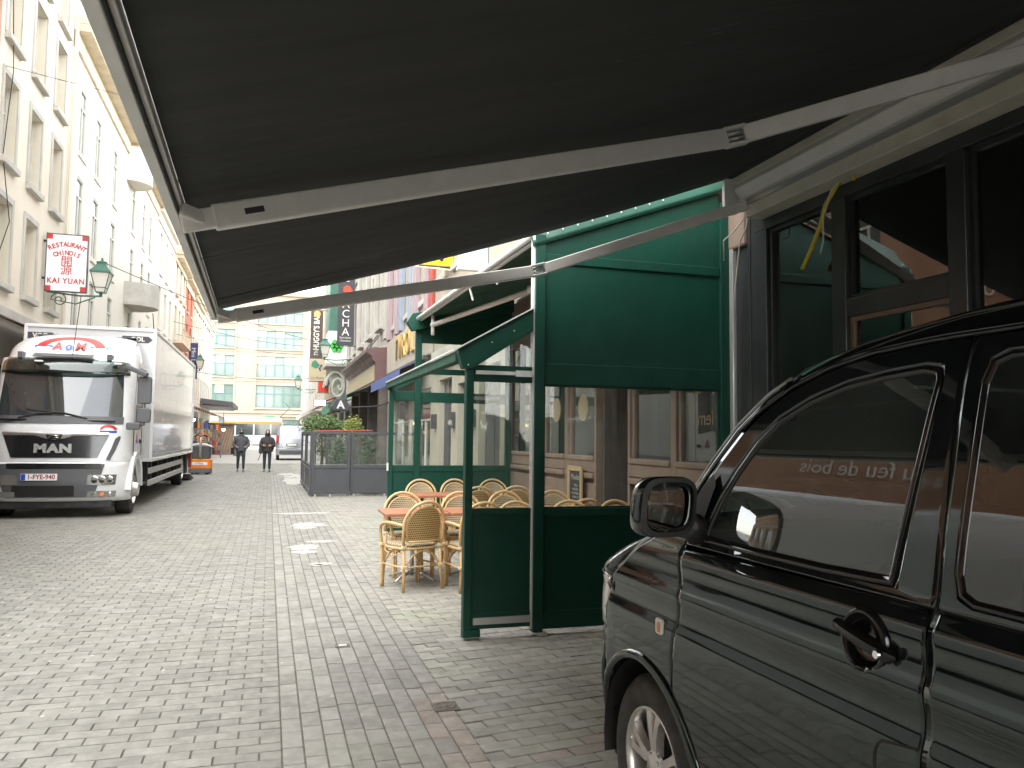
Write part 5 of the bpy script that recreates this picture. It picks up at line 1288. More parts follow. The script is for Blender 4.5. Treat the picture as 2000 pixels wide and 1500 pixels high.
def van_wheel(cx, cy, side):
    sg = 1 if side else -1           # outward direction in X
    R, RW = .332, .212
    t = MB(); P = lambda r, h: (r, cx+sg*h)
    prof = [(.205,-.20),(.215,-.205),(.27,-.215),(.31,-.205),(.327,-.185),(R,-.16),(R+.001,-.10),(R,-.055),(.327,-.035),(.312,-.012),(.285,.004),(.25,.007),(.222,.0),(.213,-.012),(.205,-.02)]
    t.lathe([P(r,h) for r, h in prof], (0,cy,.332), axis='x', n=56)
    ty = t.build('tyre', 'tyre', VAN, smooth=True)
    # tread blocks
    mb = MB()
    for k in range(56):
        a_ = 2*PI*k/56
        for (h0, h1, da) in ((-.062,-.028,.0),(-.105,-.070,.05),(-.150,-.112,0),(-.19,-.157,.05)):
            vs = []
            for (r, w) in ((R-.004,1),(R+.0055,.92)):
                rr = r - (.010 if h1 > -.05 else 0)
                for (h, ss) in ((h0,-1),(h1,-1),(h1,1),(h0,1)):
                    aa = a_+da+ss*w*.040; vs.append((cx+sg*h, cy+rr*math.cos(aa), .332+rr*math.sin(aa)))
            mb.add(vs, [(4,5,6,7),(0,1,5,4),(1,2,6,5),(2,3,7,6),(3,0,4,7)])
    mb.build('tread', 'tyre', ty)
    rm = MB().lathe([P(r,h) for r, h in [(.206,-.19),(.2155,-.013),(.214,-.004),(.207,-.003),(.201,-.010),(.196,-.03),(.19,-.10),(.188,-.19)]], (0,cy,.332), axis='x', n=48).build('rim', 'alloy', VAN, smooth=True)
    MB().lathe([P(r,h) for r, h in [(.0,-.125),(.19,-.125),(.19,-.14),(0,-.14)]], (0,cy,.332), axis='x', n=32).build('brake_disc', 'chassis', rm)
    for k in range(5):
        for dd in (-.20,.20):
            a_ = 2*PI*k/5+.32
            vs = []
            for (r, w, h) in ((.045,.020,-.018),(.11,.019,-.012),(.165,.020,-.012),(.203,.026,-.016)):
                aa = a_+dd*(.35+.65*min(1,r/.2)); c_, s_ = math.cos(aa), math.sin(aa)
                for (q, hh) in ((-1,h-.03),(-.75,h),(.75,h),(1,h-.03)):
                    vs.append((cx+sg*hh, cy+r*c_-q*w*s_, .332+r*s_+q*w*c_))
            fs = []
            for i in range(3):
                for j in range(3): fs.append((i*4+j,i*4+j+1,(i+1)*4+j+1,(i+1)*4+j))
            MB().add(vs, fs).build('spoke', 'alloy', rm, auto=50)
    MB().lathe([P(r,h) for r, h in [(0,-.006),(.028,-.006),(.034,-.010),(.058,-.016),(.065,-.03)]], (0,cy,.332), axis='x', n=24).build('hub_cap', 'alloy', rm, auto=40)
    for k in range(5):
        a_ = 2*PI*k/5; MB().lathe([P(.009,-.012),P(.009,-.02),P(0,-.02)], (0,cy+.045*math.cos(a_),.332+.045*math.sin(a_)), axis='x', n=6).build('wheel_bolt', 'chassis', rm)
for wy in (WC[0], wr[0]): van_wheel(1.392, wy, 0); van_wheel(2*VC-1.392, wy, 1)
# inner dark shell, floor, rear, sills
mb = MB(); mb.box(1.48,3.12,-1.28,3.1,.22,.34); mb.build('floor_pan', 'chassis', VAN)
for s in (0,1):
    rows = [[(2*VC-(SX(y,z)+.03) if s else SX(y,z)+.03, y, z) for y in (-1.28,-.65)] for z in (.3,1.18)]
    for (y0, y1, z0) in ((-1.28,-.66,.3),(-.66,.2,.76),(.2,2.36,.3),(2.36,2.55,.76)):
        rows = [[(2*VC-(SX(y,z)+.026) if s else SX(y,z)+.026, y, z) for y in (y0,(y0+y1)/2,y1)] for z in (z0,.9,1.05,1.17)]
        MB().grid(rows).build('inner_panel', 'dash', VAN)
rows = [[(lerp(1.40,3.20,k/6),-1.36,z) for k in range(7)] for z in (.3,.8,1.2,1.8,1.93)]
MB().grid(rows).build('tailgate', 'carpaint', VAN, smooth=True, solid=.03)
# door handle, side indicator, fuel flap
hd = MB()
cy, cz = 1.593, 1.083; X0 = SX(cy,cz)
bowl = MB(); rows = []
for i in range(7):
    r = .058*i/6; rows.append([(X0-.004+.030*(1-(i/6)**2)**.8, cy+r*1.0*math.cos(2*PI*k/28), cz+r*.95*math.sin(2*PI*k/28)) for k in range(29)])
bowl_o = MB().lathe([(.0,X0+.017),(.045,X0+.015),(.056,X0+.004),(.060,X0-.008),(.0645,X0-.0125),(.071,X0-.0125),(.076,X0-.006),(.078,X0+.012)], (0,cy,cz), axis='x', n=36).build('handle_bowl', 'gloss_black', fd[0], smooth=True)
h_ = []
gripc = [(1.690,1.104),(1.672,1.106),(1.64,1.101),(1.59,1.091),(1.54,1.079),(1.505,1.070),(1.492,1.067)]
rows = []
for (y, z), w, o in zip(gripc, (.006,.015,.016,.017,.018,.018,.006), (.004,.030,.038,.042,.038,.026,.006)):
    xs = SX(y,z); rows.append([(xs-o, y, z+w*.55),(xs-o, y, z-w*.55),(xs-o*.55, y, z-w),(xs-o*.2+.004, y, z-w*.8),(xs-o*.2+.004, y, z+w*.8),(xs-o*.55, y, z+w),(xs-o, y, z+w*.55)])
MB().grid(rows).build('handle', 'gloss_black', fd[0], smooth=True)
lk = (1.515,1.073); MB().lathe([(0,SX(*lk)-.041),(.009,SX(*lk)-.041),(.0105,SX(*lk)-.036)], (0,lk[0],lk[1]), axis='x', n=16).build('lock', 'chrome', fd[0])
si = (2.598,.892); mb = MB(); mb.rbox(SX(*si)-.010,SX(*si)+.004,si[0]-.024,si[0]+.024,si[1]-.028,si[1]+.028,.012,axis='x'); mb.build('side_indicator', 'clear_lamp', fen[0], bevel=.004)
mb = MB(); mb.rbox(SX(*si)-.012,SX(*si)-.0101,si[0]-.016,si[0]+.006,si[1]-.02,si[1]+.016,.006,axis='x'); mb.build('indicator_bulb', 'amber', fen[0])
fl = [(1.425,.895),(1.53,.878),(1.548,.862),(1.556,.83),(1.556,.62),(1.425,.62)]
pts = [surf(y,z,-.0005) for y, z in [(p.x,p.y) for p in resample(V2(fl), 30)]]
MB().tube(pts, .0035, 6).build('fuel_flap_seam', 'rubber', fd[0])
# mirrors: housing, glass, foot
def wing_mirror(s):
    sx = (lambda x: 2*VC-x) if s else (lambda x: x)
    def rr(cx, cz, hw, hh, y, n=28, ex=.55, sk=0.0):
        out = []
        for k in range(n):
            t = 2*PI*k/n; x = cx+math.copysign(abs(math.cos(t))**ex, math.cos(t))*hw; z = cz+math.copysign(abs(math.sin(t))**ex, math.sin(t))*hh
            out.append((sx(x+sk*(z-cz)), y, z))
        return out
    cx, cz = 1.258, 1.330
    secs = [rr(cx,cz,.074,.070,2.372,sk=.10),rr(cx,cz,.098,.094,2.366,sk=.10),rr(cx,cz,.104,.100,2.385,sk=.10),rr(cx-.002,cz,.104,.098,2.43,sk=.12),rr(cx+.006,cz,.088,.082,2.485,sk=.12),rr(cx+.018,cz,.052,.05,2.525,sk=.12),rr(cx+.02,cz,.01,.01,2.537)]
    mb = MB(); n = 28
    for sct in secs: mb.v += [tuple(p) for p in sct]
    for i in range(len(secs)-1):
        for k in range(n): mb.f.append((i*n+k,i*n+(k+1)%n,(i+1)*n+(k+1)%n,(i+1)*n+k))
    h = mb.build('wing_mirror', 'carpaint', VAN, smooth=True)
    g = rr(cx+.004,cz,.082,.080,2.3715,sk=.10); 
    ang_ = .0
    gc = Vector((sx(cx+.004), 2.3715, cz)); mb = MB(); rows = []
    for q in range(8):
        row = []
        for (x, y, z) in g+[g[0]]:
            dx, dz = (x-gc.x)*q/7, (z-gc.z)*q/7
            row.append((gc.x+dx, 2.368+.5*(dx*dx+dz*dz)/.9+(dx*.10*(1 if s else -1) if False else dx*(.16 if not s else -.16)), gc.z+dz))
        rows.append(row)
    mb.grid(rows); mb.sm = True; mb.build('mirror_glass', 'mirror', h, smooth=True)
    mb = MB(); mb.v = []; ro = rr(cx,cz,.100,.096,2.3655,sk=.10); ri = rr(cx+.004,cz,.083,.081,2.364,sk=.10)
    mb.add(ro+ri, [(k,(k+1)%28,28+(k+1)%28,28+k) for k in range(28)]); mb.build('mirror_bezel', 'black_plastic', h)
    mb = MB(); mb.tube([(sx(1.335),2.41,1.272),(sx(1.372),2.42,1.262),(sx(1.40),2.43,1.245)], [.050,.044,.055], 12); mb.build('mirror_foot', 'black_plastic', h, smooth=True)
wing_mirror(0); wing_mirror(1)
# cabin
for cx in (1.86, 2.74):
    st = MB(); st.rbox(cx-.25,cx+.25,1.48,2.0,.62,.84,.08); o = st.build('seat', 'seat_fabric', VAN, bevel=.04, seg=3)
    mb = MB(); mb.T = Matrix.Translation((cx,1.46,.80)) @ Matrix.Rotation(math.radians(14),4,'X') if False else Matrix.Translation((cx,1.44,.80)) @ Matrix.Rotation(math.radians(10),4,'X')
    mb.rbox(-.25,.25,-.10,.06,0,.62,.06); mb.build('seat_back', 'seat_fabric', o, bevel=.04, seg=3)
    mb = MB(); mb.T = Matrix.Translation((cx,1.33,1.45)) @ Matrix.Rotation(math.radians(8),4,'X'); mb.rbox(-.13,.13,-.05,.05,0,.20,.04); mb.build('headrest', 'seat_fabric', o, bevel=.03, seg=3)
mb = MB(); mb.prism([(2.18,.72),(2.14,1.02),(2.26,1.14),(2.55,1.20),(2.68,1.22),(2.68,.7)], 'x', 1.46, 3.14); mb.build('dashboard', 'dash', VAN, bevel=.02)
sw = thing_parts = MB(); T_ = Matrix.Translation((1.88,2.02,1.06)) @ Matrix.Rotation(math.radians(-62),4,'X')
mb = MB(T_); mb.tube([(.19*math.cos(2*PI*k/32),.19*math.sin(2*PI*k/32),0) for k in range(32)], .016, 8, closed=True); mb.tube([(-.18,0,-.02),(0,0,-.05),(.18,0,-.02)], .016, 6); mb.tube([(0,0,-.05),(0,-.18,-.02)], .016, 6); mb.tube([(0,0,-.05),(0,0,-.3)], .04, 8); mb.build('steering_wheel', 'dash', VAN, smooth=True)
mb = MB(); mb.rbox(2.18,2.42,2.14,2.17,1.60,1.68,.03,axis='y'); o = mb.build('rear_view_mirror', 'black_plastic', VAN, bevel=.008); MB().tube([(2.30,2.17,1.66),(2.30,2.22,1.74)], .01, 6).build('stem', 'black_plastic', o)
mb = MB(); mb.tube([(2.32,2.12,1.60),(2.32,2.12,1.45)], .0025, 5); o = mb.build('cord', 'rubber', VAN); mb = MB(); mb.sphere((2.32,2.12,1.42),.022,10,6); mb.sphere((2.325,2.12,1.375),.028,10,6,(1,.6,1.3)); mb.build('hanging_trinket', 'teal_cloth', o, smooth=True)

for s in (0,1):      # dark strips added in the door gaps to stand for their shade
    for line in (dre+[(1.43,1.5),(1.437,1.79)], dfe[1:]):
        pts = [surf(p.x, p.y, .010) for p in resample(V2(line), 40)]
        MB().tube([(2*VC-x,y,z) if s else (x,y,z) for x, y, z in pts], .0065, 6).build('gap_shade', 'rubber', VAN, smooth=True)

# ---------------------------------------------------------------- white lorry on the left
TK = thing('white_lorry', (-3.68,22,0), 'white box lorry facing the camera on the left of the street', 'lorry')
tx0, tx1, ty = -4.86, -2.50, 16.28
tc = (tx0+tx1)/2; hw = (tx1-tx0)/2
CABP = [(.28,.16),(.36,.05),(.60,.0),(.98,.0),(1.02,.05),(1.10,.05),(1.68,.10),(1.78,.13),(2.85,.42),(2.95,.50)]   # z -> set-back of the front face
def cab_y(x, z):
    r = .42; u = abs(x-tc); y = ty+interp(z, CABP)+.10*(u/hw)**2
    if u > hw-r: y += r-math.sqrt(max(0, r*r-(u-(hw-r))**2))
    return y
def cab_patch(name, xs, zs, m, par, d=.004, solid=0.0, smooth=True, xf=None):
    rows = []
    for z in zs: rows.append([((xf(x,z) if xf else x), cab_y((xf(x,z) if xf else x), z)-d, z) for x in xs])
    return MB().grid(rows).build(name, m, par, smooth=smooth, solid=solid)
fr = lambda a, b, n: [lerp(a,b,k/n) for k in range(n+1)]
# cab skin: front + sides + back
def cab_shell(name, z0, z1, nz, m, d=0.0, yback=18.25, close=True):
    rows = []
    xs = [tc-hw*math.cos(PI*k/40) for k in range(41)]
    for z in fr(z0,z1,nz):
        row = [(tx0,yback,z)]+[(x, cab_y(x,z)-d, z) for x in xs]+[(tx1,yback,z)]
        rows.append(row)
    mb = MB().grid(rows)
    n = len(rows[0])
    if close: mb.f.append(tuple(range((len(rows)-1)*n, len(rows)*n))); 
    mb.f.append(tuple(x for k in range(1) for x in ()) ) if False else None
    mb.add([rows[0][0], rows[-1][0], rows[-1][-1], rows[0][-1]], [(0,1,2,3)])
    return mb.build(name, m, TK, auto=35)
cab_shell('cab', 1.02, 2.95, 16, 'truck_white')
MB().add([(tx0+.03,17.0,.7),(tx1-.03,17.0,.7),(tx1-.03,18.2,.7),(tx0+.03,18.2,.7),(tx0+.03,17.0,1.02),(tx1-.03,17.0,1.02),(tx1-.03,18.2,1.02),(tx0+.03,18.2,1.02)], [(0,1,2,3),(0,1,5,4),(1,2,6,5),(2,3,7,6),(3,0,4,7)]).build('cab_floor', 'chassis', TK)
# roof fairing
rows = []
for k in range(13):
    t = k/12; z = lerp(2.93,3.50,t); ins = .06+.20*t**2.2; yb_ = 16.78+.30*t+.75*t**4
    row = [(tx0+.06+ins*.7,18.4,z)]
    for j in range(25):
        u = -1+2*j/24; x = tc+u*(hw-ins); row.append((x, yb_+.55*abs(u)**4, z))
    row.append((tx1-.06-ins*.7,18.4,z)); rows.append(row)
rows.append([(x, y+.5 if 0 < i < len(rows[-1])-1 else y, 3.56) for i, (x, y, z) in enumerate(rows[-1])]); rows.append([(x, 18.4, 3.57) for x, y, z in rows[-1]])
fa = MB().grid(rows).build('roof_fairing', 'truck_white', TK, auto=40)
def fairing_y(x, z):
    t = (z-2.93)/.57; ins = .06+.20*t**2.2; u = (x-tc)/(hw-ins); return 16.78+.30*t+.75*t**4+.55*abs(u)**4
# logo on the fairing: red arch, blue ground, letters
def arcband(cx, cz, r0, r1, a0, a1, sxq, name, m, yf_, par, n=20):
    rows = [[(cx+sxq*r*math.cos(a), 0, cz+r*math.sin(a)) for r in (r0,(r0+r1)/2,r1)] for a in fr(a0,a1,n)]
    rows = [[(x, yf_(x,z)-.006, z) for x, _, z in r] for r in rows]
    return MB().grid(rows).build(name, m, par)
lx = -3.66
arcband(lx, 3.13, .225, .31, math.radians(12), math.radians(168), 1.95, 'logo_arch', 'red_print', lambda x, z: fairing_y(x,z), fa)
for (a, b) in ((-4.28,-3.93),(-3.36,-3.02)): MB().add([(a,fairing_y(a,3.16)-.006,3.155),(b,fairing_y(b,3.16)-.006,3.155),(b-.05 if b < -3.5 else b,fairing_y(b,3.2)-.006,3.205),(a if b < -3.5 else a+.05,fairing_y(a,3.2)-.006,3.205)], [(0,1,2,3)]).build('logo_ground', 'blue_print', fa)
text('lettering', 'A', .235, (lx-.22, fairing_y(lx,3.15)-.014, 3.185), (1,0,0), (0,.5,1), 'red_print', fa, shear=.15, bold=.008)
text('lettering', 'o', .23, (lx-.03, fairing_y(lx,3.15)-.014, 3.185), (1,0,0), (0,.5,1), 'blue_print', fa, shear=.15, bold=.008)
text('lettering', 'M', .235, (lx+.17, fairing_y(lx,3.15)-.014, 3.185), (1,0,0), (0,.5,1), 'red_print', fa, shear=.15, bold=.008)
# windscreen, visor, scuttle
wx0, wx1 = tx0+.13, tx1-.15
ws = cab_patch('windscreen', fr(wx0,wx1,22), fr(1.86,2.86,8), 'truck_glass_opaque', TK, .010, xf=lambda x, z: tc+(x-tc)*lerp(1.0,.955,(z-1.86)))
cab_patch('scuttle', fr(wx0-.02,wx1+.02,22), fr(1.72,1.86,3), 'truck_grey', TK, .012)
rows = []
for k in range(6):
    t = k/5; z = lerp(2.66,2.94,t); rows.append([(lerp(tx0+.10,tx1-.10,j/20), cab_y(lerp(tx0+.10,tx1-.10,j/20),z)-.13+.05*t+.12*abs(-1+2*j/20)**4, z) for j in range(21)])
vs_ = MB().grid(rows).build('sun_visor', 'visor_glass', TK, smooth=True, solid=.012)
for x in (-4.45,-2.95):
    mb = MB(); mb.box(x-.04,x+.04,cab_y(x,2.94)-.10,cab_y(x,2.94)+.25,2.93,3.05); mb.build('visor_bracket', 'truck_grey', TK, bevel=.01)
MB().add([(-4.22,16.60,2.955),(-3.22,16.60,2.955),(-3.22,16.80,3.03),(-4.22,16.80,3.03)], [(0,1,2,3)]).build('roof_hatch', 'truck_grey', TK, solid=.01)
for x in (-4.1,-2.78): mb = MB(); mb.rbox(x-.07,x+.07,cab_y(x,2.85)-.16,cab_y(x,2.85)-.10,2.855,2.885,.012,axis='y'); mb.build('marker_lamp', 'clear_lamp', vs_, bevel=.004)
MB().tube([(-3.58,cab_y(-3.58,2.9)-.05,2.9),(-3.56,17.1,4.2)], .008, 5).build('aerial', 'rubber', TK)
for x, dx in ((-4.35,-.0),(-3.22,.0)):
    base = Vector((x, cab_y(x,1.84)-.03, 1.82)); tip = Vector((x-.75, cab_y(x-.75,1.97)-.03, 1.95)) if x > -4 else Vector((x+.62, cab_y(x+.6,1.93)-.03, 1.92))
    mb = MB(); mb.tube([base, (base+tip)/2+Vector((0,-.02,.03)), tip], .014, 6); o = mb.build('wiper', 'rubber', TK); mb = MB(); mb.bar(tip+Vector((-.25,.01,.03)), tip+Vector((.3,.01,-.05)), .015, .02); mb.build('wiper_blade', 'rubber', o)
mb = MB(); mb.box(-4.75,-4.2,cab_y(-4.4,1.78)-.03,cab_y(-4.4,1.78)-.012,1.755,1.80); mb.box(-3.35,-2.75,cab_y(-3,1.78)-.03,cab_y(-3,1.78)-.008,1.755,1.80); mb.build('grab_bar', 'truck_black', TK, bevel=.01)
# grille, chrome, badge, lettering
gx0, gx1 = tx0+.28, tx1-.40
def gxf(x, z): return tc-.05+(x-(tc-.05))*lerp(.80,1.0,(z-1.08)/.44)
gr = cab_patch('grille', fr(gx0,gx1+.06,20), fr(1.10,1.52,4), 'truck_black', TK, .012, xf=gxf)
rows = []
for k in range(25):
    x = lerp(gx0,gx1+.06,k/24); u = abs(x-(tc-.05))/.9; zt = 1.565; zb_ = 1.50 if u > .32 else 1.50-.08*(1-u/.32)**.6
    rows.append([(x, cab_y(x,1.5)-.026, zt),(x, cab_y(x,1.5)-.045, (zt+zb_)/2),(x, cab_y(x,1.5)-.026, zb_)])
MB().grid(rows).build('chrome_strip', 'alloy', TK, smooth=True)
mb = MB(); mb.prism([(tc-.19,1.52),(tc+.09,1.52),(tc+.05,1.43),(tc-.15,1.43)], 'y', cab_y(tc,1.5)-.045, cab_y(tc,1.5)-.035); mb.build('badge_plate', 'truck_black', TK)
mb = MB(); mb.tube([(tc-.13,cab_y(tc,1.5)-.05,1.45),(tc-.12,cab_y(tc,1.5)-.05,1.495),(tc-.03,cab_y(tc,1.5)-.05,1.50),(tc+.03,cab_y(tc,1.5)-.05,1.49)], .010, 6); mb.tube([(tc-.09,cab_y(tc,1.5)-.05,1.47),(tc,cab_y(tc,1.5)-.05,1.465),(tc+.03,cab_y(tc,1.5)-.05,1.445)], .009, 6); mb.build('lion_badge', 'chrome', TK, smooth=True)
text('lettering', 'MAN', .21, (tc-.06, cab_y(tc,1.28)-.030, 1.26), (1,0,0), (0,0,1), 'aluminium', TK, extrude=.012, spacing=1.12, bold=.012, sx=1.25)
arcband(-2.86, 1.585, .085, .125, math.radians(20), math.radians(160), 1.25, 'logo_arch', 'red_print', lambda x, z: cab_y(x,z)-.004, TK)
rows = [[(x, cab_y(x,1.58)-.010, z) for x in (-3.0,-2.93,-2.86,-2.79,-2.72)] for z in (1.56,1.60)]
MB().grid(rows).build('logo_ground', 'blue_print', TK)
# side vent beside the grille
rows = [[(x, cab_y(x,z)-.010, z) for x in (a, b)] for (a, b, z) in ((-2.87,-2.80,1.06),(-2.80,-2.72,1.25),(-2.74,-2.66,1.45),(-2.685,-2.66,1.50))]
MB().grid(rows).build('corner_vent', 'truck_grey', TK)
# bumper
def bump_y(x, z): return cab_y(x, min(z,.95))-.06
rows = []
for z in (.30,.33,.42,.60,.80,.93,.99,1.02): rows.append([(x, bump_y(x,z)+(.05 if z < .32 else (.03 if z > 1.0 else 0)), z) for x in [tc-hw*math.cos(PI*k/40)*1.015 for k in range(41)]])
bp = MB().grid(rows).build('bumper', 'truck_white', TK, smooth=True)
def bpatch(name, xs, zs, m, d=.012, xf=None):
    return MB().grid([[((xf(x,z) if xf else x), bump_y((xf(x,z) if xf else x),z)-d, z) for x in xs] for z in zs]).build(name, m, bp, smooth=True)
bpatch('bumper_insert', fr(-4.52,-2.98,16), fr(.38,.99,6), 'truck_grey', .008, lambda x, z: tc+(x-tc)*(.93 if z < .4 else lerp(.93,1.17,(z-.38)/.61)))
bpatch('air_intake', fr(-4.35,-3.35,10), fr(.40,.60,3), 'truck_black', .012)
bpatch('upper_slot', fr(-4.45,-2.92,12), fr(.90,1.0,2), 'truck_black', .012)
mb = MB(); py_ = bump_y(-3.9,.75)-.03; mb.rbox(-4.20,-3.62,py_,py_+.015,.695,.815,.012,axis='y'); pl = mb.build('number_plate', 'plate_white', TK)
MB().box(-4.195,-4.125,py_-.003,py_-.0005,.70,.81).build('eu_band', 'eu_blue', pl)
text('lettering', '1-FYE-940', .115, (-3.875,py_-.003,.755), (1,0,0), (0,0,1), 'plate_red', pl, bold=.003, sx=.92)
for (zc, h, nm) in ((.70,.075,'headlight'),(.44,.045,'fog_light')):
    o = bpatch(nm, fr(-3.14,-2.68,8), fr(zc-h*1.25,zc+h*1.25,4), 'lamp_grey', .014, lambda x, z: x+(z-zc)*.10)
    for q in range(3): xx = -3.02+q*.12; MB().lathe([(0,bump_y(xx,zc)-.022),(h*.75,bump_y(xx,zc)-.020),(h*.95,bump_y(xx,zc)-.015)], (xx,0,zc), axis='y', n=14).build('reflector', 'chrome' if not (nm == 'fog_light' and q == 1) else 'amber', o)
bpatch('headlight', fr(-4.66,-4.26,6), fr(.61,.79,3), 'lamp_grey', .014); bpatch('fog_light', fr(-4.66,-4.3,6), fr(.39,.49,3), 'lamp_grey', .014)
mb = MB(); mb.box(tx0+.2,tx1-.25,16.4,16.9,.17,.32); mb.build('under_guard', 'chassis', TK, bevel=.04)
# cab side: door window, seam, handle, arch, mirror, steps
X = tx1
mb = MB(); mb.prism([(16.98,1.78),(17.75,1.70),(17.75,2.72),(17.10,2.74)], 'x', X+.001, X+.012); mb.build('door_window', 'dark_window', TK)
mb = MB(); mb.tube([(X+.004,17.9,2.85),(X+.004,17.9,1.05),(X+.004,16.95,1.05)], .008, 5); mb.tube([(X+.004,16.92,1.7),(X+.004,16.92,1.1)], .008, 5); mb.build('door_seam', 'chassis', TK)
mb = MB(); mb.box(X,X+.03,17.62,17.80,1.36,1.44); mb.build('door_handle', 'truck_black', TK, bevel=.01)
arcband(17.35,1.42,.05,.09,0.35,2.8,1,'logo_arch','red_print',lambda x,z:0,TK) if False else None
mb = MB(); mb.prism([(17.22,1.36),(17.45,1.36),(17.45,1.42),(17.22,1.42)], 'x', X+.001, X+.004); mb.build('logo_ground', 'blue_print', TK); mb = MB(); mb.prism([(17.24,1.43),(17.43,1.43),(17.36,1.56),(17.30,1.56)], 'x', X+.001, X+.004); mb.build('logo_arch', 'red_print', TK)
wcy, wR = 17.25, .46
mb = MB(); n = 18
outer = [(wcy+.72*math.cos(PI*k/n), .50+.70*math.sin(PI*k/n)) for k in range(n+1)]; inner = [(wcy+.56*math.cos(PI*k/n), .50+.56*math.sin(PI*k/n)) for k in range(n+1)]
for k in range(n): mb.prism([outer[k],outer[k+1],inner[k+1],inner[k]], 'x', X-.45, X+.05)
mb.build('wheel_arch', 'truck_white', TK)
mb = MB(); mb.prism([(wcy+.2,1.0),(18.25,1.0),(18.25,.62),(18.0,.5),(wcy+.6,.5)], 'x', X-.3, X-.01); mb.build('rear_wing', 'truck_white', TK, bevel=.02)
for z in (.62,.80,.95):
    mb = MB(); mb.box(X-.25,X-.02,16.62,16.95,z,z+.05); mb.build('step', 'chassis', TK, bevel=.01)
mr_ = MB(); mr_.tube([(X-.02,16.78,2.78),(X+.14,16.62,2.78),(X+.22,16.60,2.74),(X+.22,16.60,1.72),(X+.10,16.66,1.68),(X-.02,16.8,1.70)], .018, 8); o = mr_.build('mirror_arm', 'truck_grey', TK, smooth=True)
for (z0, z1) in ((2.12,2.64),(1.76,2.04)):
    mb = MB(); mb.rbox(X+.09,X+.33,16.56,16.68,z0,z1,.05,axis='y'); h = mb.build('mirror_housing', 'truck_grey', o, bevel=.02); MB().box(X+.11,X+.31,16.681,16.684,z0+.03,z1-.03).build('mirror_glass', 'mirror', h)
mb = MB(); mb.rbox(X-.06,X+.18,16.38,16.52,1.62,1.76,.04,axis='y'); mb.build('kerb_mirror', 'truck_grey', o, bevel=.02)
mb = MB(); mb.bar((X-.12,16.55,2.82),(X+.26,16.50,2.66),.14,.09); mb.build('front_mirror', 'truck_grey', o, bevel=.02)
def lorry_wheel(cx, cy, sg, hub=.09):
    P = lambda r, h: (r, cx+sg*h); zc = wR
    t = MB().lathe([P(r,h) for r, h in [(.27,-.28),(.40,-.29),(.445,-.27),(wR,-.23),(wR,-.05),(.445,-.015),(.40,0),(.30,0),(.275,-.02)]], (0,cy,zc), axis='x', n=44).build('tyre', 'tyre', TK, auto=40)
    rm = MB().lathe([P(r,h) for r, h in [(.275,-.02),(.28,.01),(.265,.012),(.24,-.10),(.19,-.10),(.16,-.02),(.15,.0),(.12,hub),(.08,hub+.01),(0,hub+.01)]], (0,cy,zc), axis='x', n=36).build('rim', 'alloy', TK, auto=40)
    for k in range(8): a_ = 2*PI*k/8; MB().lathe([P(.02,-.09),P(.02,-.05),P(0,-.05)], (0,cy+.205*math.cos(a_),zc+.205*math.sin(a_)), axis='x', n=6).build('wheel_nut', 'steel', rm)
for (cx, sg) in ((tx1-.01,1),(tx0+.01,-1)): lorry_wheel(cx, wcy, sg); lorry_wheel(cx-.02*sg, 26.6, sg, .02)
# cargo box
bx0, bx1, by0, by1, bz0, bz1 = -4.95,-2.45,18.95,28.6,.98,3.81
BXo = MB().box(bx0,bx1,by0,by1,bz0,bz1).build('cargo_box', 'box_white', TK)
mb = MB(); e = .03
for x in (bx0,bx1):
    for z in (bz0,bz1): mb.bar((x,by0-.01,z),(x,by1+.01,z),.07,.07)
for y in (by0,by1):
    for z in (bz0,bz1): mb.bar((bx0,y,z),(bx1,y,z),.068,.068)
    for x in (bx0,bx1): mb.bar((x,y,bz0),(x,y,bz1),.069,.069)
mb.build('box_frame', 'truck_white', BXo, bevel=.012)
mb = MB(); mb.box(bx1+.001,bx1+.005,by0+.05,by1-.05,1.02,1.10); mb.build('lower_strip', 'aluminium', BXo)
for (x, s) in ((-2.80,'OOL'),(-4.68,'VOO')):
    mb = MB(); zz = 3.60; w = .30
    mb.prism([(x-w,zz-.07),(x+w-.08,zz-.07),(x+w,zz),(x+w-.08,zz+.07),(x-w,zz+.07),(x-w-.03,zz)], 'y', by0-.008, by0-.002); o = mb.build('maker_sign', 'sign_dark', BXo)
    text('lettering', s, .13, (x,by0-.010,zz), (1,0,0), (0,0,1), 'pale_text', o, bold=.004)
# chassis, side guards, tail lift
mb = MB(); mb.box(-4.3,-3.1,17.5,28.3,.55,.95); mb.build('chassis_frame', 'chassis', TK)
for y in (19.6,21.4,23.2,24.9):
    mb = MB(); mb.box(-2.56,-2.50,y-.05,y+.05,.42,.97); mb.box(-2.95,-2.56,y-.3,y+.3,.5,.95); mb.build('guard_post', 'chassis', TK)
for z in (.42,.68): MB().box(-2.50,-2.46,19.0,25.9,z,z+.13).build('side_guard', 'aluminium', TK, bevel=.01)
mb = MB(); mb.box(-2.54,-2.44,28.63,28.78,.45,3.75); mb.build('rear_post', 'red_paint', TK, bevel=.02)
mb = MB(); mb.box(-4.9,-2.46,28.79,28.92,.75,1.0); mb.build('rear_beam', 'red_paint', TK, bevel=.02)
mb = MB(); mb.prism([(28.95,.22),(30.4,.03),(30.4,.0),(28.95,.05)], 'x', -4.8, -2.5); mb.build('tail_lift', 'chassis', TK)
mb = MB(); mb.box(-2.95,-2.5,27.5,28.0,.30,.95); mb.build('mudguard', 'chassis', TK, bevel=.03)

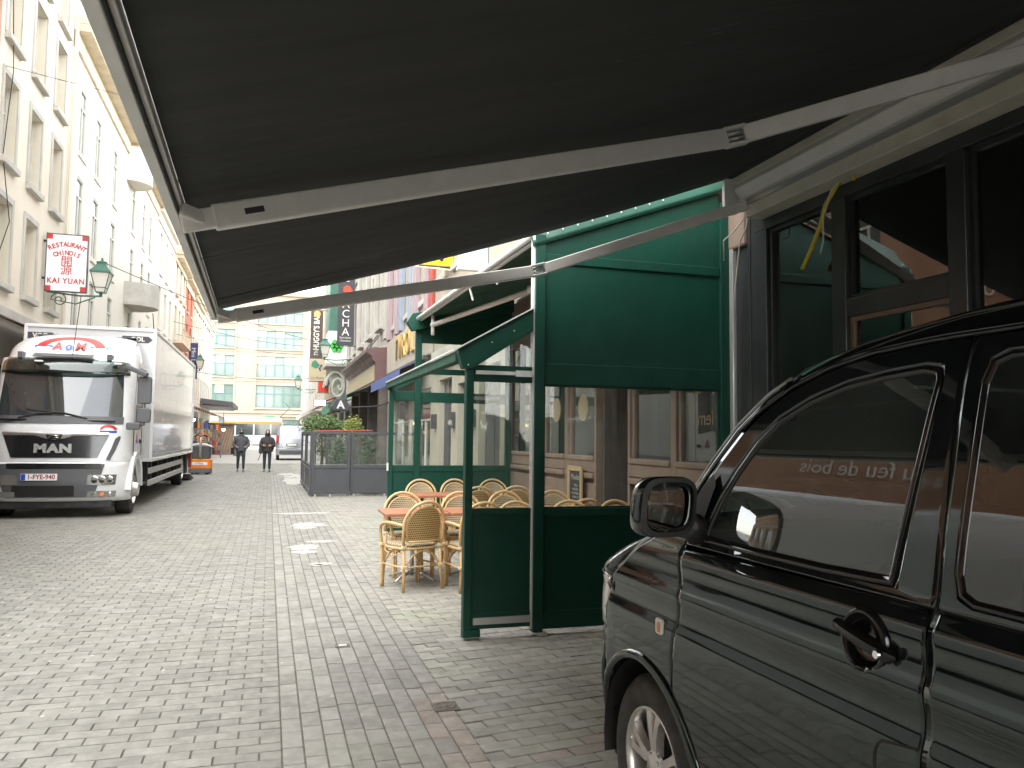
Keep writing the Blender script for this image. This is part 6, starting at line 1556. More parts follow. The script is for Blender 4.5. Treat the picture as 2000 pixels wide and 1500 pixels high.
# ---------------------------------------------------------------- off to the left of the view: white high van (shows in the black van's paint)
PV = thing('parked_white_van', (-4.3,6.8,0), 'pale grey box van parked opposite, seen mirrored in the black van', 'van')
def rloft(secs, name, m, par, auto=35):
    n = len(secs[0]); mb = MB()
    for s in secs: mb.v += [tuple(p) for p in s]
    for i in range(len(secs)-1):
        for k in range(n): mb.f.append((i*n+k,i*n+(k+1)%n,(i+1)*n+(k+1)%n,(i+1)*n+k))
    mb.f.append(tuple(range(n-1,-1,-1))); mb.f.append(tuple((len(secs)-1)*n+k for k in range(n)))
    return mb.build(name, m, par, auto=auto)
def rr4(x0,x1,y0,y1,z,r,n=5):
    out = []
    for (ca_, cb_, t0) in ((x1-r,y1-r,0),(x0+r,y1-r,PI/2),(x0+r,y0+r,PI),(x1-r,y0+r,1.5*PI)):
        for k in range(n+1): t = t0+PI/2*k/n; out.append((ca_+r*math.cos(t), cb_+r*math.sin(t), z))
    return out
body = rloft([rr4(-5.3,-3.3,2.4,11.4,z,.2) for z in (.35,.6,1.15)]+[rr4(-5.3,-3.3,2.9+(z-1.2)*.45,11.4,z,.15) for z in (1.25,1.9)]+[rr4(-5.3,-3.3,3.3,11.4,2.3,.12),rr4(-5.3,-3.3,3.5,11.4,2.95,.12),rr4(-5.25,-3.35,3.6,11.35,3.05,.12),rr4(-5.1,-3.5,3.8,11.2,3.09,.12)], 'body', 'box_white', PV)
for y in (3.4,9.8):
    for x in (-5.25,-3.36): MB().lathe([(0,x-.11),(.2,x-.11),(.33,x-.1),(.34,x),(.33,x+.09),(.2,x+.10),(0,x+.1)], (0,y,.34), axis='x', n=28).build('wheel', 'tyre', PV, auto=40)
mb = MB(); mb.prism([(3.45,1.32),(4.4,1.32),(4.4,1.95),(3.85,1.95)], 'x', -3.31, -3.285); mb.build('side_window', 'dark_window', PV)

# ---------------------------------------------------------------- silver delivery van, tram, pallet truck
SV = thing("silver_delivery_van", (1.4,54,0), 'silver delivery van seen from behind beyond the grey terrace screens', 'van')
vx0, vx1, vy0, vy1 = .46,2.34,52,56.4
rloft([rr4(vx0+.05,vx1-.05,vy0+.05,vy1,.28,.15),rr4(vx0,vx1,vy0-.02,vy1,.45,.18),rr4(vx0,vx1,vy0-.02,vy1,.62,.18),rr4(vx0,vx1,vy0+.05,vy1,.66,.18),rr4(vx0,vx1,vy0+.06,vy1,1.1,.18),rr4(vx0+.08,vx1-.08,vy0+.18,vy1-1.2,1.72,.2),rr4(vx0+.18,vx1-.18,vy0+.3,vy1-1.4,1.88,.2),rr4(vx0+.4,vx1-.4,vy0+.5,vy1-1.6,1.93,.2)], 'body', 'silver_van', SV)
for x in (vx0-.01,vx1-.14):
    mb = MB(); mb.rbox(x,x+.15,vy0-.0,vy0+.2,.95,1.40,.05,axis='y'); mb.build('tail_light', 'red_lamp', SV, bevel=.02)
mb = MB(); mb.prism([(vx0+.28,1.18),(vx1-.28,1.18),(vx1-.38,1.66),(vx0+.38,1.66)], 'y', vy0+.055, vy0+.09); mb.T = None
mb = MB(); mb.add([(vx0+.25,vy0+.055,1.16),(vx1-.25,vy0+.055,1.16),(vx1-.36,vy0+.15,1.64),(vx0+.36,vy0+.15,1.64)], [(0,1,2,3)]); mb.build('rear_panel', 'silver_van', SV, solid=.01)
mb = MB(); mb.box(vx0+.6,vx1-.6,vy0-.04,vy0+.1,.78,.93); mb.build('plate_recess', 'truck_grey', SV); mb = MB(); mb.box(vx0+.66,vx1-.66,vy0-.05,vy0-.04,.80,.91); mb.build('number_plate', 'plate_white', SV)
mb = MB(); mb.box(vx0+.2,vx1-.2,vy0-.05,vy0+.1,.36,.55); mb.build('bumper', 'truck_grey', SV, bevel=.03)
for x in (vx0+.02,vx1-.2): MB().lathe([(0,x),(.31,x),(.31,x+.18),(0,x+.18)], (0,vy0+.75,.31), axis='x', n=24).build('wheel', 'tyre', SV)
mb = MB(); mb.bar((vx0+.2,vy0+.6,1.95),(vx1-.2,vy0+.6,1.95),.04,.04); mb.tube([(vx0+.5,vy0+.3,1.97),(vx0+.5,vy0+3,1.97)], .02, 5); mb.build('roof_rack', 'truck_grey', SV)
TM = thing('tram', (-3,111,0), 'white tram with an orange stripe crossing the end of the street', 'tram')
rloft([[(x,y,z) for x, y, z in rr4(-22,1.75,110,112.4,z,.3)] for z in (.35,1.2,3.1)]+[rr4(-21.9,1.6,110.1,112.3,3.7,.3),rr4(-21.5,1.2,110.4,112,3.95,.3)], 'body', 'tram_white', TM)
MB().box(-21.6,1.6,109.97,110.02,3.02,3.30).build('orange_stripe', 'tram_orange', TM)
MB().box(-21.6,1.55,109.98,110.02,1.55,3.0).build('window_band', 'dark_window', TM)
for x in (-20,-16.5,-13,-9.5,-6.2,-4.2,-1.9,.2): MB().box(x-.09,x+.09,109.955,110.0,.5,3.0).build('pillar', 'tram_white', TM)
for x in (-5.2,-4.9): MB().box(x-.4,x+.4,109.94,109.99,.45,2.9).build('door', 'dark_window', TM)
mb = MB(); mb.box(-6.3,-5.6,109.9,109.99,.4,3.9); mb.build('gangway', 'bin_grey', TM)
mb = MB(); mb.box(-.5,.7,110.5,111.4,3.96,4.15); mb.build('roof_unit', 'green_sheet', TM, bevel=.04)
mb = MB(); mb.tube([(1.3,111,3.9),(2.6,111,5.2)], .05, 6); mb.tube([(2.6,111,5.2),(1.9,111,6.0)], .04, 6); mb.build('pantograph', 'chassis', TM)
mb = MB()
for k in range(9): a_ = PI*k/8; mb.tube([(-2.6+.55*math.cos(a_),109.93,.4+.55*math.sin(a_)),(-2.6+.55*math.cos(a_+PI/8),109.93,.4+.55*math.sin(a_+PI/8))], .03, 5) if k < 8 else None
mb.build('bogie_arch', 'bin_grey', TM)
PT = thing('pallet_truck', (-2.45,33.6,0), 'orange and grey electric pallet truck behind the lorry', 'pallet truck')
mb = MB(); mb.rbox(-2.95,-2.1,33.3,33.9,.22,.60,.12); mb.build('base', 'orange_machine', PT, bevel=.03)
mb = MB(); mb.rbox(-2.95,-2.1,33.28,33.92,.06,.22,.12); mb.build('skirt', 'bin_grey', PT, bevel=.02)
mb = MB(); mb.rbox(-2.88,-2.16,33.4,33.95,.60,1.12,.12); mb.build('motor_cover', 'truck_grey', PT, bevel=.05)
MB().tube([(-2.95,33.33,1.10),(-2.7,33.3,1.17),(-2.35,33.3,1.17),(-2.1,33.33,1.08)], .03, 8).build('guard_rim', 'sign_white', PT)
mb = MB(); mb.tube([(-2.52,33.28,.62),(-2.52,33.18,1.0),(-2.50,33.0,1.45)], .05, 8); mb.build('tiller', 'aluminium', PT, smooth=True)
mb = MB(); mb.tube([(-2.72,33.0,1.45),(-2.62,32.98,1.55),(-2.50,32.98,1.48),(-2.38,32.98,1.55),(-2.28,33.0,1.45)], .035, 7); mb.build('handle', 'truck_black', PT, smooth=True); mb = MB(); mb.rbox(-2.55,-2.45,32.96,33.02,1.54,1.62,.02,axis='y'); mb.build('stop_button', 'red_bright', PT)
mb = MB(); mb.box(-2.85,-2.25,33.285,33.297,.36,.48); o = mb.build('name_plate', 'sign_white', PT); text('lettering', 'CTRA', .11, (-2.55,33.28,.42), (1,0,0), (0,0,1), 'sign_dark', o)
for x in (-2.8,-2.4): mb = MB(); mb.box(x,x+.2,33.95,35.1,.05,.13); mb.build('fork', 'bin_grey', PT, bevel=.01)
for x in (-2.8,-2.25): MB().lathe([(0,x-.04),(.06,x-.04),(.06,x+.04),(0,x+.04)], (0,33.4,.062), axis='x', n=12).build('wheel', 'tyre', PT)

# ---------------------------------------------------------------- people
def person(name, loc, rz, label, coat, hairy, stride, bag, s=1.0, fat=1.0):
    root = thing(name, loc, label, 'person', None, rz)
    V_ = [(0,0,.95,.15),(0,0,1.10,.15),(0,.0,1.28,.165),(0,0,1.42,.13),(0,0,1.50,.055),(0,-.02,1.57,.05)]
    E_ = [(0,1),(1,2),(2,3),(3,4),(4,5)]
    def chain(start, pts):
        p = start
        for q in pts: V_.append(q); E_.append((p,len(V_)-1)); p = len(V_)-1
        return p
    for sg in (-1,1):
        st = stride*sg
        chain(0, [(sg*.10,0,.88,.125),(sg*.105,-st*.35-.03,.50,.09),(sg*.11,-st*.55,.10,.062)])
        chain(3, [(sg*.17,0,1.42,.075),(sg*.245,.03,1.17,.058),(sg*.235,-.06,.95,.045)])
    me = bpy.data.meshes.new('body'); me.from_pydata([(x*s,y*s,z*s) for x,y,z,r in V_], E_, []); me.update()
    o = bpy.data.objects.new('body', me); COL.objects.link(o); o.parent = root
    me.materials.append(MATS['trousers'])
    md = o.modifiers.new('skin','SKIN'); 
    for i, sv in enumerate(me.skin_vertices[0].data): r = V_[i][3]*s*(fat if i < 4 else 1); sv.radius = (r, r*.78)
    me.skin_vertices[0].data[0].use_root = True
    sb = o.modifiers.new('sub','SUBSURF'); sb.levels = 2; sb.render_levels = 2
    # coat: lofted shell over torso and sleeves
    mb = MB(); secs = []
    for (z, a, b) in ((.86,.20,.15),(.95,.215,.165),(1.10,.205,.16),(1.28,.225,.165),(1.40,.21,.14),(1.47,.12,.10),(1.52,.075,.075)):
        secs.append([(a*fat*math.cos(2*PI*k/20)*s*(1+.02*math.sin(7*k+z*40)), b*fat*math.sin(2*PI*k/20)*s, z*s) for k in range(20)])
    for q in secs: mb.v += q
    for i in range(len(secs)-1):
        for k in range(20): mb.f.append((i*20+k,i*20+(k+1)%20,(i+1)*20+(k+1)%20,(i+1)*20+k))
    mb.build('coat', coat, root, smooth=True, local=True)
    for sg in (-1,1):
        mb = MB()
        if bag == 'hold' and True: pts = [(sg*.17,0,1.42),(sg*.26,.0,1.22),(sg*.27,-.05,1.08),(sg*.15,-.19,1.12)]
        else: pts = [(sg*.17,0,1.42),(sg*.265,.03,1.22),(sg*.285,.0,1.10),(sg*.20,-.16,1.02)]
        mb.tube(resample([tuple(c*s for c in p) for p in pts], 9), [lerp(.085,.058,k/8)*s for k in range(9)], 10); mb.build('sleeve', coat, root, smooth=True, local=True)
        # hand: palm with fingers
        e = Vector(pts[-1])*s; hm = MB(); hm.sphere(tuple(e+Vector((-sg*.02,-.02,0))*s), .04*s, 8, 6, (1,.7,1.1))
        for f in range(4): q = e+Vector((-sg*.045,-.03,.03-.018*f))*s; hm.tube([q, q+Vector((-sg*.03,-.012,-.004))*s, q+Vector((-sg*.045,.01,-.008))*s], .008*s, 5)
        q = e+Vector((-sg*.01,-.035,.035))*s; hm.tube([q, q+Vector((-sg*.02,-.02,.015))*s], .009*s, 5); hm.build('hand', 'skin', root, smooth=True, local=True)
        sm = MB(); fy = -stride*sg*.55
        secs = []
        for (y, hw_, hz) in ((.07,.03,.05),(.04,.042,.095),(-.03,.042,.09),(-.10,.046,.06),(-.17,.042,.045),(-.20,.02,.03)):
            secs.append([(sg*.11*s+hw_*math.cos(t)*s, (fy+y)*s, max(.006,(hz*.5+hz*.5*math.sin(t)))*s) for t in [2*PI*k/10 for k in range(10)]])
        for q in secs: sm.v += q
        for i in range(5):
            for k in range(10): sm.f.append((i*10+k,i*10+(k+1)%10,(i+1)*10+(k+1)%10,(i+1)*10+k))
        so_ = sm.build('shoe', 'shoe', root, smooth=True, local=True)
        MB().box(sg*.11*s-.045*s,sg*.11*s+.045*s,(fy-.19)*s,(fy+.07)*s,.0,.016*s).build('sole', 'sole_white', so_, local=True)
    hz = 1.655*s
    hd = MB(); hd.sphere((0,-.02*s,hz), .098*s, 16, 12, (.80,.95,1.18)); hd.tube([(0,-.11*s,hz+.01*s),(0,-.135*s,hz-.02*s),(0,-.115*s,hz-.035*s)], .014*s, 6)
    for sg in (-1,1): hd.sphere((sg*.08*s,-.01*s,hz), .022*s, 6, 5, (.4,.8,1.2))
    h = hd.build('head', 'skin', root, smooth=True, local=True)
    for sg in (-1,1): MB().sphere((sg*.032*s,-.103*s,hz+.015*s), .012*s, 6, 5).build('eye', 'mask', h, local=True)
    mk = MB(); secs = []
    rows = [[((.083*s)*math.sin(a), (-.02-.100*math.cos(a)-.012)*s, hz+z*s) for a in fr(-1.25,1.25,12)] for z in (-.10,-.075,-.04,-.01)]
    mk.grid(rows); mk.build('face_mask', 'mask', h, smooth=True, solid=.008*s, local=True)
    MB().tube([(.085*s*math.cos(2*PI*k/14), (-.01+.085*math.sin(2*PI*k/14))*s, (1.505+.01*math.sin(3*k))*s) for k in range(14)], .035*s, 7, closed=True).build('scarf', 'bin_grey' if not hairy else 'jacket_brown', root, smooth=True, local=True)
    hr = MB()
    if hairy:
        for (c, r, sc) in (((0,.01,.03),.108,(.9,1,1.05)),((-.07,.03,-.10),.06,(.8,.9,1.8)),((.07,.03,-.10),.06,(.8,.9,1.8)),((0,.07,-.09),.075,(1.1,.6,1.6))): hr.sphere((c[0]*s,c[1]*s,hz+c[2]*s), r*s, 12, 8, sc)
        hr.build('hair', 'hair', h, smooth=True, local=True)
    else:
        hr.lathe([(.0,.135),(.05,.128),(.085,.095),(.096,.055),(.099,.03),(.088,.028)], (0,-.008,0), n=16); hr.v = [(x*s,y*s,z*s+hz) for x,y,z in hr.v]; hr.build('beanie', 'jacket', h, smooth=True, local=True)
    return root
p1 = person('person', (-1.10,35.6,0), .05, 'person in a dark puffer jacket and beanie with a black face mask, hands together', 'jacket', False, .16, 'tote', 1.02, 1.0)
p2 = person('person', (-.04,35.2,0), -.08, 'person with reddish brown hair, black face mask and dark coat walking beside the delivery van', 'jacket_brown', True, .08, 'hold', 1.00, 1.12)
bg_ = thing('shoulder_bag', (-1.42,35.5,.75), 'small dark bag hanging at the hip of the person in the beanie', 'bag')
mb = MB(); mb.rbox(-1.50,-1.36,35.42,35.58,.74,1.02,.04); mb.build('pouch', 'mask', bg_, bevel=.02); MB().tube([(-1.43,35.5,1.02),(-1.36,35.5,1.25),(-1.18,35.5,1.46)], .01, 5).build('strap', 'mask', bg_)
bg_ = thing('shoulder_bag', (-.32,35.1,.72), 'dark bag with a dangling strap at the side of the person with brown hair', 'bag')
mb = MB(); mb.rbox(-.38,-.22,35.02,35.18,.78,1.05,.04); mb.build('pouch', 'jacket_brown', bg_, bevel=.02); MB().tube([(-.30,35.1,.80),(-.34,35.1,.65),(-.40,35.1,.50)], .014, 6).build('strap', 'mask', bg_)
SV.scale = (1,1,1.13)
# ---------------------------------------------------------------- grey terrace screens with planters
def screen(name, label, p, q, h=1.66, door=False):
    p, q = Vector((*p,0)), Vector((*q,0)); d = (q-p); Lh = d.length; d.normalize(); nrm = Vector((d.y,-d.x,0))
    T = Matrix(((d.x,nrm.x,0,p.x),(d.y,nrm.y,0,p.y),(0,0,1,0),(0,0,0,1)))
    r = thing(name, tuple((p+q)/2), label, 'terrace screen', 'grey terrace screens in front of the bars')
    for (a, b) in ((0,.07),(Lh-.07,Lh)): MB(T).box(a,b,-.035,.035,.03,h).build('post', 'grey_paint', r, bevel=.005)
    MB(T).box(.07,Lh-.07,-.03,.03,h-.07,h).build('top_rail', 'grey_paint', r, bevel=.005)
    MB(T).box(.07,Lh-.07,-.03,.03,.72,.80).build('mid_rail', 'grey_paint', r, bevel=.005); MB(T).box(.07,Lh-.07,-.03,.03,.06,.14).build('bottom_rail', 'grey_paint', r, bevel=.005)
    MB(T).box(.07,Lh-.07,-.012,.012,.14,.72).build('lower_panel', 'grey_paint', r)
    MB(T).box(.07,Lh-.07,-.004,.004,.80,h-.07).build('pane', 'clear_glass', r)
    mb = MB(T)
    for z in (.155,.705,.815,): mb.box(.08,Lh-.08,-.036,-.031,z-.006,z+.006)
    for u in (.08,Lh-.09): mb.box(u,u+.01,-.0362,-.0312,.14,.72)
    mb.build('trim', 'aluminium', r)
    for u in (.1,Lh/2): MB(T).box(u-.02,u+.02,-.02,.02,0,.06).build('foot', 'aluminium', r)
    return r
screen('grey_screen', 'grey glazed terrace screen at the street corner of the bar terrace', (1.07,21.1), (2.03,21.1))
screen('grey_screen', 'grey glazed terrace screen running behind the green wing screen', (2.05,21.16), (3.84,21.16))
screen('grey_screen', 'grey glazed terrace screen end-on along the street, nearer half', (1.06,21.15), (1.06,23.9))
screen('grey_screen', 'grey glazed terrace screen end-on along the street, farther half', (1.05,23.95), (1.05,26.8))
screen('grey_screen', 'inner grey screen seen through the corner pane', (1.62,24.2), (2.6,24.2), 1.5)
def leaves(c, R, n, size, seed, sc=(1,1,1), hollow=.35):
    Rn = random.Random(seed); mb = MB()
    for k in range(n):
        while True:
            v = Vector((Rn.uniform(-1,1),Rn.uniform(-1,1),Rn.uniform(-1,1)))
            if hollow < v.length < 1: break
        v *= .75+.35*Rn.random()
        p = Vector(c)+Vector((v.x*R*sc[0], v.y*R*sc[1], v.z*R*sc[2]))
        a = Vector((Rn.gauss(0,1),Rn.gauss(0,1),Rn.gauss(0,.6))).normalized()*size*Rn.uniform(.6,1.3); b = a.orthogonal().normalized()*size*.4
        mb.add([p-a, p+b, p+a, p-b], [(0,1,2,3)])
    return mb
def plant(label, x, y, kind, seed):
    r = thing('potted_plant', (x,y,0), label, 'plant', 'plants on the bar terrace')
    mb = MB(); mb.box(x-.22,x+.22,y-.22,y+.22,.0,.55); mb.build('planter', 'grey_paint', r, bevel=.02); MB().box(x-.2,x+.2,y-.2,y+.2,.5,.556).build('soil', 'soil', r)
    if kind == 'ball':
        MB().tube([(x,y,.5),(x+.02,y,1.0),(x,y,1.6)], .03, 7).build('stem', 'bark', r); tag(leaves((x,y,1.85), .62, 1500, .055, seed, (1.15,1,.62)).build('foliage', 'leaf', r), kind='stuff')
        tag(leaves((x,y,1.2), .4, 260, .05, seed+5, (1,1,.9)).build('foliage', 'leaf_dark', r), kind='stuff')
    elif kind == 'yellow':
        MB().tube([(x,y,.5),(x,y,1.6)], .025, 7).build('stem', 'bark', r); tag(leaves((x,y,1.75), .36, 800, .05, seed, (.9,.9,1.2)).build('foliage', 'leaf_yellow', r), kind='stuff'); tag(leaves((x,y,1.1), .3, 300, .045, seed+3, (.8,.8,1.5)).build('foliage', 'leaf', r), kind='stuff')
    elif kind == 'cone':
        MB().tube([(x,y,.5),(x,y,1.3)], .025, 7).build('stem', 'bark', r)
        for i, (z, R) in enumerate(((.75,.34),(1.0,.27),(1.2,.18),(1.4,.1))): tag(leaves((x,y,z), R, 320, .045, seed+i).build('foliage', 'leaf_dark', r), kind='stuff')
    else:
        pts = [(x-.7+1.4*k/12, y, 1.1+.85*math.sin(PI*k/12)) for k in range(13)]
        MB().tube([(x-.7,y,.5)]+pts+[(x+.7,y,.5)], .018, 6).build('arch', 'bark', r)
        mb = MB(); Rn = random.Random(seed)
        for p in pts: m2 = leaves(p, .13, 45, .05, Rn.randint(0,9999), hollow=0); mb.add(m2.v, m2.f)
        tag(mb.build('foliage', 'leaf_dark', r), kind='stuff')
plant('round leafy bush behind the corner of the grey screens', 1.55, 25.2, 'ball', 1)
plant('yellowish green bush above the grey screens', 2.45, 24.6, 'yellow', 2)
plant('dark green conical shrub behind the grey screen', 2.62, 22.0, 'cone', 3)
plant('climber trained over a thin arch between the two bushes', 2.35, 25.9, 'arch', 4)
plant('thin climber beside the round bush', 1.9, 23.0, 'cone', 6)
# terrace chairs' red tops
mb = thing('terrace_bench', (1.9,23.6,0), 'dark bench with a red rail just visible above the grey screens', 'bench')
MB().tube([(1.2,23.6,1.68),(1.9,23.6,1.70),(2.9,23.6,1.72)], .018, 6).build('rail', 'red_paint', mb); 
for x in (1.3,2.1,2.8): MB().tube([(x,23.6,0),(x,23.6,1.69)], .016, 6).build('post', 'grey_paint', mb)
MB().box(1.2,2.9,23.5,23.95,.42,.48).build('seat', 'grey_paint', mb, bevel=.01)

# ---------------------------------------------------------------- hanging signs on the right
def banner(name, label, x0, x1, y, z0, z1, m, rod=True, t=.05, grp=None):
    r = thing(name, ((x0+x1)/2,y,z0), label, 'sign', grp)
    MB().box(x0,x1,y-t/2,y+t/2,z0,z1).build('board', m, r, bevel=.008)
    if rod:
        mb = MB()
        for z in (z0-.03,z1+.03): mb.tube([(x0-.02,y,z),(3.85,y,z)], .02, 6)
        mb.build('bracket', 'chassis', r)
    return r
s = banner('bar_banner', 'brown vertical banner with white bar name lettering', 2.25, 2.98, 50, 6.25, 9.2, 'sign_brown')
text('lettering', "HUGGY'S BAR", .46, (2.62,49.96,7.9), (0,0,1), (-1,0,0), 'pale_text', s, bold=.012, sx=.78); text('lettering', 'The', .34, (2.62,49.96,6.62), (0,0,1), (-1,0,0), 'pale_text', s, shear=.3, sx=.9)
MB().lathe([(0,49.955),(.20,49.955),(.20,49.97)], (2.62,0,9.0), axis='y', n=20).build('gold_emblem', 'gold', s)
s = banner('restaurant_banner', 'dark grey vertical banner with white letters and red leaf emblem', 2.92, 3.70, 38, 5.8, 10.3, 'sign_dark')
for ch_, z in (('A',9.52),('L',8.98),('A',7.73),('C',7.28),('H',6.84),('A',6.42)): text('lettering', ch_, .52, (3.30,37.96,z), (1,0,0), (0,0,1), 'pale_text', s)
text('lettering', 'Spécialités', .13, (3.30,37.96,6.16), (1,0,0), (0,0,1), 'pale_text', s); text('lettering', 'Libanaises', .13, (3.30,37.96,6.02), (1,0,0), (0,0,1), 'pale_text', s)
mb = MB(); mb.lathe([(0,37.955),(.20,37.955),(.20,37.97)], (3.34,0,8.45), axis='y', n=7); mb.lathe([(0,37.953),(.13,37.953),(.13,37.97)], (3.48,0,8.36), axis='y', n=6); mb.build('red_emblem', 'red_bright', s)
s = banner('grape_sign', 'cream hanging sign with green and blue grape bunch', 2.12, 3.10, 48, 4.75, 6.05, 'sign_cream')
mb = MB(); mb.poly([(2.25,47.965,5.60),(2.5,47.965,5.48),(2.72,47.965,5.55),(2.66,47.965,5.80),(2.48,47.965,5.98),(2.30,47.965,5.86)]); mb.build('vine_leaf', 'green_sheet', s)
for k, (dx, dz) in enumerate(((0,0),(.11,.03),(.22,0),(.05,-.10),(.16,-.09),(.26,-.11),(.11,-.2),(.21,-.2),(.15,-.3))): MB().sphere((2.62+dx,47.97,5.68+dz), .055, 8, 6, (1,.3,1)).build('grape', 'lilac_paint' if k % 2 else 'sign_dark', s)
text('lettering', 'Le Raisin', .2, (2.62,47.965,4.93), (1,0,0), (0,0,1), 'sign_brown', s, shear=.3)
s = banner('red_sign', 'plain red rounded shop sign below the grape sign', 2.9, 3.52, 52, 4.3, 5.0, 'red_bright')
s = banner('lunch_sign', 'yellow projecting sign with dark lettering and a small camera on it', 3.10, 3.84, 17.4, 5.38, 6.6, 'sign_yellow')
text('lettering', 'LUNCH', .30, (3.50,17.36,5.83), (1,0,0), (0,0,1), 'sign_dark', s, bold=.006, sx=.72)
mb = MB()
for q in ((3.2,3.80,5.645,5.665),(3.2,3.80,6.45,6.47)): mb.box(q[0],q[1],17.36,17.373,q[2],q[3])
mb.box(3.78,3.80,17.36,17.373,5.665,6.45); mb.box(3.2,3.22,17.36,17.373,5.665,6.45); mb.build('border', 'sign_dark', s)
mb = MB(); mb.lathe([(0,0),(.045,0),(.05,-.03),(.045,-.08),(.03,-.11),(0,-.12)], (3.56,17.25,5.57), n=14); mb.tube([(3.56,17.25,5.57),(3.56,17.37,5.57)], .02, 6); mb.build('camera_dome', 'chassis', s, smooth=True)
mb = MB(); mb.bar((3.0,17.4,5.34),(3.9,17.4,5.30),.03,.04); mb.build('rail', 'cornice_wood', s)
s = thing('blue_wall_sign', (3.75,14.3,4.9), 'pale blue sign box high above the green terrace', 'sign')
MB().box(3.28,3.84,14.3,14.42,4.72,5.9).build('board', 'sign_blue_pale', s, bevel=.01)
MB().box(3.26,3.86,14.28,14.44,4.66,4.72).build('frame', 'aluminium', s)
for (x, z) in ((3.42,5.2),(3.6,5.45),(3.75,5.15),(3.5,5.6)): mb = MB(); mb.poly([(x,14.295,z),(x+.08,14.295,z),(x+.04,14.295,z-.06)]); mb.build('bird_mark', 'sign_dark', s)
s = thing('letter_a_lantern', (2.3,27,2.4), 'dark triangular lantern sign bearing a pale letter A', 'sign')
mb = MB(); mb.prism([(1.98,2.38),(2.5,2.38),(2.55,2.5),(2.4,2.78),(2.1,2.78),(1.93,2.5)], 'y', 26.85, 27.15); mb.build('board', 'sign_dark', s, bevel=.02); text('lettering', 'A', .36, (2.24,26.84,2.57), (1,0,0), (0,0,1), 'pale_text', s, bold=.01)
mb = MB(); mb.tube([(2.24,27,2.36),(1.9,27,2.33),(1.7,27,2.2)], .02, 6); mb.tube([(2.5,27,2.5),(3.4,27,2.55),(3.85,27,2.7)], .025, 6); mb.build('arm', 'chassis', s)
s = thing('lit_box_sign', (2.5,44,3.3), 'small glowing white box sign under the awnings', 'sign')
MB().box(2.25,2.9,43.9,44.1,3.15,3.45).build('case', 'sign_dark', s, bevel=.02); mb = MB(); mb.box(2.29,2.86,43.88,43.899,3.18,3.42); m_ = mat('lit_white', (.9,.9,.9), .4, emit=(1,1,1,1.2)); mb.build('face', 'lit_white', s); MB().tube([(2.9,44,3.3),(3.85,44,3.3)], .03, 6).build('arm', 'chassis', s)

# ---------------------------------------------------------------- left side: restaurant sign, lanterns, banner
KS = thing('restaurant_sign', (-5.65,24.9,5.5), 'white hanging sign with red corners and red restaurant lettering', 'sign')
sx0, sx1, sz0, sz1, sy = -6.10,-5.08,5.52,7.12,24.95
MB().box(sx0,sx1,sy-.06,sy+.06,sz0,sz1).build('board', 'sign_white', KS, bevel=.004)
mb = MB()
for q in ((sx0-.02,sx0,sz0-.02,sz1+.02),(sx1,sx1+.02,sz0-.02,sz1+.02),(sx0,sx1,sz0-.02,sz0),(sx0,sx1,sz1,sz1+.02)): mb.box(q[0],q[1],sy-.075,sy+.075,q[2],q[3])
mb.build('frame', 'grey_paint', KS)
for (x, z) in ((sx0,sz0),(sx1-.14,sz0),(sx0,sz1-.14),(sx1-.14,sz1-.14)): MB().box(x,x+.14,sy-.068,sy-.061,z,z+.14).build('red_corner', 'red_print', KS)
scx = (sx0+sx1)/2
def arctext(s, size, cx, cz, r, span):
    n = len(s)
    for i, c in enumerate(s):
        a = math.radians(lerp(90+span/2, 90-span/2, i/(n-1))); U = (math.sin(a),0,-math.cos(a))
        text('lettering', c, size, (cx+r*math.cos(a), sy-.066, cz+r*math.sin(a)), U, (math.cos(a),0,math.sin(a)), 'red_print', KS, bold=.006, sx=.85)
arctext('RESTAURANT', .185, scx, 5.98, .86, 60); arctext('CHINOIS', .18, scx, 5.88, .72, 48)
for c, z in (('開',6.35),('源',6.09)): text('lettering', c, .31, (scx, sy-.066, z), (1,0,0), (0,0,1), 'red_print', KS, bold=.001)
text('lettering', 'KAI YUAN', .21, (scx, sy-.066, 5.80), (1,0,0), (0,0,1), 'red_print', KS, bold=.006, spacing=1.15, sx=.88)
mb = MB()
for z in (sz0+.35,sz1-.2): mb.bar((-6.2,sy,z),(sx0,sy,z),.05,.06)
mb.build('bracket', 'chassis', KS)
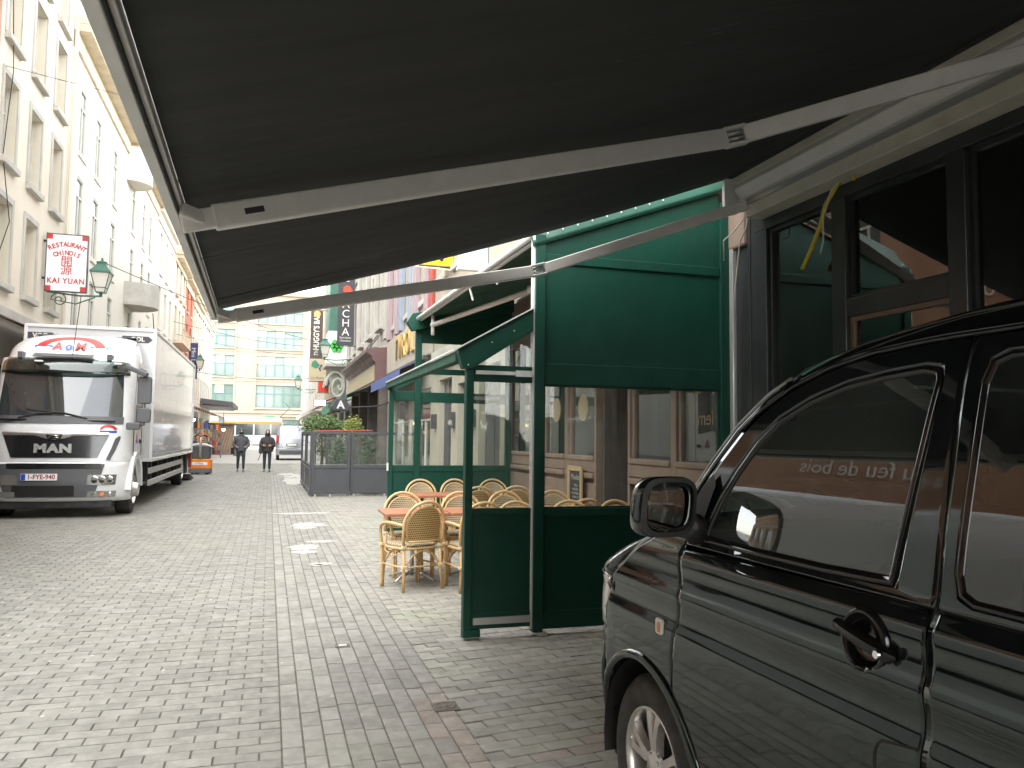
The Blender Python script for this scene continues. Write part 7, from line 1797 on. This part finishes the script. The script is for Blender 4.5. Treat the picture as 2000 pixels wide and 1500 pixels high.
def lantern(label, x, y, z, wall_x, sc=1.0):
    r = thing('street_lantern', (x,y,z), label, 'street lamp', 'wall lanterns on scroll brackets')
    def sq(h, w): return [(x+sx_*w*sc, y+sy_*w*sc, z+h*sc) for sx_, sy_ in ((-1,-1),(1,-1),(1,1),(-1,1))]
    def lo(secs, nm, m):
        mb = MB()
        for s_ in secs: mb.v += s_
        for i in range(len(secs)-1):
            for k in range(4): mb.f.append((i*4+k,i*4+(k+1)%4,(i+1)*4+(k+1)%4,(i+1)*4+k))
        mb.f.append((0,1,2,3)); mb.f.append(tuple((len(secs)-1)*4+k for k in range(4))); return mb.build(nm, m, r)
    lo([sq(0,.10),sq(.50,.215)], 'glazing', 'lantern_glass'); lo([sq(.50,.25),sq(.54,.25),sq(.68,.14),sq(.74,.11),sq(.80,.12),sq(.84,.03),sq(.92,.02)], 'lamp_roof', 'lantern_green')
    mb = MB()
    for a, b in zip(sq(0,.105), sq(.50,.222)): mb.tube([a,b], .014*sc, 5)
    for w, h in ((.105,0),(.13,.12)):
        q = sq(h,w)
        for k in range(4): mb.tube([q[k],q[(k+1)%4]], .012*sc, 5)
    mb.tube([(x,y,z),(x,y,z-.12*sc)], .04*sc, 7); mb.build('cage', 'lantern_green', r)
    d = wall_x-x; mb = MB(); mb.tube([(x,y,z-.1*sc),(x+d*.4,y,z-.12*sc),(wall_x,y,z-.05*sc)], .022*sc, 7)
    sp = []
    for k in range(22): t = k/21; a_ = t*3.2*PI; rr_ = .20*(1-.8*t)*sc; sp.append((x+d*.75+rr_*math.cos(a_)*(1 if d > 0 else -1), y, z-.25*sc+rr_*math.sin(a_)))
    mb.tube([(x+d*.1,y,z-.14*sc),(x+d*.45,y,z-.34*sc)]+sp, .016*sc, 6); mb.build('bracket', 'lantern_green', r)
lantern('green wall lantern on a scroll bracket beside the white restaurant sign', -4.78, 25.4, 5.62, -6.2, 1.1)
lantern('distant green wall lantern by the navy banner', -4.95, 62.0, 6.3, -6.2, 1.2)
lantern('green wall lantern above the bar terrace on the right', 2.5, 40.0, 5.4, 3.85, 1.1)
lantern('distant lantern high up on the right side near the street end', 2.3, 72, 5.7, 3.85, 1.3)
s = thing('navy_banner', (-5.4,62,6.2), 'navy vertical banner with white lettering above the far end of the lorry', 'sign')
MB().box(-5.72,-5.12,61.97,62.03,5.6,8.15).build('board', 'sign_navy', s, bevel=.01); text('lettering', 'Mini Louvre', .40, (-5.42,61.96,6.82), (0,0,-1), (1,0,0), 'pale_text', s, sx=1.05)
mb = MB(); mb.tube([(-6.2,62,8.1),(-5.1,62,8.2)], .02, 5); mb.tube([(-6.2,62,5.65),(-5.1,62,5.58)], .02, 5); mb.build('bracket', 'chassis', s)
# cream house shop awning, peeping over the lorry
aw = thing('shop_awning', (-6,23,3.9), 'folded dark awning with red end above the lorry on the cream house', 'awning')
MB(L).add([(20.7,4.25,.12),(26.8,4.25,.12),(26.8,3.75,1.5),(20.7,3.75,1.5)], [(0,1,2,3)]).build('canopy', 'dark_stuff', aw, solid=.02)
MB(L).add([(26.8,4.27,.12),(26.8,3.77,1.5),(26.8,3.4,1.5),(26.8,3.4,.2)], [(0,1,2,3)]).build('end_flap', 'red_cloth', aw, solid=.01)
MB(L).bar((20.7,3.74,1.52),(26.85,3.74,1.52),.06,.08).build('front_bar', 'chassis', aw)
# far left shops: awnings, glowing lamps and goods
aw = thing('shop_awning', (-5.8,60,3.3), 'dark red fringed awning of the far left shops', 'awning')
MB(L).add([(44,3.7,.1),(78,3.7,.1),(78,3.1,2.2),(44,3.1,2.2)], [(0,1,2,3)]).build('canopy', 'red_cloth', aw, solid=.02)
for k in range(40): u = 44.3+k*.85; MB(L).add([(u,3.1,2.21),(u+.5,3.1,2.21),(u+.25,2.7,2.22)], [(0,1,2)]).build('fringe', 'red_cloth' if k % 2 else 'sign_cream', aw)
MB(L).add([(44,3.68,.12),(78,3.68,.12),(78,3.06,2.1),(44,3.06,2.1)], [(0,1,2,3)]).build('lining', 'green_sheet', aw)
bxs = thing('canopy_box', (-4.6,80,4), 'flat dark grey canopy projecting over the far left shops', 'canopy')
mb = MB(L); mb.add([(79,4.4,.05),(92,4.4,.05),(92,4.2,2.9),(79,4.2,2.9),(79,4.9,.05),(92,4.9,.05),(92,4.6,2.9),(79,4.6,2.9)], [(0,1,2,3),(4,5,6,7),(0,1,5,4),(1,2,6,5),(2,3,7,6),(3,0,4,7)]); mb.build('slab', 'truck_grey', bxs)
mb = MB(L); [mb.box(79.5+k*2,80.5+k*2,4.1,4.28,.2,2.6) for k in range(6)]; mb.build('lamp_strip', 'tram_white', bxs)
for (x, y, z, lb) in ((-4.25,50,2.42,'glowing amber lamp under the far left awning, nearer one'),(-3.2,62,1.95,'glowing amber lamp beside the wooden kiosk')):
    l_ = thing('hanging_lamp', (x,y,z), lb, 'lamp'); MB().sphere((x,y,z), .13, 12, 8).build('bulb', 'lit_lamp', l_, smooth=True); MB().tube([(x,y,z+.13),(x,y,3.2)], .015, 5).build('cord', 'chassis', l_)
    MB().lathe([(.05,.18),(.2,.04),(.21,.03)], (x,y,z), n=14).build('shade', 'chassis', l_)
Rg = random.Random(4)
goods = [('display_rack','tall rack of dark goods standing under the far left awning',-3.6,46),('display_rack','second rack of goods behind the pallet truck',-4.2,52),('display_rack','third rack of goods deeper under the far awning',-3.5,57)]
for nm, lb, x, y in goods:
    r = thing(nm, (x,y,0), lb, 'display rack', 'racks of goods under the far left awning')
    for dx in (-.45,.45):
        for dy in (-.3,.3): MB().box(x+dx-.02,x+dx+.02,y+dy-.02,y+dy+.02,0,1.9).build('post', 'window_wood', r)
    for z in (.25,.8,1.35,1.85):
        MB().box(x-.45,x+.45,y-.3,y+.3,z,z+.03).build('shelf', 'window_wood', r)
        for k in range(5): w = Rg.uniform(.06,.1); u = x-.36+k*.18; MB().rbox(u-w,u+w,y-.25,y+.2,z+.031,z+Rg.uniform(.2,.42),.03).build('goods', Rg.choice(['dark_stuff','blue_cloth','orange_machine','red_paint','sign_cream','brown_wood']), r)
k_ = thing('wooden_kiosk', (-3.3,66,0), 'brown lattice kiosk with warm light at the far left', 'kiosk')
mb = MB(); mb.box(-4.4,-2.7,66,67.5,0,2.3); mb.build('cabin', 'brown_wood', k_, bevel=.03); mb = MB(); mb.box(-4.6,-2.5,65.8,67.7,2.3,2.45); mb.build('roof', 'brown_wall', k_, bevel=.02)
for i in range(8): MB().bar((-4.3+i*.2,65.97,.4),(-3.9+i*.2 if i < 6 else -2.75,65.97,2.0),.05,.03).build('lattice', 'board_frame', k_)
b_ = thing('litter_bin', (-2.2,63,0), 'tall grey litter bin at the far left of the street', 'bin')
mb = MB(); mb.rbox(-2.5,-1.9,62.7,63.3,0,1.5,.1); mb.build('case', 'bin_grey', b_, bevel=.03); mb = MB(); mb.box(-2.35,-2.05,62.68,62.70,1.1,1.3); mb.build('slot', 'chassis', b_)
# overhead wires across the street
for (p, q, lb) in (((-6.2,20.8,10.1),(3.85,38,16.0),'thin wire crossing high over the street from the cream house'),((-6.2,33,8.0),(3.85,60,8.3),'thin wire strung across mid street'),((-6.2,56,8.9),(3.85,66,8.7),'wire strung across the far street, upper'),((-6.2,58,8.3),(3.85,75,8.9),'wire strung across the far street, lower'),((-6.2,62,6.2),(3.85,72,6.6),'wire strung across the far street near the lantern')):
    w = thing('overhead_wire', tuple((Vector(p)+Vector(q))/2), lb, 'wire', 'wires strung across the street')
    pts = [Vector(p).lerp(Vector(q), k/12)+Vector((0,0,-.35*math.sin(PI*k/12))) for k in range(13)]
    MB().tube(pts, .008 if p[1] < 30 else .016, 5).build('cable', 'chassis', w)
w = thing('wall_wire', (-6.1,21,8), 'dark cables sagging on the edge of the cream house', 'cable')
mb = MB(L); mb.tube([(20.7,14,.06),(21.3,10.2,.08),(20.9,8.0,.07),(21.6,6.6,.08),(20.8,5.4,.06)], .012, 5); mb.tube([(26.9,7.6,.06),(27.6,7.2,.05),(28.6,6.7,.05)], .012, 5); mb.build('cable', 'chassis', w)
